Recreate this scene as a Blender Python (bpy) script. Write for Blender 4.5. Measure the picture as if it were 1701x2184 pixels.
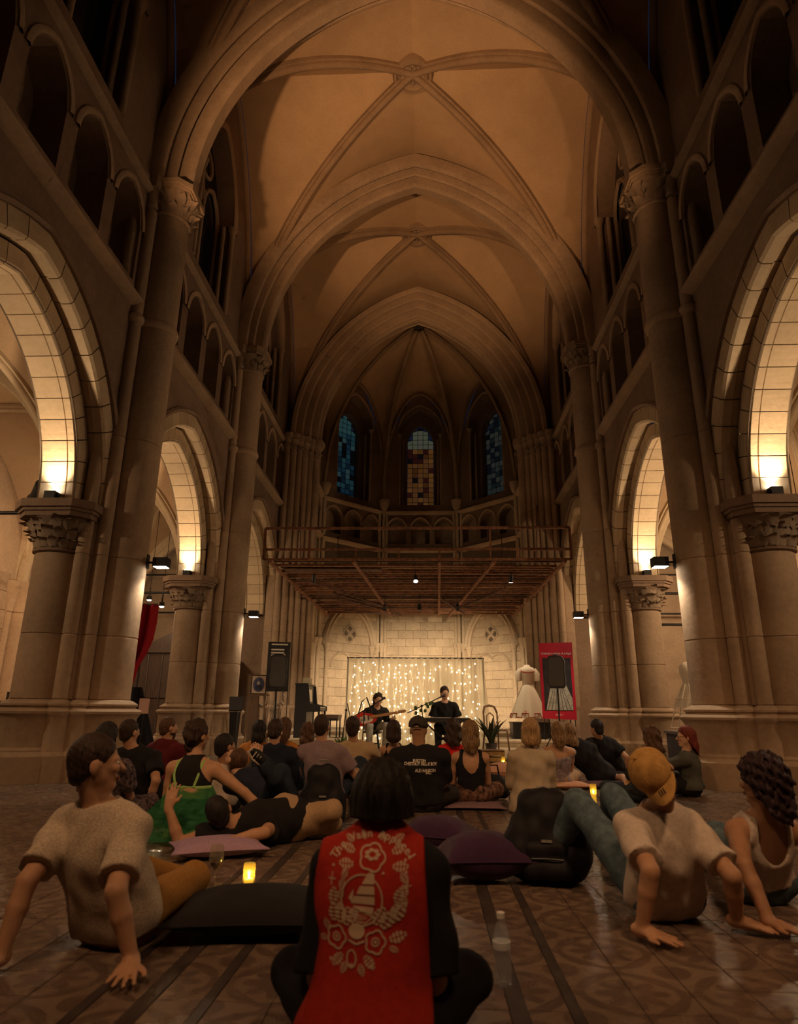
import bpy, bmesh, math, random
import numpy as np
from mathutils import Vector, Matrix
random.seed(7)
rng = np.random.default_rng(7)
PI = math.pi
for o in list(bpy.data.objects):
    bpy.data.objects.remove(o)
SC = bpy.context.scene
COL = SC.collection

# ------------------------------------------------------------------ camera
EYE = Vector((0.3365, 0.0, 0.95))
TILT, ROLL, YAW, FPX = 0.2969, -0.0093, -0.0467, 1385.2
cam_data = bpy.data.cameras.new('camera')
cam_data.sensor_fit = 'VERTICAL'
cam_data.sensor_height = 36.0
cam_data.sensor_width = 36.0
cam_data.lens = FPX / 2184 * 36.0
cam_data.clip_end = 200
cam_data.clip_start = 0.05
cam_data.dof.use_dof = True
cam_data.dof.focus_distance = 10.0
cam_data.dof.aperture_fstop = 2.6
cam = bpy.data.objects.new('camera', cam_data)
COL.objects.link(cam)
fh = Vector((math.sin(YAW), math.cos(YAW), 0))
rt = Vector((math.cos(YAW), -math.sin(YAW), 0))
fw = fh * math.cos(TILT) + Vector((0, 0, 1)) * math.sin(TILT)
up = Vector((0, 0, 1)) * math.cos(TILT) - fh * math.sin(TILT)
ri = rt * math.cos(ROLL) - up * math.sin(ROLL)
ui = rt * math.sin(ROLL) + up * math.cos(ROLL)
cam.matrix_world = Matrix(((ri.x, ui.x, -fw.x, EYE.x), (ri.y, ui.y, -fw.y, EYE.y), (ri.z, ui.z, -fw.z, EYE.z), (0, 0, 0, 1)))
SC.camera = cam

# ------------------------------------------------------------------ world, exposure
world = bpy.data.worlds.new('night')
SC.world = world
world.use_nodes = True
bg = world.node_tree.nodes['Background']
bg.inputs[0].default_value = (0.10, 0.14, 0.30, 1)
bg.inputs[1].default_value = 0.05
SC.view_settings.view_transform = 'Standard'
SC.view_settings.look = 'None'
SC.view_settings.gamma = 1.0
SC.view_settings.use_curve_mapping = False
SC.view_settings.exposure = 0.0
try:
    SC.cycles.use_denoising = True
    SC.cycles.use_adaptive_sampling = True
    SC.cycles.adaptive_threshold = 0.05
    SC.cycles.adaptive_min_samples = 12
    SC.cycles.max_bounces = 4
    SC.cycles.diffuse_bounces = 3
    SC.cycles.glossy_bounces = 2
    SC.cycles.transmission_bounces = 4
    SC.cycles.transparent_max_bounces = 16
    SC.cycles.caustics_reflective = False
    SC.cycles.caustics_refractive = False
    SC.cycles.sample_clamp_indirect = 4.0
    SC.cycles.use_light_tree = True
except Exception:
    pass

WARM = (1.0, 0.53, 0.235)
WARMW = (1.0, 0.70, 0.41)
STC = (1.0, 0.76, 0.49)
COOLW = (1.0, 0.82, 0.60)

def spot(loc, target, watts, deg=70, blend=0.6, col=WARM, r=0.08, parent=None):
    L = bpy.data.lights.new('spot_light', 'SPOT')
    L.energy = watts; L.spot_size = math.radians(deg); L.spot_blend = blend; L.color = col; L.shadow_soft_size = r
    o = bpy.data.objects.new('spot_light', L)
    COL.objects.link(o)
    d = Vector(target) - Vector(loc)
    o.rotation_mode = 'QUATERNION'
    o.rotation_quaternion = d.to_track_quat('-Z', 'Y')
    o.location = loc
    return o

def point(loc, watts, col=WARM, r=0.05):
    L = bpy.data.lights.new('point_light', 'POINT')
    L.energy = watts; L.color = col; L.shadow_soft_size = r
    o = bpy.data.objects.new('point_light', L)
    COL.objects.link(o); o.location = loc
    return o

# ------------------------------------------------------------------ mesh helpers
class MB:
    def __init__(s):
        s.v = []; s.f = []
    def add(s, vs, fs):
        b = len(s.v)
        s.v.extend([tuple(p) for p in vs]); s.f.extend([tuple(i + b for i in f) for f in fs])
        return s
    def box(s, x0, x1, y0, y1, z0, z1):
        vs = [(x0,y0,z0),(x1,y0,z0),(x1,y1,z0),(x0,y1,z0),(x0,y0,z1),(x1,y0,z1),(x1,y1,z1),(x0,y1,z1)]
        return s.add(vs, [(0,3,2,1),(4,5,6,7),(0,1,5,4),(1,2,6,5),(2,3,7,6),(3,0,4,7)])
    def cbox(s, x0, x1, y0, y1, z0, z1, c=0.01):
        # box whose front (-y) face edges are chamfered
        vs = [(x0,y1,z0),(x1,y1,z0),(x1,y1,z1),(x0,y1,z1),(x0,y0+c,z0),(x1,y0+c,z0),(x1,y0+c,z1),(x0,y0+c,z1),
              (x0+c,y0,z0+c),(x1-c,y0,z0+c),(x1-c,y0,z1-c),(x0+c,y0,z1-c)]
        return s.add(vs, [(0,1,2,3),(0,4,5,1),(1,5,6,2),(2,6,7,3),(3,7,4,0),(4,8,9,5),(5,9,10,6),(6,10,11,7),(7,11,8,4),(8,11,10,9)])
    def bar(s, p0, p1, w, h=None):
        h = h or w
        p0 = Vector(p0); p1 = Vector(p1); d = (p1 - p0).normalized()
        a = Vector((0,0,1)) if abs(d.z) < 0.95 else Vector((1,0,0))
        r = d.cross(a).normalized(); u = r.cross(d).normalized()
        vs = []
        for p in (p0, p1):
            for i, j in ((-1,-1),(1,-1),(1,1),(-1,1)):
                vs.append(p + r*(i*w/2) + u*(j*h/2))
        return s.add(vs, [(0,1,2,3),(7,6,5,4),(0,4,5,1),(1,5,6,2),(2,6,7,3),(3,7,4,0)])
    def tube(s, pts, r, n=8, caps=True, closed=False):
        pts = [Vector(p) for p in pts]
        m = len(pts)
        rr = r if isinstance(r, (list, tuple)) else [r]*m
        vs = []; pr = None
        for i, p in enumerate(pts):
            if closed: d = pts[(i+1) % m] - pts[i-1]
            else: d = pts[min(i+1, m-1)] - pts[max(i-1, 0)]
            if d.length < 1e-9: d = Vector((0,0,1))
            d.normalize()
            if pr is None:
                a = Vector((0,0,1)) if abs(d.z) < 0.9 else Vector((1,0,0))
                pr = d.cross(a).normalized()
            else:
                pr = pr - d*pr.dot(d)
                pr = pr.normalized() if pr.length > 1e-6 else d.orthogonal().normalized()
            u = d.cross(pr)
            for k in range(n):
                t = 2*PI*k/n
                vs.append(p + (pr*math.cos(t) + u*math.sin(t))*rr[i])
        fs = []
        for i in range(m if closed else m-1):
            j = (i+1) % m
            for k in range(n):
                fs.append((i*n+k, i*n+(k+1) % n, j*n+(k+1) % n, j*n+k))
        if caps and not closed:
            fs.append(tuple(range(n-1, -1, -1))); fs.append(tuple((m-1)*n+k for k in range(n)))
        return s.add(vs, fs)
    def lathe(s, prof, n=16, c=(0,0), a0=0.0, a1=2*PI, sx=1.0, sy=1.0):
        full = abs(a1-a0-2*PI) < 1e-6
        m = n if full else n+1
        vs = []
        for r, z in prof:
            for k in range(m):
                t = a0+(a1-a0)*k/n
                vs.append((c[0]+r*math.cos(t)*sx, c[1]+r*math.sin(t)*sy, z))
        fs = []
        for i in range(len(prof)-1):
            for k in range(n):
                k2 = (k+1) % m
                fs.append((i*m+k, i*m+k2, (i+1)*m+k2, (i+1)*m+k))
        if full:
            fs.append(tuple(range(m-1, -1, -1))); fs.append(tuple((len(prof)-1)*m+k for k in range(m)))
        return s.add(vs, fs)
    def prism(s, poly, z0, z1):
        n = len(poly)
        vs = [(x, y, z0) for x, y in poly]+[(x, y, z1) for x, y in poly]
        fs = [tuple(range(n-1, -1, -1)), tuple(range(n, 2*n))]+[(i, (i+1) % n, n+(i+1) % n, n+i) for i in range(n)]
        return s.add(vs, fs)
    def xz(s, poly, y0, y1):
        n = len(poly)
        vs = [(x, y0, z) for x, z in poly]+[(x, y1, z) for x, z in poly]
        fs = [tuple(range(n)), tuple(range(2*n-1, n-1, -1))]+[(i, n+i, n+(i+1) % n, (i+1) % n) for i in range(n)]
        return s.add(vs, fs)
    def sweep(s, rings, closed_ring=False, caps=False):
        n = len(rings[0]); vs = [p for r in rings for p in r]; fs = []
        for i in range(len(rings)-1):
            for k in range(n if closed_ring else n-1):
                fs.append((i*n+k, i*n+(k+1) % n, (i+1)*n+(k+1) % n, (i+1)*n+k))
        if caps:
            fs.append(tuple(range(n))); fs.append(tuple((len(rings)-1)*n+k for k in range(n-1, -1, -1)))
        return s.add(vs, fs)
    def ell(s, c, r, nu=12, nv=8, rot=None):
        vs = []; c = Vector(c)
        for i in range(nv+1):
            th = PI*i/nv
            for k in range(nu):
                t = 2*PI*k/nu
                p = Vector((r[0]*math.sin(th)*math.cos(t), r[1]*math.sin(th)*math.sin(t), r[2]*math.cos(th)))
                vs.append(c+(rot @ p if rot else p))
        fs = []
        for i in range(nv):
            for k in range(nu):
                fs.append((i*nu+k, (i+1)*nu+k, (i+1)*nu+(k+1) % nu, i*nu+(k+1) % nu))
        return s.add(vs, fs)
    def mesh(s, name='mesh', smooth=False, ang=40):
        me = bpy.data.meshes.new(name)
        me.from_pydata([tuple(p) for p in s.v], [], s.f)
        if smooth:
            me.polygons.foreach_set('use_smooth', [True]*len(me.polygons))
            try: me.set_sharp_from_angle(angle=math.radians(ang))
            except Exception: pass
        me.update()
        return me
    def build(s, name, mat, parent=None, smooth=False, ang=40, **k):
        return put(name, s.mesh(name, smooth, ang), mat, parent, **k)

def put(name, me, mat=None, parent=None, loc=None, rot=None, scale=None, label=None, cat=None, group=None, kind=None):
    if mat is not None and len(me.materials) == 0:
        me.materials.append(mat)
    o = bpy.data.objects.new(name, me)
    COL.objects.link(o)
    if parent is not None: o.parent = parent
    if loc is not None: o.location = loc
    if rot is not None: o.rotation_euler = rot
    if scale is not None: o.scale = scale
    return tag(o, label, cat, group, kind)

def tag(o, label=None, cat=None, group=None, kind=None):
    if label: o['label'] = label
    if cat: o['category'] = cat
    if group: o['group'] = group
    if kind: o['kind'] = kind
    return o

def root(name, loc=(0,0,0), rz=0.0, label=None, cat=None, group=None, kind=None, scale=None):
    o = bpy.data.objects.new(name, None)
    COL.objects.link(o); o.location = loc; o.rotation_euler = (0, 0, rz); o.empty_display_size = 0.1
    if scale: o.scale = scale
    return tag(o, label, cat, group, kind)

def copy_tree(o, parent=None):
    c = o.copy(); COL.objects.link(c); c.parent = parent
    for ch in o.children: copy_tree(ch, c)
    return c

# ------------------------------------------------------------------ materials
def nmat(name):
    m = bpy.data.materials.new(name); m.use_nodes = True
    nt = m.node_tree; b = nt.nodes['Principled BSDF']
    return m, nt, b

def simple(name, col, rough=0.7, metal=0.0, var=0.0, scale=30.0, bump=0.0, bscale=80.0, spec=0.4, coat=0.0, sheen=0.0, trans=0.0, alpha=1.0, emit=None, estr=0.0, stretch=None, ior=None):
    m, nt, b = nmat(name)
    b.inputs['Base Color'].default_value = (*col, 1)
    b.inputs['Roughness'].default_value = rough
    b.inputs['Metallic'].default_value = metal
    b.inputs['Specular IOR Level'].default_value = spec
    b.inputs['Coat Weight'].default_value = coat
    b.inputs['Sheen Weight'].default_value = sheen
    b.inputs['Transmission Weight'].default_value = trans
    b.inputs['Alpha'].default_value = alpha
    if ior: b.inputs['IOR'].default_value = ior
    if emit:
        b.inputs['Emission Color'].default_value = (*emit, 1); b.inputs['Emission Strength'].default_value = estr
    if var > 0 or bump > 0:
        tc = nt.nodes.new('ShaderNodeTexCoord'); mp = nt.nodes.new('ShaderNodeMapping')
        nt.links.new(tc.outputs['Object'], mp.inputs[0])
        if stretch: mp.inputs['Scale'].default_value = stretch
    if var > 0:
        n = nt.nodes.new('ShaderNodeTexNoise'); n.inputs['Scale'].default_value = scale; n.inputs['Detail'].default_value = 5
        nt.links.new(mp.outputs[0], n.inputs['Vector'])
        r = nt.nodes.new('ShaderNodeValToRGB')
        r.color_ramp.elements[0].position = 0.3; r.color_ramp.elements[1].position = 0.7
        r.color_ramp.elements[0].color = (*[max(0, c*(1-var)) for c in col], 1)
        r.color_ramp.elements[1].color = (*[min(1, c*(1+var)) for c in col], 1)
        nt.links.new(n.outputs[0], r.inputs[0]); nt.links.new(r.outputs[0], b.inputs['Base Color'])
    if bump > 0:
        n2 = nt.nodes.new('ShaderNodeTexNoise'); n2.inputs['Scale'].default_value = bscale; n2.inputs['Detail'].default_value = 4
        nt.links.new(mp.outputs[0], n2.inputs['Vector'])
        bp = nt.nodes.new('ShaderNodeBump'); bp.inputs['Strength'].default_value = bump; bp.inputs['Distance'].default_value = 0.01
        nt.links.new(n2.outputs[0], bp.inputs['Height']); nt.links.new(bp.outputs[0], b.inputs['Normal'])
    return m

def stone(name, col, var=0.22, scale=1.2, fine=14.0, rough=0.85, bump=0.25):
    """weathered stone: broad stains, fine grain, fine relief, in world position so that neighbours differ"""
    m, nt, b = nmat(name)
    N = nt.nodes; Lk = nt.links
    g = N.new('ShaderNodeNewGeometry')
    n1 = N.new('ShaderNodeTexNoise'); n1.inputs['Scale'].default_value = scale; n1.inputs['Detail'].default_value = 6; n1.inputs['Roughness'].default_value = 0.65
    n2 = N.new('ShaderNodeTexNoise'); n2.inputs['Scale'].default_value = fine; n2.inputs['Detail'].default_value = 5
    Lk.new(g.outputs['Position'], n1.inputs['Vector']); Lk.new(g.outputs['Position'], n2.inputs['Vector'])
    oi = N.new('ShaderNodeObjectInfo')
    a = N.new('ShaderNodeMath'); a.operation = 'MULTIPLY_ADD'; a.inputs[1].default_value = 0.55
    Lk.new(n1.outputs[0], a.inputs[0])
    h = N.new('ShaderNodeMath'); h.operation = 'MULTIPLY_ADD'; h.inputs[1].default_value = 0.3
    Lk.new(n2.outputs[0], h.inputs[0]); 
    q = N.new('ShaderNodeMath'); q.operation = 'MULTIPLY'; q.inputs[1].default_value = 0.15
    Lk.new(oi.outputs['Random'], q.inputs[0]); Lk.new(q.outputs[0], h.inputs[2]); Lk.new(h.outputs[0], a.inputs[2])
    r = N.new('ShaderNodeValToRGB'); r.color_ramp.elements[0].position = 0.33; r.color_ramp.elements[1].position = 0.68
    r.color_ramp.elements[0].color = (*[c*(1-var*1.3) for c in col], 1); r.color_ramp.elements[1].color = (*[min(1, c*(1+var)) for c in col], 1)
    Lk.new(a.outputs[0], r.inputs[0]); Lk.new(r.outputs[0], b.inputs['Base Color'])
    b.inputs['Roughness'].default_value = rough; b.inputs['Specular IOR Level'].default_value = 0.25
    bp = N.new('ShaderNodeBump'); bp.inputs['Strength'].default_value = bump; bp.inputs['Distance'].default_value = 0.015
    Lk.new(n2.outputs[0], bp.inputs['Height']); Lk.new(bp.outputs[0], b.inputs['Normal'])
    return m

def emit(name, col, s):
    m = bpy.data.materials.new(name); m.use_nodes = True; nt = m.node_tree
    nt.nodes.remove(nt.nodes['Principled BSDF'])
    e = nt.nodes.new('ShaderNodeEmission'); e.inputs[0].default_value = (*col, 1); e.inputs[1].default_value = s
    nt.links.new(e.outputs[0], nt.nodes['Material Output'].inputs[0])
    return m

def floor_material():
    """encaustic tile pattern of rosettes and arcs; grain and wear; a little polish"""
    m, nt, b = nmat('encaustic_tile'); N = nt.nodes; Lk = nt.links
    g = N.new('ShaderNodeNewGeometry')
    def M(op, a, bb=None, c=None):
        n = N.new('ShaderNodeMath'); n.operation = op
        for i, x in enumerate((a, bb, c)):
            if x is None: continue
            if isinstance(x, (int, float)): n.inputs[i].default_value = x
            else: Lk.new(x, n.inputs[i])
        return n.outputs[0]
    sx = N.new('ShaderNodeSeparateXYZ'); Lk.new(g.outputs['Position'], sx.inputs[0])
    P = 0.42
    def cell(v): return M('SUBTRACT', M('FRACT', M('MULTIPLY', v, 1/P)), 0.5)
    ax = M('ABSOLUTE', sx.outputs[0])
    u = cell(sx.outputs[0]); v = cell(sx.outputs[1])
    r = M('SQRT', M('ADD', M('MULTIPLY', u, u), M('MULTIPLY', v, v)))
    th = M('ARCTAN2', v, u)
    petal = M('MULTIPLY_ADD', M('ABSOLUTE', M('COSINE', M('MULTIPLY', th, 4))), 0.16, 0.16)
    ros = M('LESS_THAN', r, petal)
    ring = M('LESS_THAN', M('ABSOLUTE', M('SUBTRACT', r, 0.42)), 0.035)
    u2 = M('SUBTRACT', 0.5, M('ABSOLUTE', u)); v2 = M('SUBTRACT', 0.5, M('ABSOLUTE', v))
    r2 = M('SQRT', M('ADD', M('MULTIPLY', u2, u2), M('MULTIPLY', v2, v2)))
    corner = M('LESS_THAN', r2, 0.17)
    cen = M('LESS_THAN', r, 0.07)
    diag = M('LESS_THAN', M('ABSOLUTE', M('SUBTRACT', M('ADD', M('ABSOLUTE', u), M('ABSOLUTE', v)), 0.5)), 0.03)
    pat = M('MAXIMUM', M('MAXIMUM', ros, ring), M('MAXIMUM', corner, diag))
    pat = M('SUBTRACT', pat, M('MULTIPLY', cen, 0.8))
    ns = N.new('ShaderNodeTexNoise'); ns.inputs['Scale'].default_value = 7; ns.inputs['Detail'].default_value = 6
    Lk.new(g.outputs['Position'], ns.inputs['Vector'])
    n3 = N.new('ShaderNodeTexNoise'); n3.inputs['Scale'].default_value = 1.1; n3.inputs['Detail'].default_value = 4
    Lk.new(g.outputs['Position'], n3.inputs['Vector'])
    fac = M('MULTIPLY', pat, M('MULTIPLY_ADD', ns.outputs[0], 1.3, 0.1))
    fac = M('MINIMUM', fac, 1.0)
    mx = N.new('ShaderNodeMixRGB'); mx.inputs[1].default_value = (0.21, 0.155, 0.118, 1); mx.inputs[2].default_value = (0.115, 0.076, 0.062, 1)
    Lk.new(fac, mx.inputs[0])
    wr = N.new('ShaderNodeMixRGB'); wr.blend_type = 'MULTIPLY'; wr.inputs[0].default_value = 0.7
    cr = N.new('ShaderNodeValToRGB'); cr.color_ramp.elements[0].color = (0.5, 0.46, 0.44, 1); cr.color_ramp.elements[1].color = (1.15, 1.1, 1.05, 1)
    cr.color_ramp.elements[0].position = 0.3; cr.color_ramp.elements[1].position = 0.7
    Lk.new(n3.outputs[0], cr.inputs[0]); Lk.new(mx.outputs[0], wr.inputs[1]); Lk.new(cr.outputs[0], wr.inputs[2])
    Lk.new(wr.outputs[0], b.inputs['Base Color'])
    rr = M('MULTIPLY_ADD', ns.outputs[0], 0.34, 0.12); Lk.new(rr, b.inputs['Roughness'])
    b.inputs['Specular IOR Level'].default_value = 0.45
    bp = N.new('ShaderNodeBump'); bp.inputs['Strength'].default_value = 0.12; bp.inputs['Distance'].default_value = 0.004
    Lk.new(ns.outputs[0], bp.inputs['Height']); Lk.new(bp.outputs[0], b.inputs['Normal'])
    return m

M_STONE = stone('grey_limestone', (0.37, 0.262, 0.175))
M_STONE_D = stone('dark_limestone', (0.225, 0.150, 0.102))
M_ARCH = stone('arch_limestone', (0.50, 0.38, 0.25), var=0.14)
M_VAULT = stone('vault_plaster', (0.46, 0.31, 0.185), var=0.16, scale=0.8, fine=30, bump=0.08)
M_RIB = stone('rib_stone', (0.30, 0.20, 0.125))
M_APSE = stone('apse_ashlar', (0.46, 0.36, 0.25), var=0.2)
M_JOINT = simple('dark_mortar', (0.13, 0.095, 0.065), rough=0.95)
M_FOL = stone('carved_foliage', (0.27, 0.195, 0.135))
M_TILE = floor_material()
M_TILED = simple('dark_border_tile', (0.055, 0.042, 0.038), rough=0.35, var=0.4, scale=14)
M_GROUT = simple('floor_grout', (0.06, 0.048, 0.04), rough=0.9)
M_NIGHT = simple('night_glass', (0.006, 0.008, 0.014), rough=0.12, spec=0.5)
M_IRON = simple('black_iron', (0.022, 0.020, 0.019), rough=0.5, metal=0.6)
M_BLACK = simple('black_plastic', (0.02, 0.02, 0.021), rough=0.45)
M_RUST = simple('rusty_iron', (0.20, 0.085, 0.042), rough=0.85, var=0.5, scale=9)
M_RUST_D = simple('dark_rusty_iron', (0.10, 0.050, 0.030), rough=0.9, var=0.5, scale=6)
M_LAMPGLOW = emit('lamp_lens', (1.0, 0.90, 0.74), 40.0)
M_WOODD = simple('dark_wood', (0.045, 0.026, 0.018), rough=0.5, var=0.35, scale=5, stretch=(6, 6, 0.7))
M_WOOD = simple('brown_wood', (0.16, 0.085, 0.045), rough=0.5, var=0.35, scale=5, stretch=(6, 6, 0.7))
# lamp strengths in watts
UPW, WLW, STW, FLW, ALW, HLW, BULBS = 190.0, 90.0, 1600.0, 3400.0, 150.0, 700.0, 30.0
# ================================================================== architecture
WX = 4.62            # nave wall plane
PIERS = [-1.5, 4.1, 9.7, 15.3]
BAYS = [(1.3, 5.6), (6.9, 5.6), (12.5, 5.6), (18.3, 6.0)]
ZSP = 3.85           # arcade springing
ZCAP = 10.05         # nave springing

def arcR(a, r): return (a*a+r*r)/(2*a)
def arch_z(x, a, r, d=0.0):
    R = arcR(a, r); c = a-R
    q = (R+d)**2-(abs(x)-c)**2
    return math.sqrt(q) if q > 0 else 0.0
def arch_pts(a, r, n, d=0.0):
    R = arcR(a, r); c = a-R; Rd = R+d
    ta = math.acos(max(-1, min(1, -c/Rd)))
    right = [(c+Rd*math.cos(ta*i/n), Rd*math.sin(ta*i/n)) for i in range(n+1)]
    right[-1] = (0.0, right[-1][1])
    return right+[(-x, z) for x, z in reversed(right[:-1])]
def arch_at(a, r, d, s):
    R = arcR(a, r); c = a-R; Rd = R+d
    ta = math.acos(max(-1, min(1, -c/Rd)))
    return c+Rd*math.cos(ta*s), Rd*math.sin(ta*s)

def arch_sweep(a, r, z0, prof, n=16, closed=False):
    """prof: list of (d radial outward, y). Sweeps it round a pointed arch."""
    mb = MB(); rings = []
    for sgn, rng_ in ((1, range(n+1)), (-1, range(n-1, -1, -1))):
        for i in rng_:
            ring = []
            for d, y in prof:
                x, z = arch_at(a, r, d, i/n)
                ring.append((sgn*x, y, z0+z))
            rings.append(ring)
    mb.sweep(rings, closed_ring=closed, caps=closed)
    return mb

def panel(x0, x1, z0, top, ops, depth, nx=10):
    """wall panel in local x,z (front at y=0) with pointed openings (xc, a, sill, spring, rise)"""
    mb = MB()
    topf = top if callable(top) else (lambda x: top)
    xs = {round(x0, 4), round(x1, 4)}
    for xc, a, sill, spr, r in ops:
        for i in range(nx+1): xs.add(round(xc-a+2*a*i/nx, 4))
    if callable(top):
        for i in range(25): xs.add(round(x0+(x1-x0)*i/24, 4))
    xs = sorted(xs)
    for xa, xb in zip(xs[:-1], xs[1:]):
        xm = (xa+xb)/2; hit = None
        for op in ops:
            if abs(xm-op[0]) < op[1]: hit = op
        if hit is None:
            mb.add([(xa,0,z0),(xb,0,z0),(xb,0,topf(xb)),(xa,0,topf(xa))], [(0,1,2,3)])
        else:
            xc, a, sill, spr, r = hit
            if sill > z0+1e-4: mb.add([(xa,0,z0),(xb,0,z0),(xb,0,sill),(xa,0,sill)], [(0,1,2,3)])
            za = spr+arch_z(xa-xc, a, r) if abs(xa-xc) < a-1e-3 else spr
            zb = spr+arch_z(xb-xc, a, r) if abs(xb-xc) < a-1e-3 else spr
            mb.add([(xa,0,za),(xb,0,zb),(xb,0,max(topf(xb), zb)),(xa,0,max(topf(xa), za))], [(0,1,2,3)])
    for xc, a, sill, spr, r in ops:
        pts = [(xc+a, sill)]+[(xc+x, spr+z) for x, z in arch_pts(a, r, 8)]+[(xc-a, sill)]
        n = len(pts)
        mb.add([(x,0,z) for x, z in pts]+[(x,depth,z) for x, z in pts], [(i, i+1, n+i+1, n+i) for i in range(n-1)]+[(0, n, 2*n-1, n-1)])
    return mb

def side_place(s, yc):      # left wall faces +x, right wall faces -x
    return (s*WX, yc, 0), (0, 0, PI/2 if s < 0 else -PI/2)

# ---------------------------------------------------------------- leaf used on all capitals
def leaf_mesh():
    mb = MB(); rows = []
    W = [0.5, 0.9, 1.0, 0.75, 0.35]
    for i, w in enumerate(W):
        t = i/4
        z = 0.20*t-0.05*max(0, t-0.7)*4; y = -0.015-0.05*t*t-0.09*max(0, t-0.6)
        rows.append([(-0.075*w, y+0.02, z), (-0.03*w, y-0.006, z+0.012), (0, y+0.006, z+0.016), (0.03*w, y-0.006, z+0.012), (0.075*w, y+0.02, z)])
    mb.sweep(rows)
    return mb.mesh('leaf', True, 80)
LEAF = leaf_mesh(); LEAF.materials.append(M_FOL)

def leaf_ring(parent, cx, cy, rad, z, n, a0, a1, sc=1.0):
    for k in range(n):
        t = a0+(a1-a0)*(k+0.5)/n
        t += random.uniform(-0.06, 0.06); q = sc*random.uniform(0.9, 1.15)
        put('leaf', LEAF, None, parent, (cx+rad*math.cos(t), cy+rad*math.sin(t), z+random.uniform(-0.015, 0.015)), (random.uniform(-0.15, 0.25), random.uniform(-0.2, 0.2), t+PI/2), (q*1.15, q*1.3, q))

# ---------------------------------------------------------------- pillars
BASEP = [(0.24,0),(0.24,0.33),(0.20,0.36),(0.155,0.385),(0.155,0.405),(0.125,0.44),(0.12,0.80),(0.15,0.845),(0.175,0.87),(0.18,0.90),(0.15,0.925),(0.09,0.945),(0.085,0.955),(0.115,0.975),(0.115,1.0),(0.05,1.04),(0.0,1.06)]
BIG = [(0.50, 0.0, 0.35), (-0.28, 0.38, 0.36), (-0.28, -0.38, 0.36), (-0.44, 0.0, 0.26)]
SMALL = [(0.34, 0.40, 0.105), (0.34, -0.40, 0.105), (0.13, 0.545, 0.105), (0.13, -0.545, 0.105), (-0.58, 0.30, 0.09), (-0.58, -0.30, 0.09)]
COREP = [(0.46, -0.26), (0.46, 0.26), (0.22, 0.50), (-0.2, 0.52), (-0.45, 0.48), (-0.55, 0.3), (-0.55, -0.3), (-0.45, -0.48), (-0.2, -0.52), (0.22, -0.50)]
NAVE_SH = [BIG[0]]+SMALL[:4]

def pier_base():
    mb = MB()
    for x, y, r in BIG: mb.lathe([(r+d, z) for d, z in BASEP], 20, (x, y))
    for x, y, r in SMALL: mb.lathe([(r+d*0.62, z) for d, z in BASEP], 12, (x, y))
    mb.prism([(x*1.12, y*1.12) for x, y in COREP], 0, 1.03)
    mb.prism([(x*1.36, y*1.36) for x, y in COREP], 0, 0.34)
    return mb.mesh('base', True, 35)
def pier_drum(z0, z1, shafts, core=True, g=0.012):
    mb = MB()
    for x, y, r in shafts: mb.lathe([(r-g, z0), (r, z0+g), (r, z1-g), (r-g, z1)], 20 if r > 0.2 else 12, (x, y))
    if core: mb.prism(COREP, z0+0.002, z1-0.002)
    return mb.mesh('drum', True, 35)
NCORE = [(0.46, -0.26), (0.46, 0.26), (0.22, 0.50), (-0.1, 0.52), (-0.1, -0.52), (0.22, -0.50)]
def nave_drum(z0, z1, g=0.012):
    mb = MB()
    for x, y, r in NAVE_SH: mb.lathe([(r-g, z0), (r, z0+g), (r, z1-g), (r-g, z1)], 20 if r > 0.2 else 12, (x, y))
    mb.prism(NCORE, z0+0.002, z1-0.002)
    return mb.mesh('drum', True, 35)
D1 = pier_drum(1.06, 1.95, BIG+SMALL); D2 = pier_drum(1.95, 3.12, BIG+SMALL)
ND = [nave_drum(3.12, 5.05), nave_drum(5.05, 7.12), nave_drum(7.26, 9.4)]
PB = pier_base()
def annulet():
    mb = MB()
    for x, y, r in NAVE_SH: mb.lathe([(r, 7.10), (r+0.035, 7.13), (r+0.05, 7.19), (r+0.035, 7.25), (r, 7.28)], 18 if r > 0.2 else 10, (x, y))
    return mb.mesh('annulet', True, 60)
AN = annulet()
def cap_bell(x, y, r, z0, z1, fl=1.42, n=20):
    mb = MB(); h = z1-z0
    mb.lathe([(r*1.0, z0), (r*1.1, z0+0.02), (r*1.1, z0+0.05), (r*1.01, z0+0.07), (r*1.06, z0+h*0.35), (r*1.18, z0+h*0.7), (r*fl*0.97, z0+h)], n, (x, y))
    return mb
def abacus(x, y, h, z0, z1):
    mb = MB(); c = h*0.38
    def oc(k): return [(x+a*k, y+b*k) for a, b in ((h, -h+c), (h, h-c), (h-c, h), (-h+c, h), (-h, h-c), (-h, -h+c), (-h+c, -h), (h-c, -h))]
    d = (z1-z0)
    mb.prism(oc(0.92), z0, z0+d*0.3); mb.prism(oc(0.97), z0+d*0.3, z0+d*0.5); mb.prism(oc(1.04), z0+d*0.5, z1)
    return mb
AB = {}
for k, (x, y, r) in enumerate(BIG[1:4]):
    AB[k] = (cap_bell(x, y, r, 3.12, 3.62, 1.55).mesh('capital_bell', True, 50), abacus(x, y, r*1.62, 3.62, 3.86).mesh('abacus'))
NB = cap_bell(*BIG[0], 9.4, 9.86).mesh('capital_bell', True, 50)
def nave_abacus():
    mb = abacus(BIG[0][0]-0.02, 0, 0.50, 9.86, 10.06)
    for x, y, r in SMALL[:4]:
        b = abacus(x, y, 0.17, 9.86, 10.06); mb.add(b.v, b.f)
    return mb.mesh('abacus')
NA = nave_abacus()
def small_bells():
    mb = MB()
    for x, y, r in SMALL[:4]:
        b = cap_bell(x, y, r, 9.45, 9.86, 1.55, 12); mb.add(b.v, b.f)
    return mb.mesh('shaft_capital', True, 50)
SB = small_bells()
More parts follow.
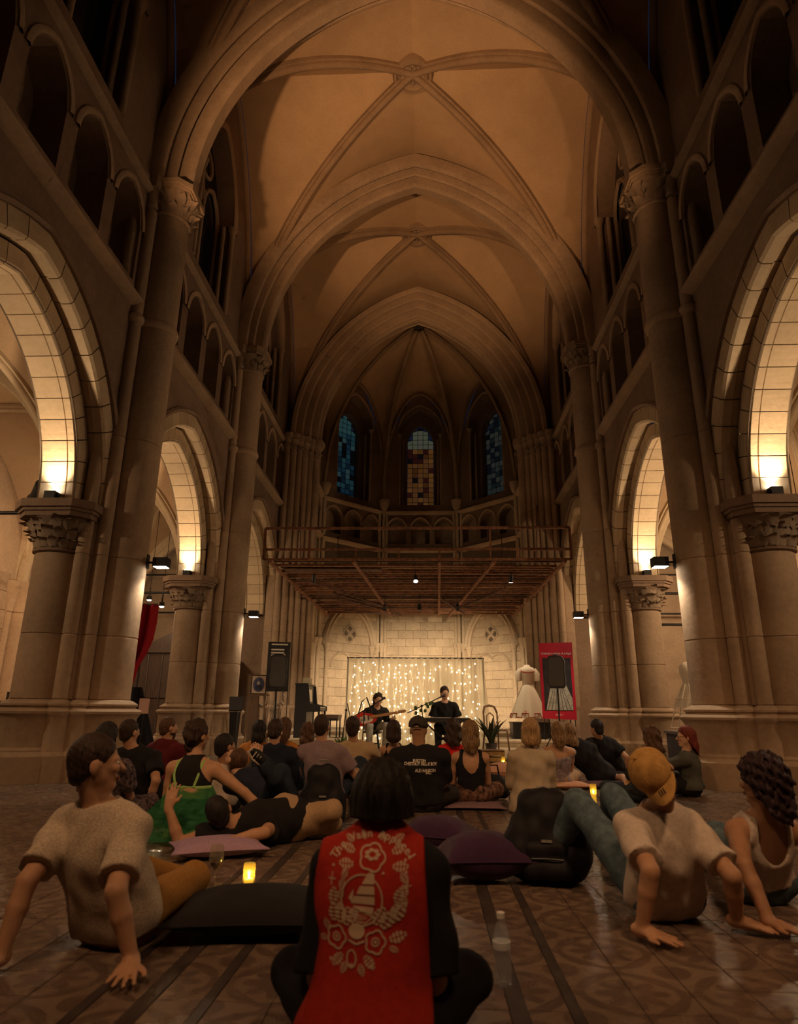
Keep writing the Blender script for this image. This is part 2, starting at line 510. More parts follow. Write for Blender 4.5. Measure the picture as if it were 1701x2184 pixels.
for me in (D1, D2, PB, AN, NB, NA, SB, *ND): me.materials.append(M_STONE)
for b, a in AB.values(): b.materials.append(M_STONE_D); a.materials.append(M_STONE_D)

def wall_blocker(root_, s):   # pier above the arcade capitals, behind the nave shafts
    pass

PIL_LABEL = {(-1, 4.1): 'clustered stone pillar just outside the picture to the left', (1, 4.1): 'clustered stone pillar just outside the picture to the right',
             (-1, -1.5): 'clustered stone pillar behind the viewer on the left', (1, -1.5): 'clustered stone pillar behind the viewer on the right',
             (-1, 9.7): 'massive clustered stone pillar at the far left with lit lamp and moulded base', (1, 9.7): 'massive clustered stone pillar at the far right behind the curly-haired woman',
             (-1, 15.3): 'clustered stone pillar left of the stage behind the seated crowd', (1, 15.3): 'clustered stone pillar right of the stage beside the red banner'}
def pillar(s, Y):
    rt_ = root('pillar', (s*4.9, Y, 0), 0 if s < 0 else PI, PIL_LABEL[(s, Y)], 'pillar', 'nave pillars', 'structure')
    put('base', PB, None, rt_)
    put('drum', D1, None, rt_); put('drum', D2, None, rt_)
    for me in ND: put('drum', me, None, rt_)
    put('annulet', AN, None, rt_)
    for k in range(3):
        bell = put('capital', AB[k][0], None, rt_); put('abacus', AB[k][1], None, bell)
        x, y, r = BIG[1+k]
        if Y > 5 and k < 2:
            a = PI/2 if y > 0 else -PI/2
            if y*(1 if s < 0 else -1) < 0 :    # the side that faces the camera carries every leaf
                leaf_ring(bell, x, y, r*1.02, 3.17, 10, a-1.75, a+1.75, 1.0)
                leaf_ring(bell, x, y, r*1.10, 3.30, 9, a-1.65, a+1.65, 1.15)
                leaf_ring(bell, x, y, r*1.24, 3.42, 8, a-1.75, a+1.75, 1.3)
            else:
                leaf_ring(bell, x, y, r*1.08, 3.3, 4, a-1.6, a+1.6, 1.2)
    nb = put('nave_capital', NB, None, rt_); put('abacus', NA, None, nb); put('shaft_capitals', SB, None, nb)
    if Y > 5:
        leaf_ring(nb, BIG[0][0], 0, 0.37, 9.48, 7, -1.9, 1.9, 0.95)
        leaf_ring(nb, BIG[0][0], 0, 0.42, 9.64, 6, -1.8, 1.8, 1.05)
    return rt_
for s in (-1, 1):
    for Y in PIERS: pillar(s, Y)

# ---------------------------------------------------------------- arcade arches
AA, AR = 2.0, 2.45
INP = [(0.27, 0.30), (0.27, 0.05), (0.31, 0.0), (0.40, 0.0), (0.406, 0.014), (0.418, 0.014), (0.424, 0.0), (0.80, 0.0), (0.86, 0.05), (0.86, 0.30)]
OUP = [(0.0, 0.60), (0.0, 0.34), (0.035, 0.30), (0.16, 0.30), (0.20, 0.335), (0.29, 0.335), (0.29, 0.60)]
OUP2 = [(0.84, 0.335), (0.90, 0.335), (0.92, 0.30), (0.96, 0.30), (0.98, 0.34), (0.98, 0.60), (0.84, 0.60)]
def voussoirs(prof, n):
    out = []
    for side in (1, -1):
        for k in range(n):
            g = 0.0020
            s0, s1 = k/n+g, (k+1)/n-g
            if k == n-1: s1 = 1.0
            rings = []
            for q in range(4):
                sg = s0+(s1-s0)*q/3; ring = []
                for y, d in prof:
                    x, z = arch_at(AA, AR, d, sg); ring.append((side*x, y, ZSP+z))
                rings.append(ring)
            mb = MB(); mb.sweep(rings, True, True); out.append(mb.mesh('voussoir'))
    for me in out: me.materials.append(M_ARCH)
    return out
V_IN = voussoirs(INP, 11); V_OUT = voussoirs(OUP, 10); V_BACK = voussoirs(OUP2, 5)
HOOD = arch_sweep(AA, AR, ZSP, [(0.60, 0.01), (0.60, -0.05), (0.655, -0.075), (0.70, -0.04), (0.70, 0.01)], 16).mesh('hood_mould', True, 50)
HOOD.materials.append(M_STONE_D)
BACKF = arch_sweep(AA, AR, ZSP, [(0.02, 0.28), (0.02, 0.85)], 16).mesh('mortar_bed'); BACKF.materials.append(M_JOINT)
ORD = ['behind the viewer', 'nearest', 'middle', 'farthest']
for s in (-1, 1):
    for i, (yc, L) in enumerate(BAYS):
        loc, rot = side_place(s, yc)
        a = root('arcade_arch', loc, rot[2], f"pointed stone arcade arch, {ORD[i]} on the {'left' if s<0 else 'right'} side of the nave", 'arch', 'arcade arches', 'structure', scale=(L/5.6, 1, 1))
        for me in V_IN: put('voussoir', me, None, a)
        for me in V_OUT: put('voussoir', me, None, a)
        for me in V_BACK: put('voussoir', me, None, a)
        put('hood_mould', HOOD, None, a); put('mortar_bed', BACKF, None, a)

# ---------------------------------------------------------------- nave walls above the arcade
RX = arch_z(0, AA, AR, 0.60)
def spandrel():
    mb = MB(); a = 2.60; xs = [-2.8]+[-a+2*a*i/28 for i in range(29)]+[2.8]
    for xa, xb in zip(xs[:-1], xs[1:]):
        def bz(x): return ZSP+(arch_z(x, AA, AR, 0.60) if abs(x) < a-1e-6 else 0)
        mb.add([(xa,0,bz(xa)),(xb,0,bz(xb)),(xb,0,7.42),(xa,0,7.42)], [(0,1,2,3)])
        mb.add([(xa,1.0,bz(xa)),(xb,1.0,bz(xb)),(xb,1.0,7.42),(xa,1.0,7.42)], [(3,2,1,0)])
    return mb.mesh('spandrel')
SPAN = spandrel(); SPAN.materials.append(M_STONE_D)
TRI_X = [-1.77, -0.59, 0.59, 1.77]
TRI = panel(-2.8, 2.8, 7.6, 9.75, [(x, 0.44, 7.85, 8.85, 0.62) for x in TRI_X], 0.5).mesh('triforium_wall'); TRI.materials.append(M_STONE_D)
def tri_trim():
    mb = MB()
    for x in TRI_X:
        b = arch_sweep(0.44, 0.62, 8.85, [(0.02, 0.06), (0.02, -0.035), (0.07, -0.055), (0.12, -0.03), (0.12, 0.0)], 8)
        mb.add([(p[0]+x, p[1], p[2]) for p in b.v], b.f)
    return mb.mesh('triforium_hood', True, 50)
TRIM = tri_trim(); TRIM.materials.append(M_STONE)
def colonnette():
    mb = MB(); mb.lathe([(0.11,7.85),(0.11,7.92),(0.075,7.97),(0.06,8.0),(0.06,8.66),(0.08,8.67),(0.065,8.70),(0.085,8.80),(0.115,8.86),(0.125,8.9)], 10)
    return mb.mesh('colonnette', True, 50)
COLN = colonnette(); COLN.materials.append(M_STONE)
STR = MB().sweep([[(x,0.02,7.40),(x,-0.10,7.44),(x,-0.16,7.50),(x,-0.16,7.55),(x,-0.05,7.64),(x,0.02,7.66)] for x in (-2.8, 2.8)]).mesh('string_course', True, 40)
STR.materials.append(M_STONE)
STR2 = MB().sweep([[(x,0.02,9.72),(x,-0.07,9.75),(x,-0.11,9.80),(x,-0.03,9.88),(x,0.02,9.9)] for x in (-2.8, 2.8)]).mesh('sill_course', True, 40)
STR2.materials.append(M_STONE)
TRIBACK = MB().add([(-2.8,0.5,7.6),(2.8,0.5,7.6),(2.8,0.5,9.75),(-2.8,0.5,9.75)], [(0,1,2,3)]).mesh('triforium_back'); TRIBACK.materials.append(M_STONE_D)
# vault profile shared by webs, ribs and lunettes
VR = 6.42
def Pz(t):
    t = min(1.0, max(0.0, abs(t)))
    return arch_z(t*4.5, 4.5, VR)/VR
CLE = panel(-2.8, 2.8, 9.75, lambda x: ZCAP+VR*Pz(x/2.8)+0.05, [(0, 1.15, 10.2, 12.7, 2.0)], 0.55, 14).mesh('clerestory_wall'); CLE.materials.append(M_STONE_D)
def cle_trim():
    mb = arch_sweep(1.15, 2.0, 12.7, [(0.05,0.2),(0.0,0.1),(0.03,0.0),(0.10,-0.05),(0.18,-0.04),(0.22,0.0)], 12)
    for sx in (-1, 1):
        mb.tube([(sx*1.12,0.02,10.2),(sx*1.12,0.02,12.7)], 0.07, 8); mb.tube([(sx*1.02,0.22,10.2),(sx*1.02,0.22,12.7)], 0.06, 8)
        mb.lathe([(0.07,12.5),(0.10,12.6),(0.13,12.72)], 10, (sx*1.12, 0.02))
    return mb.mesh('window_jamb', True, 50)
CLJ = cle_trim(); CLJ.materials.append(M_STONE)
def tracery():
    mb = MB()
    mb.tube([(0,0.4,10.2),(0,0.4,12.9)], 0.06, 8)
    for sx in (-1, 1):
        b = arch_sweep(0.5, 0.75, 12.6, [(-0.03,0.36),(-0.06,0.42),(0.0,0.46),(0.07,0.42),(0.04,0.36)], 8, True)
        mb.add([(p[0]+sx*0.54, p[1], p[2]) for p in b.v], b.f)
        mb.tube([(sx*1.06,0.42,10.2),(sx*1.06,0.42,12.7)], 0.05, 8)
    ring = [(0.36*math.cos(2*PI*k/16), 0.42, 13.75+0.36*math.sin(2*PI*k/16)) for k in range(16)]
    mb.tube(ring, 0.055, 6, closed=True)
    return mb.mesh('tracery', True, 50)
TRC = tracery(); TRC.materials.append(M_STONE)
def clglass():
    mb = MB(); pts = [(1.13, 10.2)]+[(x*0.99, 12.7+z) for x, z in arch_pts(1.15, 2.0, 8)]+[(-1.13, 10.2)]
    mb.xz(pts, 0.45, 0.47); return mb.mesh('pane')
CLG = clglass(); CLG.materials.append(M_NIGHT)
WALLR = MB().sweep([[(x,0.06,10.0+0.0*x),(x,-0.0,10.0)] for x in (0, 0)]).mesh('unused')
bpy.data.meshes.remove(WALLR)
def wall_rib():
    mb = MB(); pts = []
    for i in range(33):
        v = -1+2*i/32; pts.append((v*2.72, -0.04, ZCAP+VR*Pz(v)-0.08))
    mb.tube(pts, 0.085, 6); return mb.mesh('wall_rib', True, 60)
WRIB = wall_rib(); WRIB.materials.append(M_RIB)
for s in (-1, 1):
    w = root('wall_left' if s < 0 else 'wall_right', (0,0,0), 0, f"upper nave wall with triforium and clerestory on the {'left' if s<0 else 'right'}", 'wall', None, 'structure')
    for i, (yc, L) in enumerate(BAYS):
        loc, rot = side_place(s, yc); sc = (L/5.6, 1, 1)
        for nm, me in (('spandrel', SPAN), ('string_course', STR), ('triforium', TRI), ('triforium_hood', TRIM), ('triforium_back', TRIBACK), ('sill_course', STR2), ('clerestory', CLE), ('wall_rib', WRIB)):
            put(nm, me, None, w, loc, rot, sc)
        if i > 0:
            for k in range(5):
                x = -2.36+1.18*k
                yy = yc+(x*L/5.6)*(1 if s < 0 else -1)
                put('colonnette', COLN, None, w, (s*(WX+0.12), yy, 0), rot)
    n = 0
    for i, (yc, L) in enumerate(BAYS):
        loc, rot = side_place(s, yc)
        wd = root(f"window_{(1 if s<0 else 5)+i}", loc, rot[2], f"dark clerestory window high on the {'left' if s<0 else 'right'}, {ORD[i]} bay", 'window', 'clerestory windows', 'structure')
        put('pane', CLG, None, wd); put('tracery', TRC, None, wd); put('jamb', CLJ, None, wd)

# ---------------------------------------------------------------- high vault
def vault_web(a, b, z0, rise, pz, n=22):
    mb = MB(); vs = []
    for i in range(n+1):
        for j in range(n+1):
            u = -1+2*i/n; v = -1+2*j/n
            vs.append((a*u, b*v, z0+rise*pz(min(abs(u), abs(v)))))
    fs = []
    for i in range(n):
        for j in range(n):
            A, B, C_, D_ = i*(n+1)+j, (i+1)*(n+1)+j, (i+1)*(n+1)+j+1, i*(n+1)+j+1
            um = -1+2*(i+0.5)/n; vm = -1+2*(j+0.5)/n
            if um*vm > 0: fs += [(A, B, C_), (A, C_, D_)]
            else: fs += [(A, B, D_), (B, C_, D_)]
    mb.add(vs, fs); return mb
WEB = vault_web(4.5, 2.8, ZCAP, VR, Pz).mesh('vault_web', True, 14); WEB.materials.append(M_VAULT)
def diag_rib(a, b, z0, rise, pz, r, sgn, drop, lim=0.97):
    mb = MB(); rings = []
    d = Vector((a, sgn*b, 0)).normalized(); q = Vector((-d.y, d.x, 0))
    prof = [(-1.25, 0.9), (-1.25, 0.1), (-0.75, -0.05), (-0.8, -0.5), (-0.5, -0.95), (0, -1.15), (0.5, -0.95), (0.8, -0.5), (0.75, -0.05), (1.25, 0.1), (1.25, 0.9)]
    N_ = 44
    for i in range(N_+1):
        t = lim*(-1+2*i/N_)
        t = math.copysign(abs(t)**0.8, t)
        c = Vector((a*t, sgn*b*t, z0+rise*pz(t)-drop))
        t2 = min(1, abs(t)+0.01); dz = (rise*pz(t2)-rise*pz(max(0, abs(t)-0.01)))
        dl = math.hypot(a, b)*0.02*(1 if t >= 0 else -1)
        tan = Vector((d.x*dl, d.y*dl, dz)).normalized(); nrm = q.cross(tan)
        if nrm.z < 0: nrm = -nrm
        if abs(t) < 0.02: nrm = Vector((0, 0, 1))
        rings.append([c+q*(x*r)+nrm*(y*r) for x, y in prof])
    mb.sweep(rings); return mb
DR = [diag_rib(4.5, 2.8, ZCAP, VR, Pz, 0.105, sg, 0.06).mesh('diagonal_rib', True, 50) for sg in (1, -1)]
for me in DR: me.materials.append(M_RIB)
def boss(R):
    mb = MB()
    mb.lathe([(R*0.55,0.02),(R*0.62,-0.07),(R*0.72,-0.10),(R*0.8,-0.04),(R*0.84,-0.10),(R*0.95,-0.10),(R*1.02,-0.02),(R*1.02,0.25)], 28)
    mb.lathe([(0.0,-0.02),(R*0.55,0.0)], 20)
    return mb.mesh('boss', True, 50)
def boss_fol(R):
    mb = MB()
    for ring, n in ((0.16, 5), (0.40, 11)):
        for k in range(n):
            t = 2*PI*k/n+ring; mb.ell((R*ring*math.cos(t), R*ring*math.sin(t), -0.03), (R*0.12, R*0.09, 0.05), 8, 5, Matrix.Rotation(t, 3, 'Z'))
    mb.ell((0,0,-0.05), (R*0.1, R*0.1, 0.05), 8, 5)
    return mb.mesh('boss_foliage', True, 60)
BS = boss(0.50); BS.materials.append(M_RIB); BF = boss_fol(0.50); BF.materials.append(M_FOL)
ceil = root('ceiling', (0,0,0), 0, 'ribbed stone vault over the nave with carved bosses', 'ceiling', None, 'structure')
for i, (yc, L) in enumerate(BAYS):
    sc = (1, L/5.6, 1)
    put('vault_web', WEB, None, ceil, (0, yc, 0), None, sc)
    for me in DR: put('diagonal_rib', me, None, ceil, (0, yc, 0), None, sc)
    b = put('boss', BS, None, ceil, (0, yc, ZCAP+VR-0.10)); put('boss_foliage', BF, None, b)
TPH = [(0.75,0.56),(0.46,0.56),(0.40,0.53),(0.38,0.47),(0.41,0.42),(0.52,0.40),(0.53,0.36),(0.36,0.345),(0.27,0.33),(0.24,0.28),(0.27,0.235),(0.36,0.22),(0.37,0.19),(0.10,0.185),(0.04,0.17),(0.0,0.12),(0.0,0.0)]
TPROF = TPH+[(d, -y) for d, y in reversed(TPH[:-1])]
TARCH = arch_sweep(4.0, 5.35, ZCAP, TPROF, 24).mesh('transverse_arch', True, 38); TARCH.materials.append(M_STONE)
for i, Y in enumerate(PIERS+[21.3]):
    if i == 4: continue
    t = put('transverse_arch', TARCH, None, None, (0, Y, 0))
    tag(t, ['moulded arch across the nave behind the viewer', 'moulded arch across the nave above the viewer', 'great moulded nave arch at the top of the picture', 'second moulded nave arch with pale worn patch, before the chancel'][i], 'arch', 'transverse arches', 'structure')

# ---------------------------------------------------------------- chancel arch and its responds
CPH = []
for k, (d, y) in enumerate(((0.95, 0.62), (0.70, 0.50), (0.45, 0.36), (0.20, 0.20))):
    CPH += [(d+0.02, y+0.13), (d-0.10, y+0.12), (d-0.15, y+0.06), (d-0.12, y), (d-0.02, y-0.02)]
CPH = CPH+[(0.03, 0.10), (0.0, 0.0)]
CPROF = CPH+[(d, -y) for d, y in reversed(CPH[:-1])]
CARCH = arch_sweep(3.45, 4.9, ZCAP, CPROF, 24).mesh('chancel_arch', True, 38)
put('chancel_arch', CARCH, M_STONE, None, (0, 21.3, 0), None, None, 'chancel arch of four rolls in front of the apse', 'arch', 'transverse arches', 'structure')
CH_SH = [(3.62, 0.0, 0.16), (3.78, -0.22, 0.11), (3.95, -0.38, 0.13), (4.12, -0.54, 0.11), (4.30, -0.70, 0.13), (4.48, -0.84, 0.11), (3.78, 0.22, 0.11), (3.95, 0.38, 0.13)]
def respond():
    parts = {}
    mb = MB()
    for x, y, r in CH_SH:
        mb.lathe([(r+0.12,0.28),(r+0.12,0.62),(r+0.08,0.66),(r+0.05,0.70),(r+0.05,0.95),(r+0.09,1.0),(r+0.05,1.06),(r,1.10)], 12, (x-4.1, y))
    mb.box(-0.2, 0.7, -0.85, 0.5, 0.0, 1.0); parts['base'] = mb.mesh('base', True, 40)
    for z0, z1 in ((1.1, 3.3), (3.3, 5.6), (5.6, 7.4), (7.4, 9.35)):
        mb = MB()
        for x, y, r in CH_SH: mb.lathe([(r-0.01,z0),(r,z0+0.01),(r,z1-0.01),(r-0.01,z1)], 12, (x-4.1, y))
        mb.add([(p[0], p[1], p[2]) for p in MB().prism([(-0.35,0),(0.0,-0.38),(0.5,-0.85),(0.75,-0.85),(0.75,0.5),(-0.1,0.5)], z0+0.002, z1-0.002).v], MB().prism([(-0.35,0),(0.0,-0.38),(0.5,-0.85),(0.75,-0.85),(0.75,0.5),(-0.1,0.5)], 0, 1).f)
        parts[f'drum{z0}'] = mb.mesh('drum', True, 40)
    mb = MB()
    for x, y, r in CH_SH:
        b = cap_bell(x-4.1, y, r, 9.35, 9.85, 1.6, 12); mb.add(b.v, b.f)
        b = abacus(x-4.1, y, r*1.7, 9.85, 10.06); mb.add(b.v, b.f)
    parts['capital'] = mb.mesh('capital', True, 50)
    return parts
RSP = respond()
for me in RSP.values(): me.materials.append(M_STONE)
for s in (-1, 1):
    r = root('pillar', (s*4.1, 21.3, 0), 0, f"cluster of slim shafts carrying the chancel arch, {'behind the piano' if s<0 else 'behind the mannequin dress'}", 'pillar', 'chancel pillars', 'structure', scale=(s, 1, 1))
    for nm, me in RSP.items():
        c = put('drum' if nm.startswith('drum') else nm, me, None, r)
        if nm == 'capital':
            for x, y, rr in CH_SH[:6]:
                leaf_ring(c, x-4.1, y, rr*1.1, 9.5, 3, PI*0.75, PI*1.75, 0.8)

# ---------------------------------------------------------------- apse: half octagon
AC, AP = 23.1, 3.95
SID = 2*AP*math.tan(PI/8)
FACES = [(-PI/2, 'left side'), (-PI/4, 'left diagonal'), (0, 'centre'), (PI/4, 'right diagonal'), (PI/2, 'right side')]
def face_mat(phi):   # local x along the wall, -y towards the apse centre
    c = (AP*math.sin(phi), AC+AP*math.cos(phi), 0)
    return c, (0, 0, -phi)
h = SID/2
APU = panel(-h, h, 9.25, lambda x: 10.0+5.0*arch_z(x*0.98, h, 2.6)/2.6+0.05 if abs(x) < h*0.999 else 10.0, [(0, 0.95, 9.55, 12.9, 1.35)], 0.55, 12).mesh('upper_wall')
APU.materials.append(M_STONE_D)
APW = panel(-0.95, 0.95, 9.3, 14.6, [(0, 0.62, 9.65, 12.6, 1.05)], 0.35, 12).mesh('window_reveal'); APW.materials.append(M_STONE_D)
APJ = arch_sweep(0.95, 1.35, 12.9, [(0.05,0.25),(0.0,0.12),(0.04,0.0),(0.10,-0.05),(0.17,0.0)], 12)
for sx in (-1, 1):
    APJ.tube([(sx*0.92,0.06,9.55),(sx*0.92,0.06,12.9)], 0.06, 8); APJ.lathe([(0.06,12.7),(0.08,12.78),(0.13,12.92)], 8, (sx*0.92, 0.06))
    APJ.tube([(sx*0.80,0.30,9.55),(sx*0.80,0.30,12.75)], 0.05, 8)
APJ = APJ.mesh('window_jamb', True, 50); APJ.materials.append(M_STONE)
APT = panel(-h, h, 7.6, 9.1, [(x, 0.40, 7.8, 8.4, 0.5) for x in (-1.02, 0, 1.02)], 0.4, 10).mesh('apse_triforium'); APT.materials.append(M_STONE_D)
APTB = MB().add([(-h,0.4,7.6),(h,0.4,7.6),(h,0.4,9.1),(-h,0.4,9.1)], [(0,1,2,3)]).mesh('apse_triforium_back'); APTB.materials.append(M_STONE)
mbt = MB()
for x in (-1.02, 0, 1.02):
    b = arch_sweep(0.40, 0.5, 8.4, [(0.02,0.05),(0.02,-0.04),(0.08,-0.06),(0.13,0.0)], 8); mbt.add([(p[0]+x,p[1],p[2]) for p in b.v], b.f)
APTH = mbt.mesh('apse_triforium_hood', True, 50); APTH.materials.append(M_STONE)
APS = MB().sweep([[(x,0.02,9.08),(x,-0.12,9.14),(x,-0.16,9.22),(x,-0.03,9.30),(x,0.02,9.34)] for x in (-h, h)]).mesh('apse_string', True, 40); APS.materials.append(M_STONE)
APS2 = MB().sweep([[(x,0.02,7.40),(x,-0.12,7.46),(x,-0.16,7.54),(x,-0.03,7.62),(x,0.02,7.66)] for x in (-h, h)]).mesh('apse_string', True, 40); APS2.materials.append(M_STONE)
APL = MB().add([(-h,0.03,0),(h,0.03,0),(h,0.03,7.6),(-h,0.03,7.6)], [(0,1,2,3)]).mesh('mortar_bed'); APL.materials.append(M_JOINT)
def block(w, hh, d=0.05, c=0.009):
    return MB().cbox(-w/2, w/2, 0, d, 0, hh, c).mesh('stone')
BLOCKS = {}
def ashlar(parent, x0, x1, z0, z1, loc, rot, ch=0.34, bw=0.72, mat=None, y=0.0, skip=None):
    mat = mat or M_APSE
    nz = max(1, round((z1-z0)/ch)); hh = (z1-z0)/nz; nx = max(1, round((x1-x0)/bw)); w = (x1-x0)/nx
    cz = math.cos(rot[2]); sz = math.sin(rot[2]); cnt = 0
    for j in range(nz):
        edges = [x0]+[x0+w*(k+(0.5 if j % 2 else 0)) for k in range(0 if j % 2 else 1, nx)]+[x1]
        for a, b in zip(edges[:-1], edges[1:]):
            if b-a < 0.05: continue
            xm = (a+b)/2
            if skip and skip(xm, z0+hh*(j+0.5)): continue
            key = (round(b-a, 3), round(hh, 3), mat.name)
            if key not in BLOCKS:
                BLOCKS[key] = block(b-a-0.006, hh-0.006); BLOCKS[key].materials.append(mat)
            yo = y+random.uniform(-0.004, 0.004)
            put('stone', BLOCKS[key], None, parent, (loc[0]+xm*cz-yo*sz, loc[1]+xm*sz+yo*cz, loc[2]+z0+hh*j), rot); cnt += 1
    return cnt
GLASS_COL = {'left diagonal': [(0.05,0.16,0.20),(0.03,0.10,0.16),(0.10,0.22,0.24),(0.02,0.05,0.09)], 'centre': [(0.46,0.20,0.05),(0.34,0.14,0.03),(0.09,0.02,0.015),(0.36,0.15,0.05),(0.20,0.07,0.02)], 'right diagonal': [(0.08,0.10,0.09),(0.03,0.045,0.05),(0.11,0.12,0.10),(0.015,0.02,0.03)], 'left side': [(0.01,0.012,0.02)], 'right side': [(0.01,0.012,0.02)]}
def pane_mat(c, s, i):  # faint emission stands in for light through the glass from outside
    return simple(f'stained_glass_{i}', tuple(x*0.5 for x in c), rough=0.2, emit=c, estr=s)
PM = {}
for fi, (phi, nm) in enumerate(FACES):
    loc, rot = face_mat(phi)
    w = root(f'wall_apse_{fi+1}', (0,0,0), 0, f'{nm} wall of the apse behind the stage, blocks of pale stone below', 'wall', None, 'structure')
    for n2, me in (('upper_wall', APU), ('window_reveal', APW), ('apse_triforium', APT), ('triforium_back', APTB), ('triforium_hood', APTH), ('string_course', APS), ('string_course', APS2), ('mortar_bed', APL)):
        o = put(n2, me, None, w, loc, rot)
        if me is APW: o.location = Vector(loc)+Matrix.Rotation(rot[2], 3, 'Z') @ Vector((0, 0.5, 0))
    wd = root(f'window_{9+fi}', loc, rot[2], {'centre': 'amber stained-glass lancet in the centre of the apse', 'left diagonal': 'blue-green stained-glass lancet left of the amber one', 'right diagonal': 'grey stained-glass lancet right of the amber one'}.get(nm, f'dark lancet on the {nm} of the apse'), 'window', 'apse windows', 'structure')
    put('jamb', APJ, None, wd)
    if abs(phi) < 1:
        # leaded glass: every pane its own piece between the lead bars
        nx, nz = 5, 17; W = 0.60*2
        fine = []
        for j in range(nz):
            z0 = 9.68+(13.65-9.68)*j/nz; z1 = 9.68+(13.65-9.68)*(j+1)/nz
            for i in range(nx):
                xa = -W/2+W*i/nx; xb = xa+W/nx
                zt = lambda x: 12.6+arch_z(x, 0.62, 1.05) if abs(x) < 0.619 else 12.6
                lim = min(zt(xa*0.98), zt(xb*0.98))-0.03
                if z0 > lim-0.03: continue
                zz = min(z1, lim)
                if z1 > lim:
                    tops = [(xa+0.012, min(z1, zt(xa*0.98)-0.02)-0.012), (xb-0.012, min(z1, zt(xb*0.98)-0.02)-0.012)]
                else: tops = [(xa+0.012, z1-0.012), (xb-0.012, z1-0.012)]
                pal = GLASS_COL[nm]; c = random.choice(pal)
                if nm == 'centre' and j > 11: c = random.choice([(0.30,0.34,0.22),(0.25,0.30,0.20),(0.33,0.33,0.24)])
                if random.random() < 0.12: c = (0.012, 0.010, 0.014)
                if nm == 'left diagonal' and j > 12: c = (0.09, 0.24, 0.25)
                k = tuple(round(q, 3) for q in c)
                if k not in PM: PM[k] = pane_mat(c, 0.13, len(PM))
                mb = MB(); mb.xz([(xa+0.012, z0+0.012), (xb-0.012, z0+0.012), tops[1], tops[0]], 0.78, 0.79)
                mb.build('pane', PM[k], wd)
        mb = MB()
        for i in range(nx+1): mb.box(-W/2+W*i/nx-0.008, -W/2+W*i/nx+0.008, 0.775, 0.80, 9.65, 12.6+arch_z((-W/2+W*i/nx)*0.97, 0.62, 1.05))
        for j in range(nz+1):
            z = 9.68+(13.65-9.68)*j/nz
            ww = W/2
            if z > 12.6:
                ww = 0
                for q in range(60):
                    if 12.6+arch_z(0.6*q/60, 0.62, 1.05) > z: ww = 0.6*q/60
            if ww > 0.02: mb.box(-ww, ww, 0.775, 0.80, z-0.008, z+0.008)
        mb.build('lead_bars', M_IRON, wd)
    else:
        mb = MB(); mb.xz([(0.6,9.65)]+[(x*0.98,12.6+z) for x, z in arch_pts(0.62,1.05,8)]+[(-0.6,9.65)], 0.78, 0.80); mb.build('pane', M_NIGHT, wd)
    # ashlar courses below
    if abs(phi) < 1:
        ashlar(w, -h+0.12, h-0.12, 0.45, 5.8, loc, rot, 0.345, 0.60)
    else:
        ashlar(w, -h, h, 0.45, 5.8, loc, rot, 0.5, 1.1)
    if 0 < abs(phi) < 1:   # blind arch with a quatrefoil on the diagonal walls
        ba = arch_sweep(1.05, 1.5, 3.35, [(0.0,0.02),(-0.01,-0.10),(0.06,-0.16),(0.13,-0.10),(0.15,-0.12),(0.22,-0.17),(0.28,-0.08),(0.30,0.02)], 12)
        for sx in (-1, 1):
            ba.tube([(sx*1.12,-0.06,0.6),(sx*1.12,-0.06,3.1)], 0.075, 8); ba.lathe([(0.075,3.1),(0.10,3.2),(0.15,3.35),(0.16,3.42)], 10, (sx*1.12, -0.06))
        ba.build('blind_arch', M_APSE, w, True, 50, loc=loc, rot=rot)
        q = MB()
        for k in range(4):
            t = PI/2*k
            ring = [(0.17*math.cos(t)+0.155*math.cos(2*PI*m/14), -0.03, 3.85+0.17*math.sin(t)+0.155*math.sin(2*PI*m/14)) for m in range(14)]
            q.tube(ring, 0.035, 6, closed=True)
        q.build('quatrefoil', M_APSE, w, True, 60, loc=loc, rot=rot)
        qb = MB()  # flat dark plates on the wall imitate the shade of a recess
        for k in range(4):
            t = PI/2*k
            qb.xz([(0.17*math.cos(t)+0.14*math.cos(2*PI*m/12), 3.85+0.17*math.sin(t)+0.14*math.sin(2*PI*m/12)) for m in range(12)], -0.02, 0.0)
        qb.build('quatrefoil_shade_plate', M_JOINT, w, loc=loc, rot=rot)
        lo = arch_sweep(0.85, 0.35, 2.55, [(0.0,0.02),(0.0,-0.05),(0.05,-0.07),(0.09,0.02)], 10)
        lo.build('panel_arch', M_APSE, w, True, 50, loc=loc, rot=rot)
    # skirting mouldings of the apse wall
    sk = MB().sweep([[(x,0.02,0.30),(x,-0.16,0.30),(x,-0.16,0.62),(x,-0.12,0.66),(x,-0.10,0.78),(x,-0.04,0.82),(x,0.02,0.84)] for x in (-h, h)])
    sk.build('plinth_moulding', M_APSE, w, True, 40, loc=loc, rot=rot)
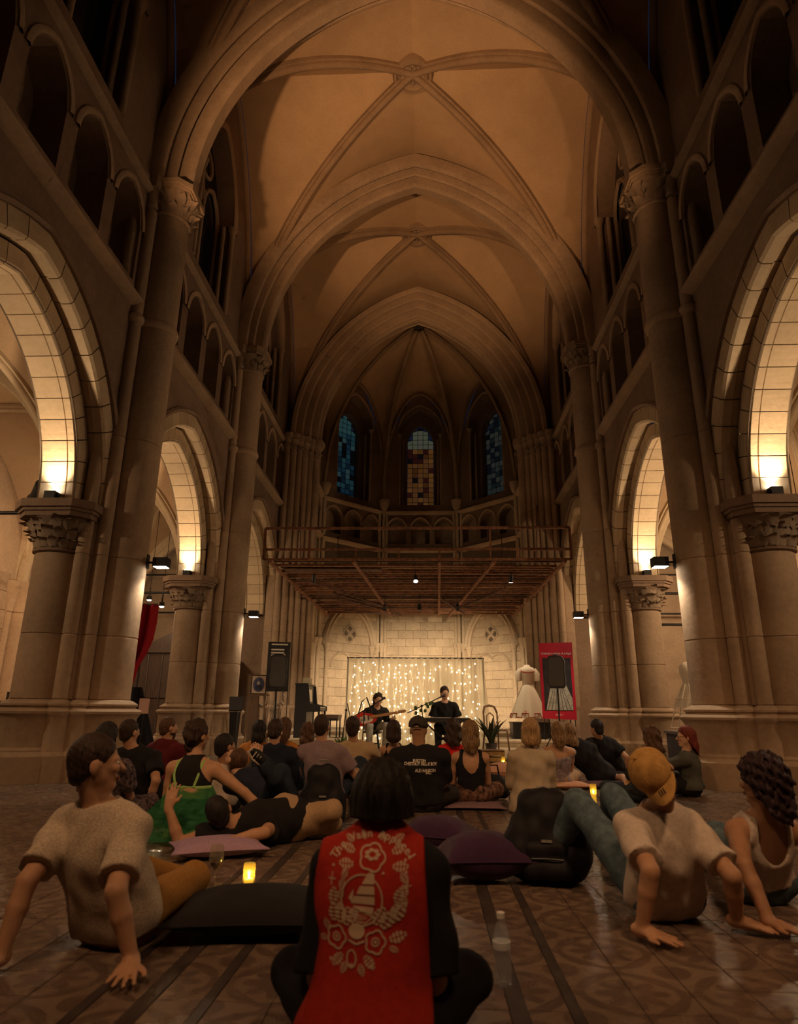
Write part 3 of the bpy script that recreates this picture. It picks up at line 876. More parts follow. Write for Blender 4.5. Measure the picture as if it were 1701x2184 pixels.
# corner shafts of the apse, from floor to vault
for k in range(6):
    phi = -PI/2-PI/8+PI/4*k
    R = AP/math.cos(PI/8)
    c = (R*math.sin(phi)*0.985, AC+R*math.cos(phi)*0.985)
    if k in (0, 5): continue
    t = root('pillar', (c[0], c[1], 0), -phi, ['slim apse corner shaft by the piano', 'slim apse corner shaft left behind the light curtain', 'slim apse corner shaft right behind the light curtain', 'slim apse corner shaft by the white dress'][k-1], 'shaft', 'apse corner shafts', 'structure')
    for z0, z1 in ((1.0, 3.2), (3.58, 5.6), (5.6, 7.4), (7.6, 9.3)):
        mb = MB()
        for x in (-0.16, 0, 0.16): mb.tube([(x, 0.0 if x else -0.06, z0), (x, 0.0 if x else -0.06, z1)], 0.075, 8)
        mb.build('shaft', M_APSE, t, True, 50)
    mb = MB()
    for x in (-0.16, 0, 0.16): mb.lathe([(0.075,3.2),(0.10,3.26),(0.09,3.34),(0.14,3.5),(0.15,3.58)], 10, (x, 0 if x else -0.06)); mb.lathe([(0.15,0.3),(0.15,0.7),(0.11,0.75),(0.12,0.9),(0.075,1.0)], 10, (x, 0 if x else -0.06))
    mb.build('shaft_capital', M_APSE, t, True, 50)
    mb = MB(); mb.lathe([(0.12,9.25),(0.2,9.4),(0.26,9.62),(0.27,9.72)], 10, (0, -0.05)); mb.build('corbel', M_STONE, t, True, 50)
# apse vault: five cells that meet in a boss
BOSS = Vector((0, 23.45, 16.3))
apc = root('ceiling_apse', (0,0,0), 0, 'ribbed vault over the apse above the stained-glass lancets', 'ceiling', None, 'structure')
def pz2(t): return arch_z(min(1, abs(t))*4.0, 4.0, 5.6)/5.6
for fi, (phi, nm) in enumerate(FACES):
    mb = MB(); n = 14; vs = []
    for i in range(n+1):
        s_ = i/n
        for j in range(2*n+1):
            u = -1+j/n
            wp = Vector((AP*math.sin(phi)+h*u*math.cos(phi), AC+AP*math.cos(phi)-h*u*math.sin(phi), 0))
            xy = wp.lerp(Vector((BOSS.x, BOSS.y, 0)), s_)
            zw = 9.7+6.6*pz2(abs(u))-1.35*(1-abs(u)); z = zw+(16.3-zw)*pz2(1-s_)
            vs.append((xy.x, xy.y, z))
    fs = []
    m = 2*n+1
    for i in range(n):
        for j in range(2*n): fs.append((i*m+j, i*m+j+1, (i+1)*m+j+1, (i+1)*m+j))
    mb.add(vs, fs); mb.build('vault_cell', M_VAULT, apc, True, 30)
    wr = MB(); pts = []
    for j in range(2*n+1):
        u = -1+j/n
        wp = Vector((AP*0.985*math.sin(phi)+h*u*math.cos(phi), AC+AP*0.985*math.cos(phi)-h*u*math.sin(phi), 0))
        pts.append((wp.x, wp.y, 9.7+6.6*pz2(abs(u))-1.35*(1-abs(u))-0.07))
    wr.tube(pts, 0.08, 6); wr.build('wall_rib', M_RIB, apc, True, 60)
for k in range(6):
    phi = -PI/2-PI/8+PI/4*k; R = AP/math.cos(PI/8); pts = []
    for i in range(21):
        t = 1-i/20*0.94
        p = Vector((R*math.sin(phi), AC+R*math.cos(phi), 0))
        xy = Vector((BOSS.x, BOSS.y, 0)).lerp(p, t*0.985)
        pts.append((xy.x, xy.y, 9.7+6.6*pz2(t)-0.07))
    MB().tube(pts, 0.085, 6).build('rib', M_RIB, apc, True, 60)
bb = put('boss', boss(0.40), M_RIB, apc, (BOSS.x, BOSS.y, BOSS.z-0.06)); put('boss_foliage', boss_fol(0.40), M_FOL, bb)
mb = MB(); n = 12   # strip of web between chancel arch and apse cells
rings = []
for y in (21.3, 23.2):
    rings.append([(x*(1.0 if y < 22 else 1.02), y, ZCAP-0.3+6.5*pz2(x/4.4)) for x in [-4.4+8.8*i/30 for i in range(31)]])
mb.sweep(rings).build('vault_cell', M_VAULT, apc, True, 30)
# wall left and right of the chancel arch above the springing
mb = MB()
for s in (-1, 1):
    xs = [4.3+0.4*i for i in range(2)]
pts = arch_pts(3.45, 4.9, 16, 0.9)
for (xa, za), (xb, zb) in zip(pts[:-1], pts[1:]):
    ta = ZCAP+VR*Pz(xa/4.5)+0.1 if abs(xa) < 4.5 else ZCAP; tb = ZCAP+VR*Pz(xb/4.5)+0.1 if abs(xb) < 4.5 else ZCAP
    mb.add([(xa, 21.3, ZCAP+za), (xb, 21.3, ZCAP+zb), (xb, 21.3, max(tb, ZCAP+zb)), (xa, 21.3, max(ta, ZCAP+za))], [(0,1,2,3)])
for s in (-1, 1):
    mb.add([(s*4.3, 21.35, 0), (s*5.9, 21.35, 0), (s*5.9, 21.35, 11), (s*4.3, 21.35, 11)], [(0,1,2,3)])
    mb.add([(s*3.95, 21.3, 0), (s*3.95, 23.2, 0), (s*3.95, 23.2, 12), (s*3.95, 21.3, 12)], [(0,1,2,3)])
mb.build('wall_chancel', M_STONE_D, None, label='wall around the chancel arch', cat='wall', kind='structure')

# ---------------------------------------------------------------- aisles
AXC, AXH = 7.62, 2.03
def apz(t): return arch_z(min(1, abs(t))*2.0, 2.0, 2.6)/2.6
AWEB = vault_web(AXH, 2.8, 3.95, 3.15, apz, 16).mesh('vault_web', True, 14); AWEB.materials.append(M_VAULT)
ADR = [diag_rib(AXH, 2.8, 3.95, 3.15, apz, 0.075, sg, 0.04).mesh('diagonal_rib', True, 50) for sg in (1, -1)]
for me in ADR: me.materials.append(M_ARCH)
ATR = arch_sweep(1.88, 2.75, 3.86, [(0.5,0.24),(0.22,0.24),(0.16,0.20),(0.18,0.13),(0.08,0.12),(0.02,0.08),(0,0),(0.02,-0.08),(0.08,-0.12),(0.18,-0.13),(0.16,-0.20),(0.22,-0.24),(0.5,-0.24)], 12).mesh('transverse_rib', True, 40)
ATR.materials.append(M_ARCH)
ABOSS = boss(0.26); ABOSS.materials.append(M_ARCH)
def aisle_respond():
    mb = MB()
    for x, y, r in ((0.0, 0, 0.2), (0.1, 0.28, 0.1), (0.1, -0.28, 0.1)):
        mb.lathe([(r+0.12,0),(r+0.12,0.4),(r+0.06,0.48),(r+0.06,0.85),(r+0.10,0.92),(r,1.02),(r,3.1),(r+0.03,3.13),(r+0.01,3.18),(r+0.1,3.55),(r+0.14,3.62),(r+0.14,3.84)], 14, (x, y))
    mb.box(0.05, 0.4, -0.4, 0.4, 0, 3.9)
    return mb.mesh('respond', True, 40)
ARS = aisle_respond(); ARS.materials.append(M_STONE)
ARCHW = panel(-2.8, 2.8, 0, 7.3, [(0, 1.0, 1.9, 4.0, 1.7)], 0.35, 12).mesh('aisle_wall'); ARCHW.materials.append(M_STONE)
AJM = arch_sweep(1.0, 1.7, 4.0, [(0.02,0.2),(0.0,0.05),(0.08,-0.05),(0.16,0.02),(0.22,-0.06),(0.32,-0.08),(0.40,0.0)], 12)
for sx in (-1, 1): AJM.tube([(sx*1.08,-0.02,1.9),(sx*1.08,-0.02,4.0)], 0.07, 8); AJM.tube([(sx*1.26,-0.04,1.9),(sx*1.26,-0.04,4.0)], 0.07, 8)
AJM = AJM.mesh('window_jamb', True, 50); AJM.materials.append(M_STONE)
AGL = MB().xz([(1.0,1.9)]+[(x,4.0+z) for x, z in arch_pts(1.0,1.7,8)]+[(-1.0,1.9)], 0.33, 0.35).mesh('pane'); AGL.materials.append(M_NIGHT)
for s in (-1, 1):
    nmS = 'left' if s < 0 else 'right'
    av = root('ceiling_aisle_left' if s < 0 else 'ceiling_aisle_right', (0,0,0), 0, f'ribbed vault over the {nmS} aisle', 'ceiling', None, 'structure')
    aw = root('wall_aisle_left' if s < 0 else 'wall_aisle_right', (0,0,0), 0, f'outer stone wall of the {nmS} aisle', 'wall', None, 'structure')
    for i, (yc, L) in enumerate(BAYS):
        sc = (1, L/5.6, 1)
        put('vault_web', AWEB, None, av, (s*AXC, yc, 0), None, sc)
        for me in ADR: put('diagonal_rib', me, None, av, (s*AXC, yc, 0), None, sc)
        put('boss', ABOSS, None, av, (s*AXC, yc, 3.95+3.15-0.05))
        rot = (0, 0, PI/2 if s < 0 else -PI/2)
        put('bay', ARCHW, None, aw, (s*9.66, yc, 0), rot, (L/5.6, 1, 1))
        if i > 0:
            wd = root(f"window_{(14 if s<0 else 18)+i}", (s*9.66, yc, 0), rot[2], f'dark aisle window on the {nmS}, {ORD[i]} bay', 'window', 'aisle windows', 'structure')
            put('pane', AGL, None, wd); put('jamb', AJM, None, wd)
        if i > 0:
            for lo, hi in ((-2.4, -1.35), (1.35, 2.4)): 
                ashlar(aw, lo, hi, 0.1, 4.0, (s*9.66, yc, 0), rot, 0.43, 0.75, M_STONE, -0.04)
            ashlar(aw, -1.35, 1.35, 0.1, 1.85, (s*9.66, yc, 0), rot, 0.43, 0.75, M_STONE, -0.04)
    for Y in PIERS+[21.3]:
        put('transverse_rib', ATR, None, av, (s*AXC, Y, 0))
        put('respond', ARS, None, aw, (s*9.55, Y, 0), (0, 0, 0 if s > 0 else PI))
    mb = MB().add([(s*4.5,22.0,0),(s*9.8,22.0,0),(s*9.8,22.0,8),(s*4.5,22.0,8)], [(0,1,2,3)])
    mb.build('wall_aisle_end_left' if s < 0 else 'wall_aisle_end_right', M_STONE, None, label=f'end wall of the {nmS} aisle', cat='wall', kind='structure')
MB().add([(-9.8,-4.3,0),(9.8,-4.3,0),(9.8,-4.3,17),(-9.8,-4.3,17)], [(0,1,2,3)]).build('wall_back', M_STONE_D, None, label='entrance wall behind the viewer', cat='wall', kind='structure')

# ---------------------------------------------------------------- floor
flo = MB(); flo.add([(-9.8,-4.3,-0.006),(9.8,-4.3,-0.006),(9.8,22,-0.006),(-9.8,22,-0.006)], [(0,1,2,3)])
FL = flo.build('floor', M_GROUT, None, label='old patterned tile floor with dark border strips', cat='floor', kind='structure')
T = 0.21
cells = []      # (x0,x1,y0,y1, material)
def row_cells(y0, y1):
    out = []
    for sgn in (-1, 1):
        for a, b, m in ((0.44, 0.60, 0), (0.66, 0.80, 0)):
            out.append((min(sgn*a, sgn*b), max(sgn*a, sgn*b), y0, y1, m))
        k = 0
        while 0.84+T*k < 4.6:
            a, b = 0.84+T*k, 0.84+T*(k+1); out.append((min(sgn*a, sgn*b), max(sgn*a, sgn*b), y0, y1, 0)); k += 1
    for k in range(4): out.append((-0.40+0.2*k, -0.40+0.2*(k+1), y0, y1, 0))
    return out
y = -1.0
while y < 16.0:
    cells += row_cells(y, y+T); y += T
def vis(c):
    x, yy = (c[0]+c[1])/2, (c[2]+c[3])/2
    return yy > 2.35 and abs(x-0.33+0.04*yy) < 0.66*yy+0.1
near = sorted([c for c in cells if vis(c)], key=lambda c: c[2]**2+(c[0]-0.33)**2*0.2)[:300]
nset = set(id(c) for c in near)
TM = {}
for c in near:
    k = (round(c[1]-c[0], 3), round(c[3]-c[2], 3))
    if k not in TM:
        w2, d2 = k[0]/2-0.0018, k[1]/2-0.0018; e = 0.002
        mb = MB(); mb.add([(-w2,-d2,-0.006),(w2,-d2,-0.006),(w2,d2,-0.006),(-w2,d2,-0.006),(-w2,-d2,-0.0015),(w2,-d2,-0.0015),(w2,d2,-0.0015),(-w2,d2,-0.0015),(-w2+e,-d2+e,0),(w2-e,-d2+e,0),(w2-e,d2-e,0),(-w2+e,d2-e,0)],
            [(0,1,5,4),(1,2,6,5),(2,3,7,6),(3,0,4,7),(4,5,9,8),(5,6,10,9),(6,7,11,10),(7,4,8,11),(8,9,10,11)])
        TM[k] = mb.mesh('tile'); TM[k].materials.append(M_TILE)
    put('tile', TM[k], None, FL, ((c[0]+c[1])/2, (c[2]+c[3])/2, random.uniform(-0.0008, 0.0006)), (random.uniform(-0.003, 0.003), random.uniform(-0.003, 0.003), 0))
mb = MB()
for c in cells:
    if id(c) in nset: continue
    e = 0.002
    mb.add([(c[0]+e,c[2]+e,0),(c[1]-e,c[2]+e,0),(c[1]-e,c[3]-e,0),(c[0]+e,c[3]-e,0)], [(0,1,2,3)])
for s in (-1, 1):
    mb.add([(s*4.61,-1,0),(s*9.6,-1,0),(s*9.6,22,0),(s*4.61,22,0)], [(0,1,2,3)])
mb.add([(-4.6,15.9,0),(4.6,15.9,0),(4.6,22,0),(-4.6,22,0)], [(0,1,2,3)])
o = mb.build('distant_tiles', M_TILE, FL); o['kind'] = 'stuff'
for sgn in (-1, 1):
    for a, b in ((0.40, 0.44), (0.60, 0.66), (0.80, 0.84)):
        k = 0
        yy = -1.0
        while yy < 15.9:
            ln = 1.05
            mb = MB(); x0, x1 = min(sgn*a, sgn*b), max(sgn*a, sgn*b)
            mb.box(x0+0.001, x1-0.001, yy+0.001, yy+ln-0.001, -0.006, 0.0005); mb.build('border_strip', M_TILED, FL); yy += ln

# ---------------------------------------------------------------- stage steps
def step(name, x0, x1, y0, y1, z0, z1, lab):
    r = root(name, (0,0,0), 0, lab, 'step', 'stage steps', 'structure')
    n = max(1, round((x1-x0)/1.2)); w = (x1-x0)/n
    for k in range(n):
        mb = MB(); a, b = x0+w*k+0.002, x0+w*(k+1)-0.002
        mb.sweep([[(x,y1,z0),(x,y0+0.03,z0),(x,y0+0.03,z1-0.05),(x,y0,z1-0.04),(x,y0,z1-0.01),(x,y0+0.01,z1),(x,y1,z1)] for x in (a, b)], False, True)
        mb.build('slab', M_APSE, r)
step('floor_step_1', -3.55, 3.55, 12.75, 16.2, 0, 0.15, 'lowest stone step of the stage under the musicians')
step('floor_step_2', -3.55, 3.55, 16.2, 18.4, 0, 0.30, 'second stone step of the stage behind the light curtain')
step('floor_step_3', -3.9, 3.9, 18.4, 27.2, 0, 0.42, 'top stone level of the stage in the apse')
# ================================================================== lamps

def box_mesh(name, x, y, z, c=0.006):
    return MB().box(-x/2, x/2, -y/2, y/2, -z/2, z/2).mesh(name)
UPB = box_mesh('housing', 0.16, 0.14, 0.12); UPB.materials.append(M_IRON)
UPL = MB().box(-0.06, 0.06, -0.05, 0.05, 0.061, 0.066).mesh('lens'); UPL.materials.append(M_LAMPGLOW)
UPBR = MB().box(-0.10, -0.085, -0.015, 0.015, -0.06, 0.04).mesh('bracket'); UPBR.materials.append(M_IRON)
WHO = {-1: 'left', 1: 'right'}
for s in (-1, 1):
    for Y, nm in ((4.1, 'outside the picture'), (9.7, 'near'), (15.3, 'far')):
        y = Y-0.885
        r = root('uplight', (s*5.18, y, 3.92), 0, f'small uplight box on the capital of the {nm} {WHO[s]} pillar', 'uplight', 'uplights on the capitals')
        put('housing', UPB, None, r); put('lens', UPL, None, r); put('bracket', UPBR, None, r); put('bracket', UPBR, None, r, (0.185, 0, 0))
        spot((s*5.18, y-0.01, 4.00), (s*5.18, y-0.35, 6.6), UPW, 110, 0.9, WARMW, 0.04)
        if Y > 5:
            spot((s*5.18, y+1.775, 4.0), (s*5.18, y+2.2, 6.6), UPW*0.35, 95, 0.9, WARMW, 0.04)
WLB = MB().box(-0.11, 0.11, -0.09, 0.09, -0.07, 0.07).mesh('housing'); WLB.materials.append(M_IRON)
WLL = MB().box(-0.095, 0.095, -0.075, 0.075, -0.075, -0.069).mesh('lens'); WLL.materials.append(M_LAMPGLOW)
WLA = MB().box(-0.22, -0.10, -0.012, 0.012, -0.01, 0.02).box(-0.24, -0.215, -0.05, 0.05, -0.09, 0.13).mesh('wall_arm'); WLA.materials.append(M_IRON)
for s in (-1, 1):
    for Y, nm in ((9.7, 'near'), (15.3, 'far')):
        r = root('wall_lamp', (s*3.83, Y+0.08, 3.13), 0 if s < 0 else PI, f'box lamp shining down the {nm} {WHO[s]} pillar', 'wall lamp', 'box lamps on the pillars')
        put('housing', WLB, None, r); put('lens', WLL, None, r); put('wall_arm', WLA, None, r)
        spot((s*3.83, Y+0.08, 3.04), (s*3.95, Y+0.0, 0), WLW, 110, 0.7, COOLW, 0.05)
# stage cans on the iron canopy
def can(loc, tgt, w, lit, lab):
    r = root('stage_light', loc, 0, lab, 'stage light', 'small stage lights under the canopy')
    d = (Vector(tgt)-Vector(loc)).normalized(); q = Vector((0,0,-1)).rotation_difference(d)
    m = MB().lathe([(0.03,0.11),(0.055,0.10),(0.06,-0.08),(0.065,-0.10)], 12); o = m.build('can', M_BLACK, r, True, 40); o.rotation_mode = 'QUATERNION'; o.rotation_quaternion = q
    m = MB().lathe([(0.0,-0.10),(0.055,-0.101)], 12); o2 = m.build('lens', M_LAMPGLOW if lit else M_BLACK, r); o2.rotation_mode = 'QUATERNION'; o2.rotation_quaternion = q
    MB().bar((0,0,0.09), (0,0,0.52), 0.015).build('hanger', M_IRON, r)
    if lit: spot(Vector(loc)+d*0.13, tgt, w, 95, 0.9, STC, 0.05)
can((-1.05, 20.6, 4.08), (-1.0, 24.5, 1.2), STW, True, 'lit stage light above the left of the light curtain')
can((1.25, 20.6, 4.10), (1.0, 24.5, 1.4), STW, True, 'lit stage light above the right of the light curtain')
can((0.0, 17.0, 4.30), (0.2, 14.4, 0.9), STW*0.12, True, 'lit stage light above the singer near the canopy front')
can((2.55, 17.3, 4.36), (2.4, 17.9, 0.8), STW*0.16, True, 'lit stage light above the white dress')
can((0.05, 20.6, 4.10), (0.05, 20.4, 0), 0, False, 'unlit black stage light in the middle of the canopy')
can((-2.75, 17.2, 4.34), (-3.0, 18.4, 0.8), STW*0.22, True, 'lit stage light above the piano')
# floodlights clamped on the arcade capitals
def flood(loc, tgt, watts, lab, deg=70, on=True, col=WARM):
    r = root('floodlight', loc, 0, lab, 'floodlight', 'black floodlights on the capitals')
    d = (Vector(tgt)-Vector(loc)).normalized(); q = Vector((0,0,-1)).rotation_difference(d)
    o = MB().lathe([(0.07,0.20),(0.13,0.16),(0.135,-0.12),(0.16,-0.20),(0.165,-0.21)], 16).build('body', M_BLACK, r, True, 40); o.rotation_mode = 'QUATERNION'; o.rotation_quaternion = q
    o = MB().lathe([(0.0,-0.19),(0.15,-0.191)], 16).build('lens', M_LAMPGLOW if on else M_NIGHT, r); o.rotation_mode = 'QUATERNION'; o.rotation_quaternion = q
    MB().tube([(-0.15,0,0),(-0.15,0,-0.16),(0.15,0,-0.16),(0.15,0,0)], 0.012, 6).tube([(0,0,-0.16),(0,0,-0.24)], 0.02, 6).build('yoke', M_IRON, r, True)
    if on: spot(Vector(loc)+d*0.24, tgt, watts, deg, 0.7, col, 0.10)
flood((-5.62, 9.25, 4.13), (-8.5, 12.5, 2.0), 600, 'black floodlight on the capital of the near left pillar', 90)
flood((5.62, 10.42, 4.42), (0.0, 13.5, 1.0), 1500, 'black floodlight on the capital of the near right pillar', 38, True, STC)
flood((5.6, 15.75, 4.13), (0.5, 20.0, 1.5), 150, 'black floodlight on the capital of the far right pillar', 50)
flood((-3.72, 4.1, 4.9), (0.8, 14.5, 15.8), FLW, 'black floodlight on the left pillar outside the picture', 47)
flood((3.72, 4.1, 4.9), (-0.8, 16.5, 15.8), FLW*0.42, 'black floodlight on the right pillar outside the picture', 44)
RZ = 3.62
# long tie rods across the arcade and the aisle rails that carry lamps
def rod(p0, p1, lab, rad=0.03):
    o = MB().tube([p0, p1], rad, 8).build('tie_rod', M_IRON, None, True, 60); tag(o, lab, 'tie rod', 'black iron tie rods', 'structure')
rod((-5.3, 9.0, 3.72), (-9.5, 9.0, 3.72), 'black iron rod across the left aisle, nearest')
rod((5.5, 9.3, 3.75), (9.5, 9.3, 3.75), 'black iron rod across the right aisle, nearest')
rod((-5.5, 15.3, RZ), (-9.4, 15.3, RZ), 'black iron rod across the left aisle at the second pillar')
rod((5.5, 15.3, RZ), (9.4, 15.3, RZ), 'upper black iron rod across the right aisle at the second pillar')
rod((5.5, 15.3, RZ-0.72), (9.4, 15.3, RZ-0.72), 'lower black iron rod across the right aisle at the second pillar')
rod((-4.9, 20.9, 3.95), (-9.4, 20.9, 3.95), 'lower black iron rod across the end of the left aisle')
rod((-4.9, 20.9, 5.2), (-9.4, 20.9, 5.2), 'upper black iron rod across the end of the left aisle')
rod((4.6, 20.9, 3.95), (9.4, 20.9, 3.95), 'lower black iron rod across the end of the right aisle')
rod((4.6, 20.9, 5.2), (9.4, 20.9, 5.2), 'upper black iron rod across the end of the right aisle')
# aisle lamps on the rods
def track_lamp(loc, tgt, w, lab, deg=100):
    r = root('track_lamp', loc, 0, lab, 'lamp', 'aisle lamps')
    MB().lathe([(0.02,0.30),(0.02,0.06),(0.06,0.05),(0.08,-0.06)], 10).build('housing', M_IRON, r, True, 40)
    MB().ell((0,0,-0.06), (0.06,0.06,0.03), 10, 6).build('bulb', M_LAMPGLOW, r, True)
    MB().tube([(0,0,0.29),(0,0,2.9)], 0.008, 5).build('cord', M_IRON, r)
    point(Vector(loc)-Vector((0,0,0.14)), w, WARMW, 0.06)
track_lamp((-6.6, 16.6, 3.55), None, ALW, 'glaring bare lamp in the left aisle behind the second arch')
track_lamp((-7.7, 12.5, 4.6), None, ALW*1.1, 'lamp hidden in the left aisle vault, second bay')
track_lamp((7.6, 12.5, 4.4), None, ALW*2.6, 'lamp hidden in the right aisle vault, second bay')
track_lamp((7.6, 18.3, 4.0), None, ALW*2.2, 'lamp hidden in the right aisle vault, far bay')
track_lamp((-7.7, 6.4, 4.3), None, ALW*1.1, 'lamp hidden in the left aisle vault, nearest bay')
track_lamp((7.7, 6.4, 4.3), None, ALW*1.1, 'lamp hidden in the right aisle vault, nearest bay')
track_lamp((-7.7, 18.3, 4.0), None, ALW*0.4, 'lamp hidden in the left aisle vault, far bay')
# fill lamps added behind the viewer to light the crowd and soften shadows
for hx, nm in ((-2.2, 'left'), (2.4, 'right')):
    HL = root('added_fill_lamp', (hx, -0.9, 7.5), 0, f'added hanging fill lamp over the nave behind the viewer, {nm} of two', 'lamp', 'added fill lamps')
    MB().lathe([(0.02,0.5),(0.02,0.2),(0.30,0.15),(0.45,0)], 16).build('shade', M_IRON, HL, True)
    MB().ell((0,0,0.02), (0.12,0.12,0.08), 10, 6).build('bulb', M_LAMPGLOW, HL, True)
    MB().tube([(0,0,0.5),(0,0,8.6)], 0.01, 5).build('cord', M_IRON, HL)
    spot((hx, -0.9, 7.35), (0.4+hx*0.25, 7.4, 0), HLW*1.5, 66, 1.0, WARM, 0.40)

# ------------------------------------------------------------------ iron canopy over the stage
can_root = root('iron_canopy', (0,0,0), 0, 'rusty iron canopy frame hung across the chancel above the stage', 'canopy')
def beam(p0, p1, w, hh=None, m=None):
    MB().bar(p0, p1, w, hh).build('beam', m or M_RUST, can_root)
YF, YB = 16.0, 24.0
zc_ = lambda y: 4.60-(y-YF)*0.030
for z in (4.60, 4.86, 5.42): beam((-3.85, YF, z), (3.9, YF, z), 0.05, 0.06)
beam((-3.85, YF, 4.60), (-3.85, YF, 5.42), 0.06); beam((3.9, YF, 4.60), (3.9, YF, 5.42), 0.06)
for x in (-2.7, -1.5, -0.4, 0.62, 1.9, 2.6): beam((x, YF, 4.60), (x, YF, 5.42 if x in (1.9, -2.7) else 4.86), 0.045)
k = 0; y = 16.35
while y < 24.01:
    jit = random.uniform(-0.06, 0.06)
    xw = 3.85 if y < 21 else 3.6
    beam((-xw+random.uniform(0, 0.3), y+jit, zc_(y)+random.uniform(-0.03, 0.05)), (xw-random.uniform(0, 0.3), y-jit, zc_(y)+random.uniform(-0.03, 0.05)), random.choice((0.04, 0.05, 0.07, 0.11)), 0.05, random.choice((M_RUST, M_RUST, M_RUST_D)))
    y += 0.27; k += 1
for x0, x1 in ((-3.7, -3.4), (-1.55, -1.0), (0.62, 0.72), (2.0, 1.1), (3.75, 3.4)):
    beam((x0, YF, zc_(YF)-0.05), (x1, YB, zc_(YB)-0.06), 0.07, 0.07)
for y_, z_ in ((20.6, 4.575), (17.0, 4.80), (17.3, 4.85)): beam((-3.7, y_, z_), (3.7, y_, z_), 0.05, 0.05)
for x0, y0, x1, y1 in ((-3.0, 18.2, -1.2, 22.0), (-1.0, 22.4, -2.6, 19.8), (-0.7, 23.6, -2.2, 21.0), (0.7, 20.5, 1.6, 23.4), (2.6, 19.0, 1.3, 22.6), (-2.6, 22.8, -0.6, 23.9)):
    beam((x0, y0, zc_(y0)-0.08), (x1, y1, zc_(y1)-0.08), 0.05, 0.05, M_RUST_D)
for xw, y0, y1, z in ((-3.5, 16.8, 17.2, 4.52), (0.2, 18.0, 18.5, 4.58)):
    MB().box(xw, xw+2.6, y0, y1, z, z+0.03).build('board', M_RUST_D, can_root)
for x0, x1, y0, y1 in ((-3.6, 3.5, 17.7, 18.0), (-3.5, -0.4, 19.4, 19.8), (-0.2, 3.5, 20.6, 20.95), (-3.3, 3.3, 22.1, 22.5), (-3.2, 0.5, 23.3, 23.7)):
    MB().box(x0, x1, y0, y1, zc_(y0)+0.05, zc_(y0)+0.075).build('board', M_RUST_D, can_root)
for x, y in ((-3.7, 20.2), (3.7, 20.2), (-3.0, 24.0), (3.0, 24.0)):
    beam((x, y, zc_(y)), (x*1.05, y+0.2, 7.4), 0.03, 0.03, M_RUST_D)
# ================================================================== people: each body is one closed skin grown from a field of tapered limbs
def V(*a): return np.array(a, dtype=float)
def nrm(v):
    v = np.asarray(v, float); n = np.linalg.norm(v); return v/n if n > 1e-9 else V(0, 0, 1)

class Prim:
    def __init__(self, kind, lo, hi, k, op, **d):
        self.kind, self.lo, self.hi, self.k, self.op = kind, np.asarray(lo, float), np.asarray(hi, float), k, op
        self.__dict__.update(d)
def cone(p0, p1, r0, r1, k=0.02, flat0=False, flat1=False):
    p0 = np.asarray(p0, float); p1 = np.asarray(p1, float); m = max(r0, r1)
    return Prim('cone', np.minimum(p0, p1)-m, np.maximum(p0, p1)+m, k, 'u', p0=p0, p1=p1, r0=r0, r1=r1, s=1.0, n=None, f0=flat0, f1=flat1)
def econe(p0, p1, r0, r1, n, s, k=0.03):
    q = cone(p0, p1, r0, r1, k); q.n = nrm(n); q.s = s; return q
def ell(c, r, R=None, k=0.02, op='u'):
    c = np.asarray(c, float); m = max(r); R = np.eye(3) if R is None else np.asarray(R, float)
    return Prim('ell', c-m, c+m, k, op, c=c, r=np.asarray(r, float), R=R)
def infl(prims, d):
    out = []
    for q in prims:
        c = Prim(q.kind, q.lo-d, q.hi+d, q.k, q.op, **{a: b for a, b in q.__dict__.items() if a not in ('kind', 'lo', 'hi', 'k', 'op')})
        if c.kind == 'cone': c.r0 = q.r0+d; c.r1 = q.r1+d
        else: c.r = q.r+d
        out.append(c)
    return out

def eval_prim(q, X, Y, Z):
    if q.kind == 'cone':
        dx, dy, dz = X-q.p0[0], Y-q.p0[1], Z-q.p0[2]; ax = q.p1-q.p0
        if q.n is not None and q.s != 1.0:
            t = (dx*q.n[0]+dy*q.n[1]+dz*q.n[2])*(q.s-1)
            dx = dx+t*q.n[0]; dy = dy+t*q.n[1]; dz = dz+t*q.n[2]
            ax = ax+q.n*(ax @ q.n)*(q.s-1)
        L2 = ax @ ax+1e-12
        t = (dx*ax[0]+dy*ax[1]+dz*ax[2])/L2
        tc = np.clip(t, 0, 1)
        d = np.sqrt((dx-tc*ax[0])**2+(dy-tc*ax[1])**2+(dz-tc*ax[2])**2)-(q.r0+tc*(q.r1-q.r0))
        if q.n is not None and q.s != 1.0: d = d*(0.5+0.5/q.s)
        L = math.sqrt(L2)
        if q.f1: d = np.maximum(d, (t-1)*L)
        if q.f0: d = np.maximum(d, -t*L)
        return d
    dx, dy, dz = X-q.c[0], Y-q.c[1], Z-q.c[2]; R = q.R
    a = (dx*R[0,0]+dy*R[0,1]+dz*R[0,2]); b = (dx*R[1,0]+dy*R[1,1]+dz*R[1,2]); c = (dx*R[2,0]+dy*R[2,1]+dz*R[2,2])
    k0 = np.sqrt((a/q.r[0])**2+(b/q.r[1])**2+(c/q.r[2])**2); k1 = np.sqrt((a/q.r[0]**2)**2+(b/q.r[1]**2)**2+(c/q.r[2]**2)**2)+1e-9
    return k0*(k0-1)/k1

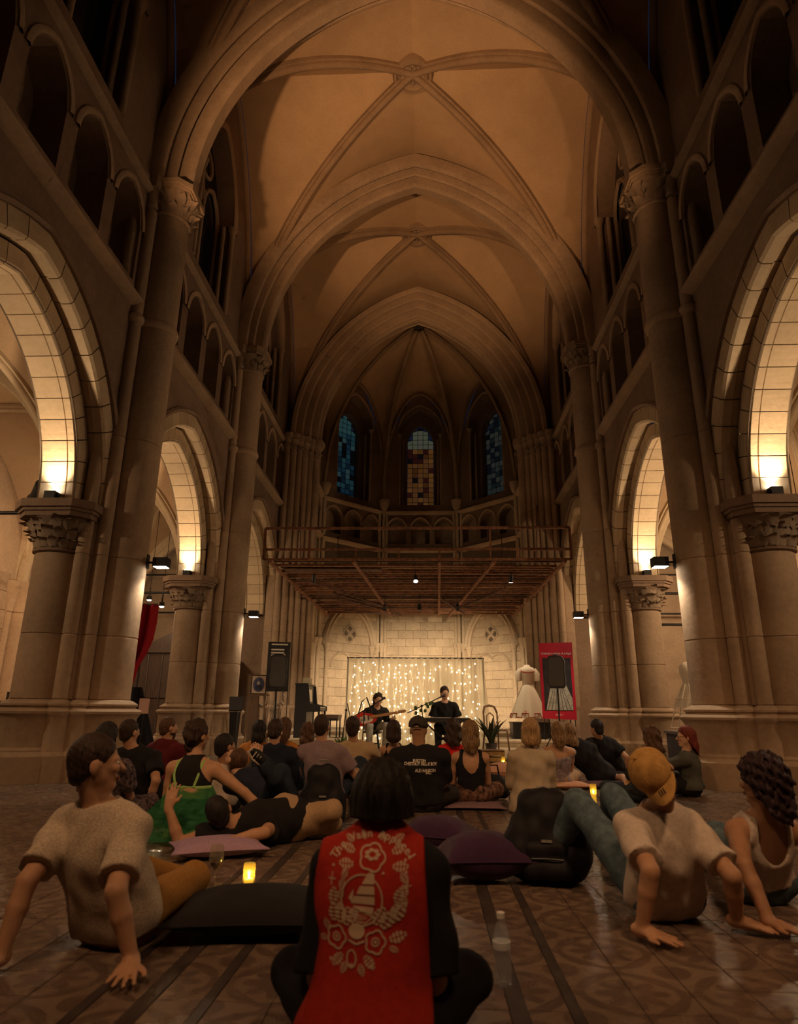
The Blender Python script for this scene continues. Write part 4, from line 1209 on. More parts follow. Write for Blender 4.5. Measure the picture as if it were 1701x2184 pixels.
def field_mesh(prims, h, cuts=(), noise=None, org=(0, 0, 0)):
    add = [q for q in prims if q.op == 'u']
    pad = 3*h+0.02
    lo = np.min([q.lo for q in add], axis=0)-pad; hi = np.max([q.hi for q in add], axis=0)+pad
    for axis, sgn, val in cuts:
        if isinstance(axis, int):
            if sgn > 0: lo[axis] = max(lo[axis], val-3*h)
            else: hi[axis] = min(hi[axis], val+3*h)
    n = np.maximum(4, np.ceil((hi-lo)/h).astype(int)+1)
    xs = [(lo[i]+h*np.arange(n[i])).astype(np.float32) for i in range(3)]
    F = np.full(tuple(n), 0.5, np.float32)
    for q in prims:
        m = q.k+2.5*h
        i0 = np.clip(np.floor((q.lo-m-lo)/h).astype(int), 0, n-1); i1 = np.clip(np.ceil((q.hi+m-lo)/h).astype(int)+1, 1, n)
        if np.any(i1 <= i0): continue
        sl = tuple(slice(i0[i], i1[i]) for i in range(3))
        X = xs[0][sl[0]][:, None, None]; Y = xs[1][sl[1]][None, :, None]; Z = xs[2][sl[2]][None, None, :]
        d = eval_prim(q, X, Y, Z).astype(np.float32); A = F[sl]
        if q.op == 'u':
            hh = np.maximum(q.k-np.abs(A-d), 0)/max(q.k, 1e-6); F[sl] = np.minimum(A, d)-hh*hh*q.k*0.25
        else:
            d = -d; hh = np.maximum(q.k-np.abs(A-d), 0)/max(q.k, 1e-6); F[sl] = np.maximum(A, d)+hh*hh*q.k*0.25
    X = xs[0][:, None, None]; Y = xs[1][None, :, None]; Z = xs[2][None, None, :]
    if noise is not None: F = F+noise(X, Y, Z).astype(np.float32)
    for axis, sgn, val in cuts:
        if isinstance(axis, int): g = (val-(X, Y, Z)[axis])*sgn
        else: g = (val-(X*axis[0]+Y*axis[1]+Z*axis[2]))*sgn
        F = np.maximum(F, g.astype(np.float32)+np.zeros_like(F))
    F[0] = F[-1] = 0.5; F[:, 0] = F[:, -1] = 0.5; F[:, :, 0] = F[:, :, -1] = 0.5
    S = F < 0
    cnt = np.zeros(tuple(n-1), np.int8)
    for a in (0, 1):
        for b in (0, 1):
            for c in (0, 1): cnt += S[a:n[0]-1+a, b:n[1]-1+b, c:n[2]-1+c]
    mask = (cnt > 0) & (cnt < 8)
    I = np.argwhere(mask)
    if len(I) == 0: return None
    vid = np.full(mask.shape, -1, np.int64); vid[mask] = np.arange(len(I))
    pos = np.zeros((len(I), 3)); num = np.zeros(len(I))
    cor = [(a, b, c) for a in (0, 1) for b in (0, 1) for c in (0, 1)]
    vals = {c: F[I[:, 0]+c[0], I[:, 1]+c[1], I[:, 2]+c[2]] for c in cor}
    for c0 in cor:
        for ax in range(3):
            if c0[ax]: continue
            c1 = list(c0); c1[ax] = 1; c1 = tuple(c1)
            f0, f1 = vals[c0], vals[c1]; cr = (f0 < 0) != (f1 < 0)
            t = np.where(cr, f0/np.where(cr, f0-f1, 1), 0)
            for k in range(3): pos[:, k] += np.where(cr, c0[k]+(t if k == ax else 0), 0)
            num += cr
    pos = (I+pos/num[:, None])*h+lo-np.asarray(org)
    faces = []
    for ax in range(3):
        b, c = (ax+1) % 3, (ax+2) % 3
        s0 = [slice(None)]*3; s1 = [slice(None)]*3; s0[ax] = slice(0, -1); s1[ax] = slice(1, None)
        ch = S[tuple(s0)] != S[tuple(s1)]
        E_ = np.argwhere(ch)
        E_ = E_[(E_[:, b] > 0) & (E_[:, c] > 0) & (E_[:, b] < n[b]-1) & (E_[:, c] < n[c]-1)]
        if len(E_) == 0: continue
        ins = S[E_[:, 0], E_[:, 1], E_[:, 2]]
        q = []
        for db, dc in ((-1, -1), (0, -1), (0, 0), (-1, 0)):
            J = E_.copy(); J[:, b] += db; J[:, c] += dc; q.append(vid[J[:, 0], J[:, 1], J[:, 2]])
        q = np.stack(q, 1); q[~ins] = q[~ins][:, ::-1]
        faces.append(q)
    faces = np.concatenate(faces); faces = faces[(faces >= 0).all(1)]
    me = bpy.data.meshes.new('skin')
    me.vertices.add(len(pos)); me.vertices.foreach_set('co', pos.astype(np.float32).ravel())
    me.loops.add(len(faces)*4); me.loops.foreach_set('vertex_index', faces.astype(np.int32).ravel())
    me.polygons.add(len(faces)); me.polygons.foreach_set('loop_start', np.arange(0, len(faces)*4, 4, dtype=np.int32))
    try: me.polygons.foreach_set('loop_total', np.full(len(faces), 4, np.int32))
    except Exception: pass
    me.update(calc_edges=True)
    me.polygons.foreach_set('use_smooth', np.ones(len(faces), bool))
    me.update()
    return me

def ik(a, b, l1, l2, pole):
    a, b = np.asarray(a, float), np.asarray(b, float); d = b-a; D = np.linalg.norm(d); u = nrm(d)
    if D > (l1+l2)*0.995: l1, l2 = l1*D/(l1+l2)*1.005, l2*D/(l1+l2)*1.005
    x = (l1*l1-l2*l2+D*D)/(2*D); hh = math.sqrt(max(0, l1*l1-x*x))
    p = np.asarray(pole, float); p = p-u*(p @ u); p = nrm(p)
    return a+u*x+p*hh

def fold_noise(amp, r, seed, up=(0, 0, 1)):
    rg = np.random.default_rng(seed); ph = rg.uniform(0, 6.28, 6); r = np.asarray(r); upv = np.asarray(up)
    def f(X, Y, Z):
        a = X*r[0]+Y*r[1]; b = X*-r[1]+Y*r[0]
        return amp*(np.sin(a*58+np.sin(Z*14+ph[0])*1.6+ph[1])*0.6+np.sin(Z*46+a*22+ph[2])*0.45+np.sin(Z*30-a*36+b*18+ph[3])*0.55+np.sin(b*50+Z*26+ph[4])*0.35)
    return f
def curl_noise(amp, fr, seed):
    rg = np.random.default_rng(seed); ph = rg.uniform(0, 6.28, 9)
    def f(X, Y, Z):
        return amp*(np.sin(X*fr+np.sin(Y*fr*0.7+ph[0])*1.5+ph[1])*np.sin(Y*fr+np.sin(Z*fr*0.6+ph[2])*1.5)*1.0+np.sin(Z*fr*0.95+X*fr*0.5+ph[3])*0.6+np.sin((X-Y)*fr*1.3+Z*fr*0.8+ph[4])*0.5)
    return f
def strand_noise(amp, seed, c):
    rg = np.random.default_rng(seed); ph = rg.uniform(0, 6.28, 6)
    def f(X, Y, Z):
        t = np.arctan2(Y-c[1], X-c[0])
        return amp*(np.sin(t*19+ph[0]+np.sin(Z*22)*1.2)*0.6+np.sin(t*43+ph[1]+Z*12)*0.5+np.sin(t*11+Z*34+ph[2])*0.5)
    return f

def skin_mat(name, c):
    m = simple(name, c, rough=0.55, var=0.08, scale=18, bump=0.08, bscale=120, spec=0.35)
    b = m.node_tree.nodes['Principled BSDF']
    return m
SK = {'fair': skin_mat('fair_skin', (0.56, 0.33, 0.22)), 'tan': skin_mat('tan_skin', (0.45, 0.25, 0.15)), 'olive': skin_mat('olive_skin', (0.36, 0.19, 0.11))}
def hair_mat(name, c, light=None):
    m, nt, b = nmat(name); N = nt.nodes; L = nt.links
    tc = N.new('ShaderNodeTexCoord'); mp = N.new('ShaderNodeMapping'); mp.inputs['Scale'].default_value = (70, 70, 5)
    n = N.new('ShaderNodeTexNoise'); n.inputs['Scale'].default_value = 2.2; n.inputs['Detail'].default_value = 5
    L.new(tc.outputs['Object'], mp.inputs[0]); L.new(mp.outputs[0], n.inputs['Vector'])
    r = N.new('ShaderNodeValToRGB'); r.color_ramp.elements[0].position = 0.35; r.color_ramp.elements[1].position = 0.68
    l2 = light or tuple(x*1.9+0.01 for x in c)
    r.color_ramp.elements[0].color = (*[x*0.55 for x in c], 1); r.color_ramp.elements[1].color = (*l2, 1)
    L.new(n.outputs[0], r.inputs[0]); L.new(r.outputs[0], b.inputs['Base Color'])
    b.inputs['Roughness'].default_value = 0.58; b.inputs['Specular IOR Level'].default_value = 0.22
    bp = N.new('ShaderNodeBump'); bp.inputs['Strength'].default_value = 0.5; bp.inputs['Distance'].default_value = 0.006
    L.new(n.outputs[0], bp.inputs['Height']); L.new(bp.outputs[0], b.inputs['Normal'])
    return m
HR = {'black': hair_mat('black_hair', (0.012, 0.009, 0.008)), 'dark': hair_mat('dark_brown_hair', (0.028, 0.015, 0.010)), 'brown': hair_mat('brown_hair', (0.07, 0.034, 0.017)),
      'blond': hair_mat('blond_hair', (0.26, 0.14, 0.06), (0.55, 0.36, 0.18)), 'mix': hair_mat('streaked_brown_hair', (0.09, 0.05, 0.025), (0.36, 0.22, 0.11)), 'red': hair_mat('red_hair', (0.13, 0.020, 0.012)), 'burg': hair_mat('burgundy_black_hair', (0.022, 0.010, 0.013))}
CL = {}
def cloth(name, c, rough=0.9, var=0.12, sheen=0.0, scale=60):
    if name not in CL: CL[name] = simple(name, c, rough=rough, var=var, scale=scale, bump=0.25, bscale=260, spec=0.15, sheen=sheen)
    return CL[name]
M_EYE = simple('eye_white', (0.6, 0.55, 0.5), rough=0.2); M_IRISM = simple('eye_iris', (0.03, 0.018, 0.01), rough=0.2); M_LIP = simple('lips', (0.30, 0.10, 0.08), rough=0.5)

def hand_prims(w, d, nr, sd, sc=1.0, curl=0.25, spread=1.0, rmin=0.0088, flat=False):
    w = np.asarray(w, float); d = nrm(d); nr = np.asarray(nr, float); nr = nrm(nr-d*(nr @ d)); lat = np.cross(d, nr)*sd
    out = [cone(w-d*0.02*sc, w+d*0.05*sc, 0.026*sc, 0.026*sc, 0.012)]
    for i in range(4):
        o = (i-1.5)
        kn = w+d*(0.088-0.006*abs(o-0.3))*sc+lat*o*0.0205*sc
        out.append(cone(w+lat*o*0.012*sc+d*0.01*sc, kn, 0.017*sc, 0.013*sc, 0.010))
        L = (0.072, 0.082, 0.076, 0.060)[3-i]*sc
        dd = nrm(d+lat*o*0.11*spread)
        a1 = curl*0.6; a2 = curl*1.5
        p1 = kn+(dd*math.cos(a1)+nr*math.sin(a1))*L*0.5
        p2 = p1+(dd*math.cos(a2)+nr*math.sin(a2))*L*0.5
        r = max(rmin, 0.0095*sc)
        out += [cone(kn, p1, r*1.12, r, 0.004), cone(p1, p2, r, r*0.86, 0.003)]
    tb = w+d*0.025*sc+lat*0.026*sc*1.0
    # the thumb leaves the side of the palm near its base
    t1 = tb+lat*0.030*sc+d*0.028*sc+nr*0.008*sc; t2 = t1+lat*0.010*sc+d*0.032*sc+nr*0.010*curl*sc
    r = max(rmin, 0.0105*sc)
    out += [cone(tb-lat*0.01*sc, t1, r*1.35, r*1.08, 0.006), cone(t1, t2, r*1.08, r*0.9, 0.003)]
    return out

PEOPLE = {}
def person(label, P, head, phi=0.0, z0=0.0, legs='cross', arms=('lap', 'lap'), skin='fair', sw=0.175, bulk=1.0, h=0.013,
           top=None, bottom=None, hair=None, hyaw=0.0, hpitch=0.0, hroll=0.0, shoes=None, seat=0.11, slouch=0.02, female=False, necklen=0.175, group='seated audience', key=None, beard=None, face=True):
    P = V(P[0], P[1], z0); HC = V(*head)
    f = V(-math.sin(phi), math.cos(phi), 0); r = V(math.cos(phi), math.sin(phi), 0); u = V(0, 0, 1)
    def Lc(a, b, c): return P+r*a+f*b+u*c
    B = bulk
    pc = Lc(0, 0, seat)
    sd_ = nrm(HC-pc); dr = nrm(sd_*0.7+u*0.3)
    nb = HC-dr*necklen
    sc = nb-dr*0.055
    wa = pc+(sc-pc)*0.34-f*slouch; ch = pc+(sc-pc)*0.72-f*slouch*0.9
    sl, sr = sc-r*sw*B-dr*0.028, sc+r*sw*B-dr*0.028
    wr_ = 0.130 if female else 0.146
    torso = [econe(pc, wa, 0.160*B, wr_*B, f, 1.32), econe(wa, ch, wr_*B, 0.152*B, f, 1.38), econe(ch, sc-dr*0.02, 0.152*B, 0.115*B, f, 1.5),
             ell(pc+r*0.075-f*0.03, (0.105*B, 0.11*B, 0.10*B), None, 0.03), ell(pc-r*0.075-f*0.03, (0.105*B, 0.11*B, 0.10*B), None, 0.03),
             cone(sl, sr, 0.058*B, 0.058*B, 0.03), cone(nb-dr*0.02, sl+r*0.02*B, 0.055*B, 0.058*B, 0.03), cone(nb-dr*0.02, sr-r*0.02*B, 0.055*B, 0.058*B, 0.03)]
    if female: torso += [ell(ch+f*0.085+r*0.065, (0.062, 0.06, 0.062), None, 0.03), ell(ch+f*0.085-r*0.065, (0.062, 0.06, 0.062), None, 0.03)]
    # ---- head frame
    hy = phi+hyaw
    hf = V(-math.sin(hy)*math.cos(hpitch), math.cos(hy)*math.cos(hpitch), math.sin(hpitch)); hr = V(math.cos(hy), math.sin(hy), 0)
    hu = np.cross(hr, hf)
    if hroll:
        hr, hu = hr*math.cos(hroll)+hu*math.sin(hroll), hu*math.cos(hroll)-hr*math.sin(hroll)
    R = np.stack([hr, hf, hu])
    def H(a, b, c): return HC+hr*a+hf*b+hu*c
    headp = [ell(H(0, -0.012, 0.022), (0.074, 0.094, 0.096), R, 0.02), cone(H(0, 0.032, -0.02), H(0, 0.048, -0.082), 0.060, 0.036, 0.025),
             cone(H(0.035, 0.02, -0.05), H(-0.035, 0.02, -0.05), 0.032, 0.032, 0.02), ell(H(0, 0.075, 0.022), (0.055, 0.014, 0.012), R, 0.012),
             cone(H(0, 0.088, 0.012), H(0, 0.110, -0.022), 0.009, 0.0135, 0.010), ell(H(0, 0.086, -0.055), (0.022, 0.010, 0.010), R, 0.008), ell(H(0, 0.078, -0.088), (0.018, 0.014, 0.014), R, 0.012),
             ell(H(0.034, 0.078, -0.018), (0.022, 0.016, 0.018), R, 0.015), ell(H(-0.034, 0.078, -0.018), (0.022, 0.016, 0.018), R, 0.015),
             ell(H(0.079, -0.008, -0.008), (0.011, 0.022, 0.034), R, 0.008), ell(H(-0.079, -0.008, -0.008), (0.011, 0.022, 0.034), R, 0.008),
             cone(H(0, -0.018, -0.06), nb-dr*0.03, 0.052*B, 0.058*B, 0.025)]
    # ---- legs
    J = {}
    for sd in (-1, 1):
        hip = Lc(sd*0.09, 0.02, seat)
        if isinstance(legs, dict):
            a = legs[sd]; J[sd] = [hip]+[V(*p) for p in a]
        elif legs == 'cross': J[sd] = [hip, Lc(sd*0.30, 0.29, seat+0.02), Lc(-sd*0.04, 0.33+0.05*sd, 0.065), Lc(-sd*0.17, 0.40+0.05*sd, 0.045)]
        elif legs == 'up': J[sd] = [hip, Lc(sd*0.15, 0.34, 0.44), Lc(sd*0.13, 0.53, 0.065), Lc(sd*0.14, 0.70, 0.035)]
        elif legs == 'upwide': J[sd] = [hip, Lc(sd*0.30, 0.30, 0.40), Lc(sd*0.16, 0.46, 0.065), Lc(sd*0.18, 0.62, 0.035)]
        elif legs == 'kneel': J[sd] = [hip, Lc(sd*0.14, 0.36, 0.08), Lc(sd*0.11, -0.06, 0.05), Lc(sd*0.08, -0.20, 0.035)]
        elif legs == 'side': J[sd] = [hip, Lc(sd*0.10+0.10, 0.36, 0.12 if sd < 0 else 0.09), Lc(0.36+0.06*sd, 0.08, 0.06), Lc(0.44+0.06*sd, -0.06, 0.04)]
        elif legs == 'straight': J[sd] = [hip, Lc(sd*0.12, 0.42, 0.16), Lc(sd*0.13, 0.82, 0.07), Lc(sd*0.15, 0.86, 0.2)]
        elif legs == 'chair': J[sd] = [hip, Lc(sd*0.17, 0.40, seat+0.01), Lc(sd*0.16, 0.36, 0.075), Lc(sd*0.18, 0.54, 0.035)]
    legp = []; footp = []
    for sd in (-1, 1):
        hp, kn, an, toe = J[sd]
        legp += [cone(hp, kn, 0.088*B, 0.060*B, 0.03), cone(kn, kn+(an-kn)*0.35, 0.058*B, 0.056*B, 0.02), cone(kn+(an-kn)*0.35, an, 0.056*B, 0.038, 0.015)]
        heel = an-nrm(toe-an)*0.035-u*0.01
        footp += [cone(heel, an*0.35+toe*0.65, 0.036, 0.034, 0.015), cone(an*0.35+toe*0.65, toe, 0.034, 0.024, 0.012), cone(an, an*0.6+toe*0.4, 0.038, 0.034, 0.015)]
    # ---- arms
    armp = []; A = {}
    handp = []
    for i, sd in enumerate((-1, 1)):
        s = sl if sd < 0 else sr; a = arms[i]; pole = r*sd*0.40-f*0.25-u*0.9; hd = None; hn = -u; curl = 0.35; world = False; spread = 0.6
        if a == 'lap': w = Lc(sd*0.09, 0.27, 0.24)
        elif a == 'knee': w = J[sd][1]+u*0.06-r*sd*0.02+f*0.02
        elif a == 'hug': w = Lc(sd*0.03, 0.46, 0.34)
        elif a == 'back': w = Lc(sd*0.28, -0.26, 0.045); hd = -f+r*sd*0.5; curl = 0.05; pole = -f+r*sd*0.3; spread = 1.3
        elif a == 'side': w = Lc(sd*0.30, 0.05, 0.045); hd = f*0.6+r*sd*0.7; curl = 0.05; pole = r*sd-f*0.3; spread = 1.2
        elif isinstance(a, dict):
            w = V(*a['w']) if a.get('world') else Lc(*a['w'])
            pole = V(*a['pole']) if 'pole' in a else pole
            if 'hd' in a: hd = V(*a['hd'])
            if 'hn' in a: hn = V(*a['hn'])
            curl = a.get('curl', curl); spread = a.get('spread', spread)
        el = ik(s, w, 0.285*(0.94 if female else 1), 0.255*(0.94 if female else 1), pole)
        if hd is None: hd = nrm(w-el)
        A[sd] = (s, el, w)
        armp += [cone(s, s+(el-s)*0.45, 0.055*B, 0.049*B, 0.02), cone(s+(el-s)*0.45, el, 0.049*B, 0.038*B, 0.015), cone(el, el+(w-el)*0.35, 0.039*B, 0.039*B, 0.012), cone(el+(w-el)*0.35, w, 0.039*B, 0.026, 0.010)]
        handp += hand_prims(w, hd, hn, sd, 0.93 if female else 1.02, curl, spread, rmin=max(0.0088, h*0.78))
    body = field_mesh(torso+legp+footp+armp+headp+handp, h, cuts=((2, 1, z0+0.001),) , org=P)
    o = put('person', body, SK[skin], None, tuple(P), label=label, cat='person', group=group)
    seed = int(abs(P[0]*1000+P[1]*333)) % 9999
    # ---- bottoms
    if bottom:
        mat, kind = bottom['m'], bottom.get('kind', 'long'); off = bottom.get('off', 0.012)
        pr = [econe(pc, pc+dr*bottom.get('rise', 0.10)*0.6, 0.158*B, 0.148*B, f, 1.32), torso[3], torso[4]]
        pr = infl(pr, off*0.9)
        for k, sd in enumerate((-1, 1)):
            hp, kn, an, toe = J[sd]
            t = {'long': 0.93, 'short': 0.0, 'crop': 0.6}.get(kind, 0.93)
            pr.append(cone(hp, kn, 0.088*B+off*1.1, 0.060*B+off*1.2, 0.03, False, kind == 'short'))
            if t > 0:
                e = kn+(an-kn)*t
                pr.append(cone(kn, e, 0.059*B+off*1.2, 0.043+off*1.3, 0.02, False, True))
        if kind == 'skirt':
            pr.append(ell(Lc(0, 0.12, 0.08), (0.34, 0.40, 0.12), np.stack([r, f, u]), 0.04))
        me = field_mesh(pr, h, cuts=((2, 1, z0+0.002),), noise=fold_noise(0.0032, r, seed+5), org=P)
        put(bottom.get('name', 'trousers'), me, mat, o)
    # ---- top
    if top:
        mat = top['m']; off = top.get('off', 0.016); sv = top.get('sleeve', 1)
        pr = infl(torso, off)
        if sv > 0:
            for sd in (-1, 1):
                s, el, w = A[sd]
                if sv <= 1:
                    e = s+(el-s)*(0.45+0.3*sv if sv < 1 else top.get('slen', 0.72)); pr.append(cone(s, e, 0.058*B+off, (0.056*B+off)*top.get('flare', 1.12), 0.02, False, True))
                else:
                    pr += [cone(s, el, 0.057*B+off, 0.044*B+off, 0.02), cone(el, el+(w-el)*0.92, 0.043*B+off, 0.030+off, 0.015, False, True)]
        if sv == 1 and not female: pr.append(econe(pc+dr*0.02, ch, 0.168*B+off, 0.156*B+off, f, 1.34, 0.05))
        if top.get('flarehem'):
            fh_ = top['flarehem']; pr.append(econe(wa, Lc(0, -0.05, fh_[1]), 0.145*B+off, fh_[0], f, 1.2, 0.05))
        if top.get('hood'):
            pr.append(ell(nb-f*0.055-dr*0.01, (0.115, 0.06, 0.075), np.stack([r, f, dr]), 0.03))
        pr.append(ell(nb+dr*0.045+f*0.015, (top.get('neck', 0.078),)*3, None, 0.008, op='s'))
        for c in top.get('scoops', ()):
            pr.append(ell(sc+r*c[0]+f*c[1]+dr*c[2], c[3], np.stack([r, f, dr]), 0.006, op='s'))
        hem = pc+dr*top.get('hem', -0.02)
        cuts = [(2, 1, z0+0.004)]
        if not top.get('flarehem'): cuts.append((tuple(dr), 1, hem @ dr))
        me = field_mesh(pr, h, cuts=tuple(cuts), noise=fold_noise(top.get('fold', 0.005), r, seed), org=P)
        c = put(top.get('name', 'shirt'), me, mat, o)
        PEOPLE[key] = dict(o=o, shirt=c, P=P, f=f, r=r, u=u, sc=sc, pc=pc, nb=nb, dr=dr, H=H, R=R, A=A, J=J, HC=HC, Lc=Lc, torso=torso)
    else:
        PEOPLE[key] = dict(o=o, P=P, f=f, r=r, u=u, sc=sc, pc=pc, nb=nb, dr=dr, H=H, R=R, A=A, J=J, HC=HC, Lc=Lc, torso=torso)
    # ---- shoes
    if shoes:
        for sd in (-1, 1):
            me = field_mesh(infl(footp[(0 if sd < 0 else 3):(3 if sd < 0 else 6)], 0.010), min(h, 0.01), cuts=((2, 1, z0+0.001),), org=P)
            if me: put('shoe', me, shoes, o)
    # ---- hair
    if hair:
        m, st = HR[hair['c']], hair['s']
        cap_ = ell(H(0, -0.018, 0.030), (0.086, 0.104, 0.104), R, 0.02)
        pr = [cap_]; amp = 0.004; noise = strand_noise(0.004, seed, HC); hh = 0.0065 if h < 0.01 else min(h, 0.010)
        facecut = [(tuple(nrm(hf*0.80-hu*0.60)), -1, float((HC+hf*0.052+hu*0.035) @ nrm(hf*0.80-hu*0.60)))]
        nape = (tuple(hu), 1, float((HC-hu*0.085) @ hu))
        cuts = facecut+[nape]
        sub = []
        if st == 'short':
            pr = [ell(H(0, -0.018, 0.028), (0.082, 0.101, 0.103), R, 0.02), ell(H(0, -0.06, -0.035), (0.062, 0.045, 0.055), R, 0.02)]
            noise = curl_noise(0.0016, 250, seed)
            sub = [ell(H(sd*0.085, 0.012, -0.02), (0.02, 0.034, 0.045), R, 0.006, op='s') for sd in (-1, 1)]
        elif st == 'thick':
            pr = [ell(H(0, -0.016, 0.042), (0.090, 0.108, 0.108), R, 0.02), ell(H(0, -0.06, -0.03), (0.070, 0.055, 0.065), R, 0.02)]
            noise = curl_noise(0.0036, 190, seed)
            sub = [ell(H(sd*0.09, 0.014, -0.028), (0.022, 0.034, 0.045), R, 0.006, op='s') for sd in (-1, 1)]
        elif st == 'bob':
            kk = hair.get('k', 1.0); pr = [ell(H(0, -0.018, 0.034), (0.092*kk, 0.108*kk, 0.106*kk), R, 0.02), econe(H(0, -0.040, 0.0), H(0, -0.040, -0.075), 0.090*kk, 0.104*kk, hf, 1.15, 0.03)]
            cuts = facecut+[(tuple(hu), 1, float((HC-hu*hair.get('cut', 0.150)) @ hu))]
            noise = strand_noise(0.0045, seed, HC)
        elif st in ('long', 'mid'):
            Lg = hair.get('len', 0.34 if st == 'long' else 0.22)
            e1 = H(0, -0.06, -0.10); e2 = e1-dr*Lg*0.75-f*0.035
            pr = [ell(H(0, -0.018, 0.032), (0.089, 0.107, 0.106), R, 0.02), econe(H(0, -0.035, 0.0), e1, 0.086, 0.090, hf, 1.1, 0.03), econe(e1, e2, 0.088, hair.get('w', 0.065), f, 1.5, 0.03)]
            cuts = facecut; noise = strand_noise(0.006, seed, HC)
        elif st == 'curly':
            k = hair.get('k', 1.0)
            pr = [ell(H(0, -0.02, 0.036), (0.112*k, 0.122*k, 0.118*k), R, 0.03), econe(H(0, -0.045, 0.0), H(0, -0.055, -0.115), 0.104*k, 0.098*k, hf, 1.1, 0.03)]
            cuts = facecut+[(tuple(hu), 1, float((HC-hu*0.20) @ hu))]
            noise = curl_noise(0.0085, 120, seed)
        elif st == 'wavy':
            e1 = H(0, -0.055, -0.11); e2 = e1-dr*0.16-f*0.03
            pr = [ell(H(0, -0.018, 0.034), (0.094, 0.110, 0.108), R, 0.02), econe(H(0, -0.035, 0.0), e1, 0.092, 0.098, hf, 1.1, 0.03), econe(e1, e2, 0.096, 0.08, f, 1.4, 0.03)]
            cuts = facecut; noise = curl_noise(0.009, 62, seed)
        elif st == 'updo':
            pr = [ell(H(0, -0.018, 0.034), (0.088, 0.106, 0.106), R, 0.02), ell(H(0.02, -0.085, 0.0), (0.055, 0.055, 0.07), R, 0.03), econe(H(0, -0.04, -0.02), H(0, -0.05, -0.09), 0.072, 0.05, hf, 1.2, 0.03)]
            noise = curl_noise(0.008, 70, seed)
            cuts = facecut+[(tuple(hu), 1, float((HC-hu*0.14) @ hu))]
        me = field_mesh(pr+sub, hh, cuts=tuple(cuts), noise=noise, org=P)
        if me: put('hair', me, m, o)
    if beard:
        pr = [cone(H(0, 0.040, -0.045), H(0, 0.056, -0.092), 0.058, 0.036, 0.02), cone(H(0.045, 0.02, -0.045), H(-0.045, 0.02, -0.045), 0.033, 0.033, 0.02), ell(H(0, 0.092, -0.043), (0.026, 0.010, 0.007), R, 0.01)]
        sub = [ell(H(0, 0.105, -0.060), (0.020, 0.022, 0.009), R, 0.004, op='s')]
        me = field_mesh(infl(pr, 0.0005)+sub, 0.007, cuts=((tuple(-hu), 1, -float((HC-hu*0.050) @ hu)),), noise=curl_noise(0.003, 160, seed), org=P)
        if me: put('beard', me, HR[beard], o)
    if face:
        for sd in (-1, 1):
            c = H(sd*0.031, 0.080, 0.006)-P; q = Matrix(R.T.tolist())
            e = put('eye', EYEM, None, o, tuple(c)); e.rotation_mode = 'QUATERNION'; e.rotation_quaternion = q.to_quaternion()
            put('iris', IRISM, None, e)
        mb = MB(); mo = H(0, 0.094, -0.057)-P; q = Matrix(R.T.tolist())
        lp = put('lips', LIPM, None, o, tuple(mo)); lp.rotation_mode = 'QUATERNION'; lp.rotation_quaternion = q.to_quaternion()
    return o
EYEM = MB().ell((0,0,0), (0.0135, 0.012, 0.0095), 10, 6).mesh('eye', True); EYEM.materials.append(M_EYE)
IRISM = MB().ell((0,0.0092,0), (0.006, 0.004, 0.006), 8, 5).mesh('iris', True); IRISM.materials.append(M_IRISM)
LIPM = MB().ell((0,0,0.003), (0.021, 0.007, 0.0045), 10, 5).ell((0,0.001,-0.005), (0.018, 0.008, 0.005), 10, 5).mesh('lips', True); LIPM.materials.append(M_LIP)
# ================================================================== the cast
BLK = cloth('black_cotton', (0.016, 0.015, 0.017)); NAVY = cloth('navy_cotton', (0.018, 0.022, 0.040)); DENIM = cloth('blue_denim', (0.085, 0.125, 0.155), var=0.35, scale=25)
DDENIM = cloth('dark_denim', (0.022, 0.030, 0.045), var=0.3); WHITE = cloth('white_cotton', (0.56, 0.48, 0.42)); OATM = cloth('oatmeal_flecked_cotton', (0.46, 0.38, 0.30), var=0.3, scale=140)
RED = cloth('red_cotton', (0.42, 0.030, 0.018)); MAROON = cloth('maroon_cotton', (0.105, 0.014, 0.018)); MAUVE = cloth('mauve_grey_jersey', (0.23, 0.17, 0.19), var=0.3, scale=150)
BEIGE = cloth('beige_cotton', (0.42, 0.31, 0.19)); CREAM = cloth('cream_knit', (0.46, 0.38, 0.28), var=0.2, scale=160); MUST = cloth('mustard_twill', (0.27, 0.135, 0.035)); LAV = cloth('lavender_cotton', (0.36, 0.24, 0.36))
GREEN = cloth('green_cotton', (0.035, 0.12, 0.065)); LIME = cloth('pale_green_ribbon', (0.30, 0.50, 0.16)); CHARC = cloth('charcoal_denim', (0.055, 0.052, 0.050), var=0.3); GREYJ = cloth('light_grey_denim', (0.36, 0.36, 0.33)); OLIVE = cloth('olive_denim_jacket', (0.085, 0.085, 0.070), var=0.2)
REDTOP = cloth('bright_red_knit', (0.62, 0.025, 0.02)); PATT = cloth('black_and_salmon_print', (0.14, 0.075, 0.055), var=0.9, scale=22); LILAC = cloth('grey_lilac_jersey', (0.24, 0.20, 0.23), var=0.4, scale=30); TERRA = cloth('mustard_orange_knit', (0.42, 0.17, 0.04)); KHAKI = cloth('beige_chino', (0.38, 0.26, 0.16))
FLORAL = cloth('dark_floral_print', (0.09, 0.065, 0.07), var=1.0, scale=40)
SHOEB = cloth('black_shoe', (0.02, 0.02, 0.022), rough=0.6)

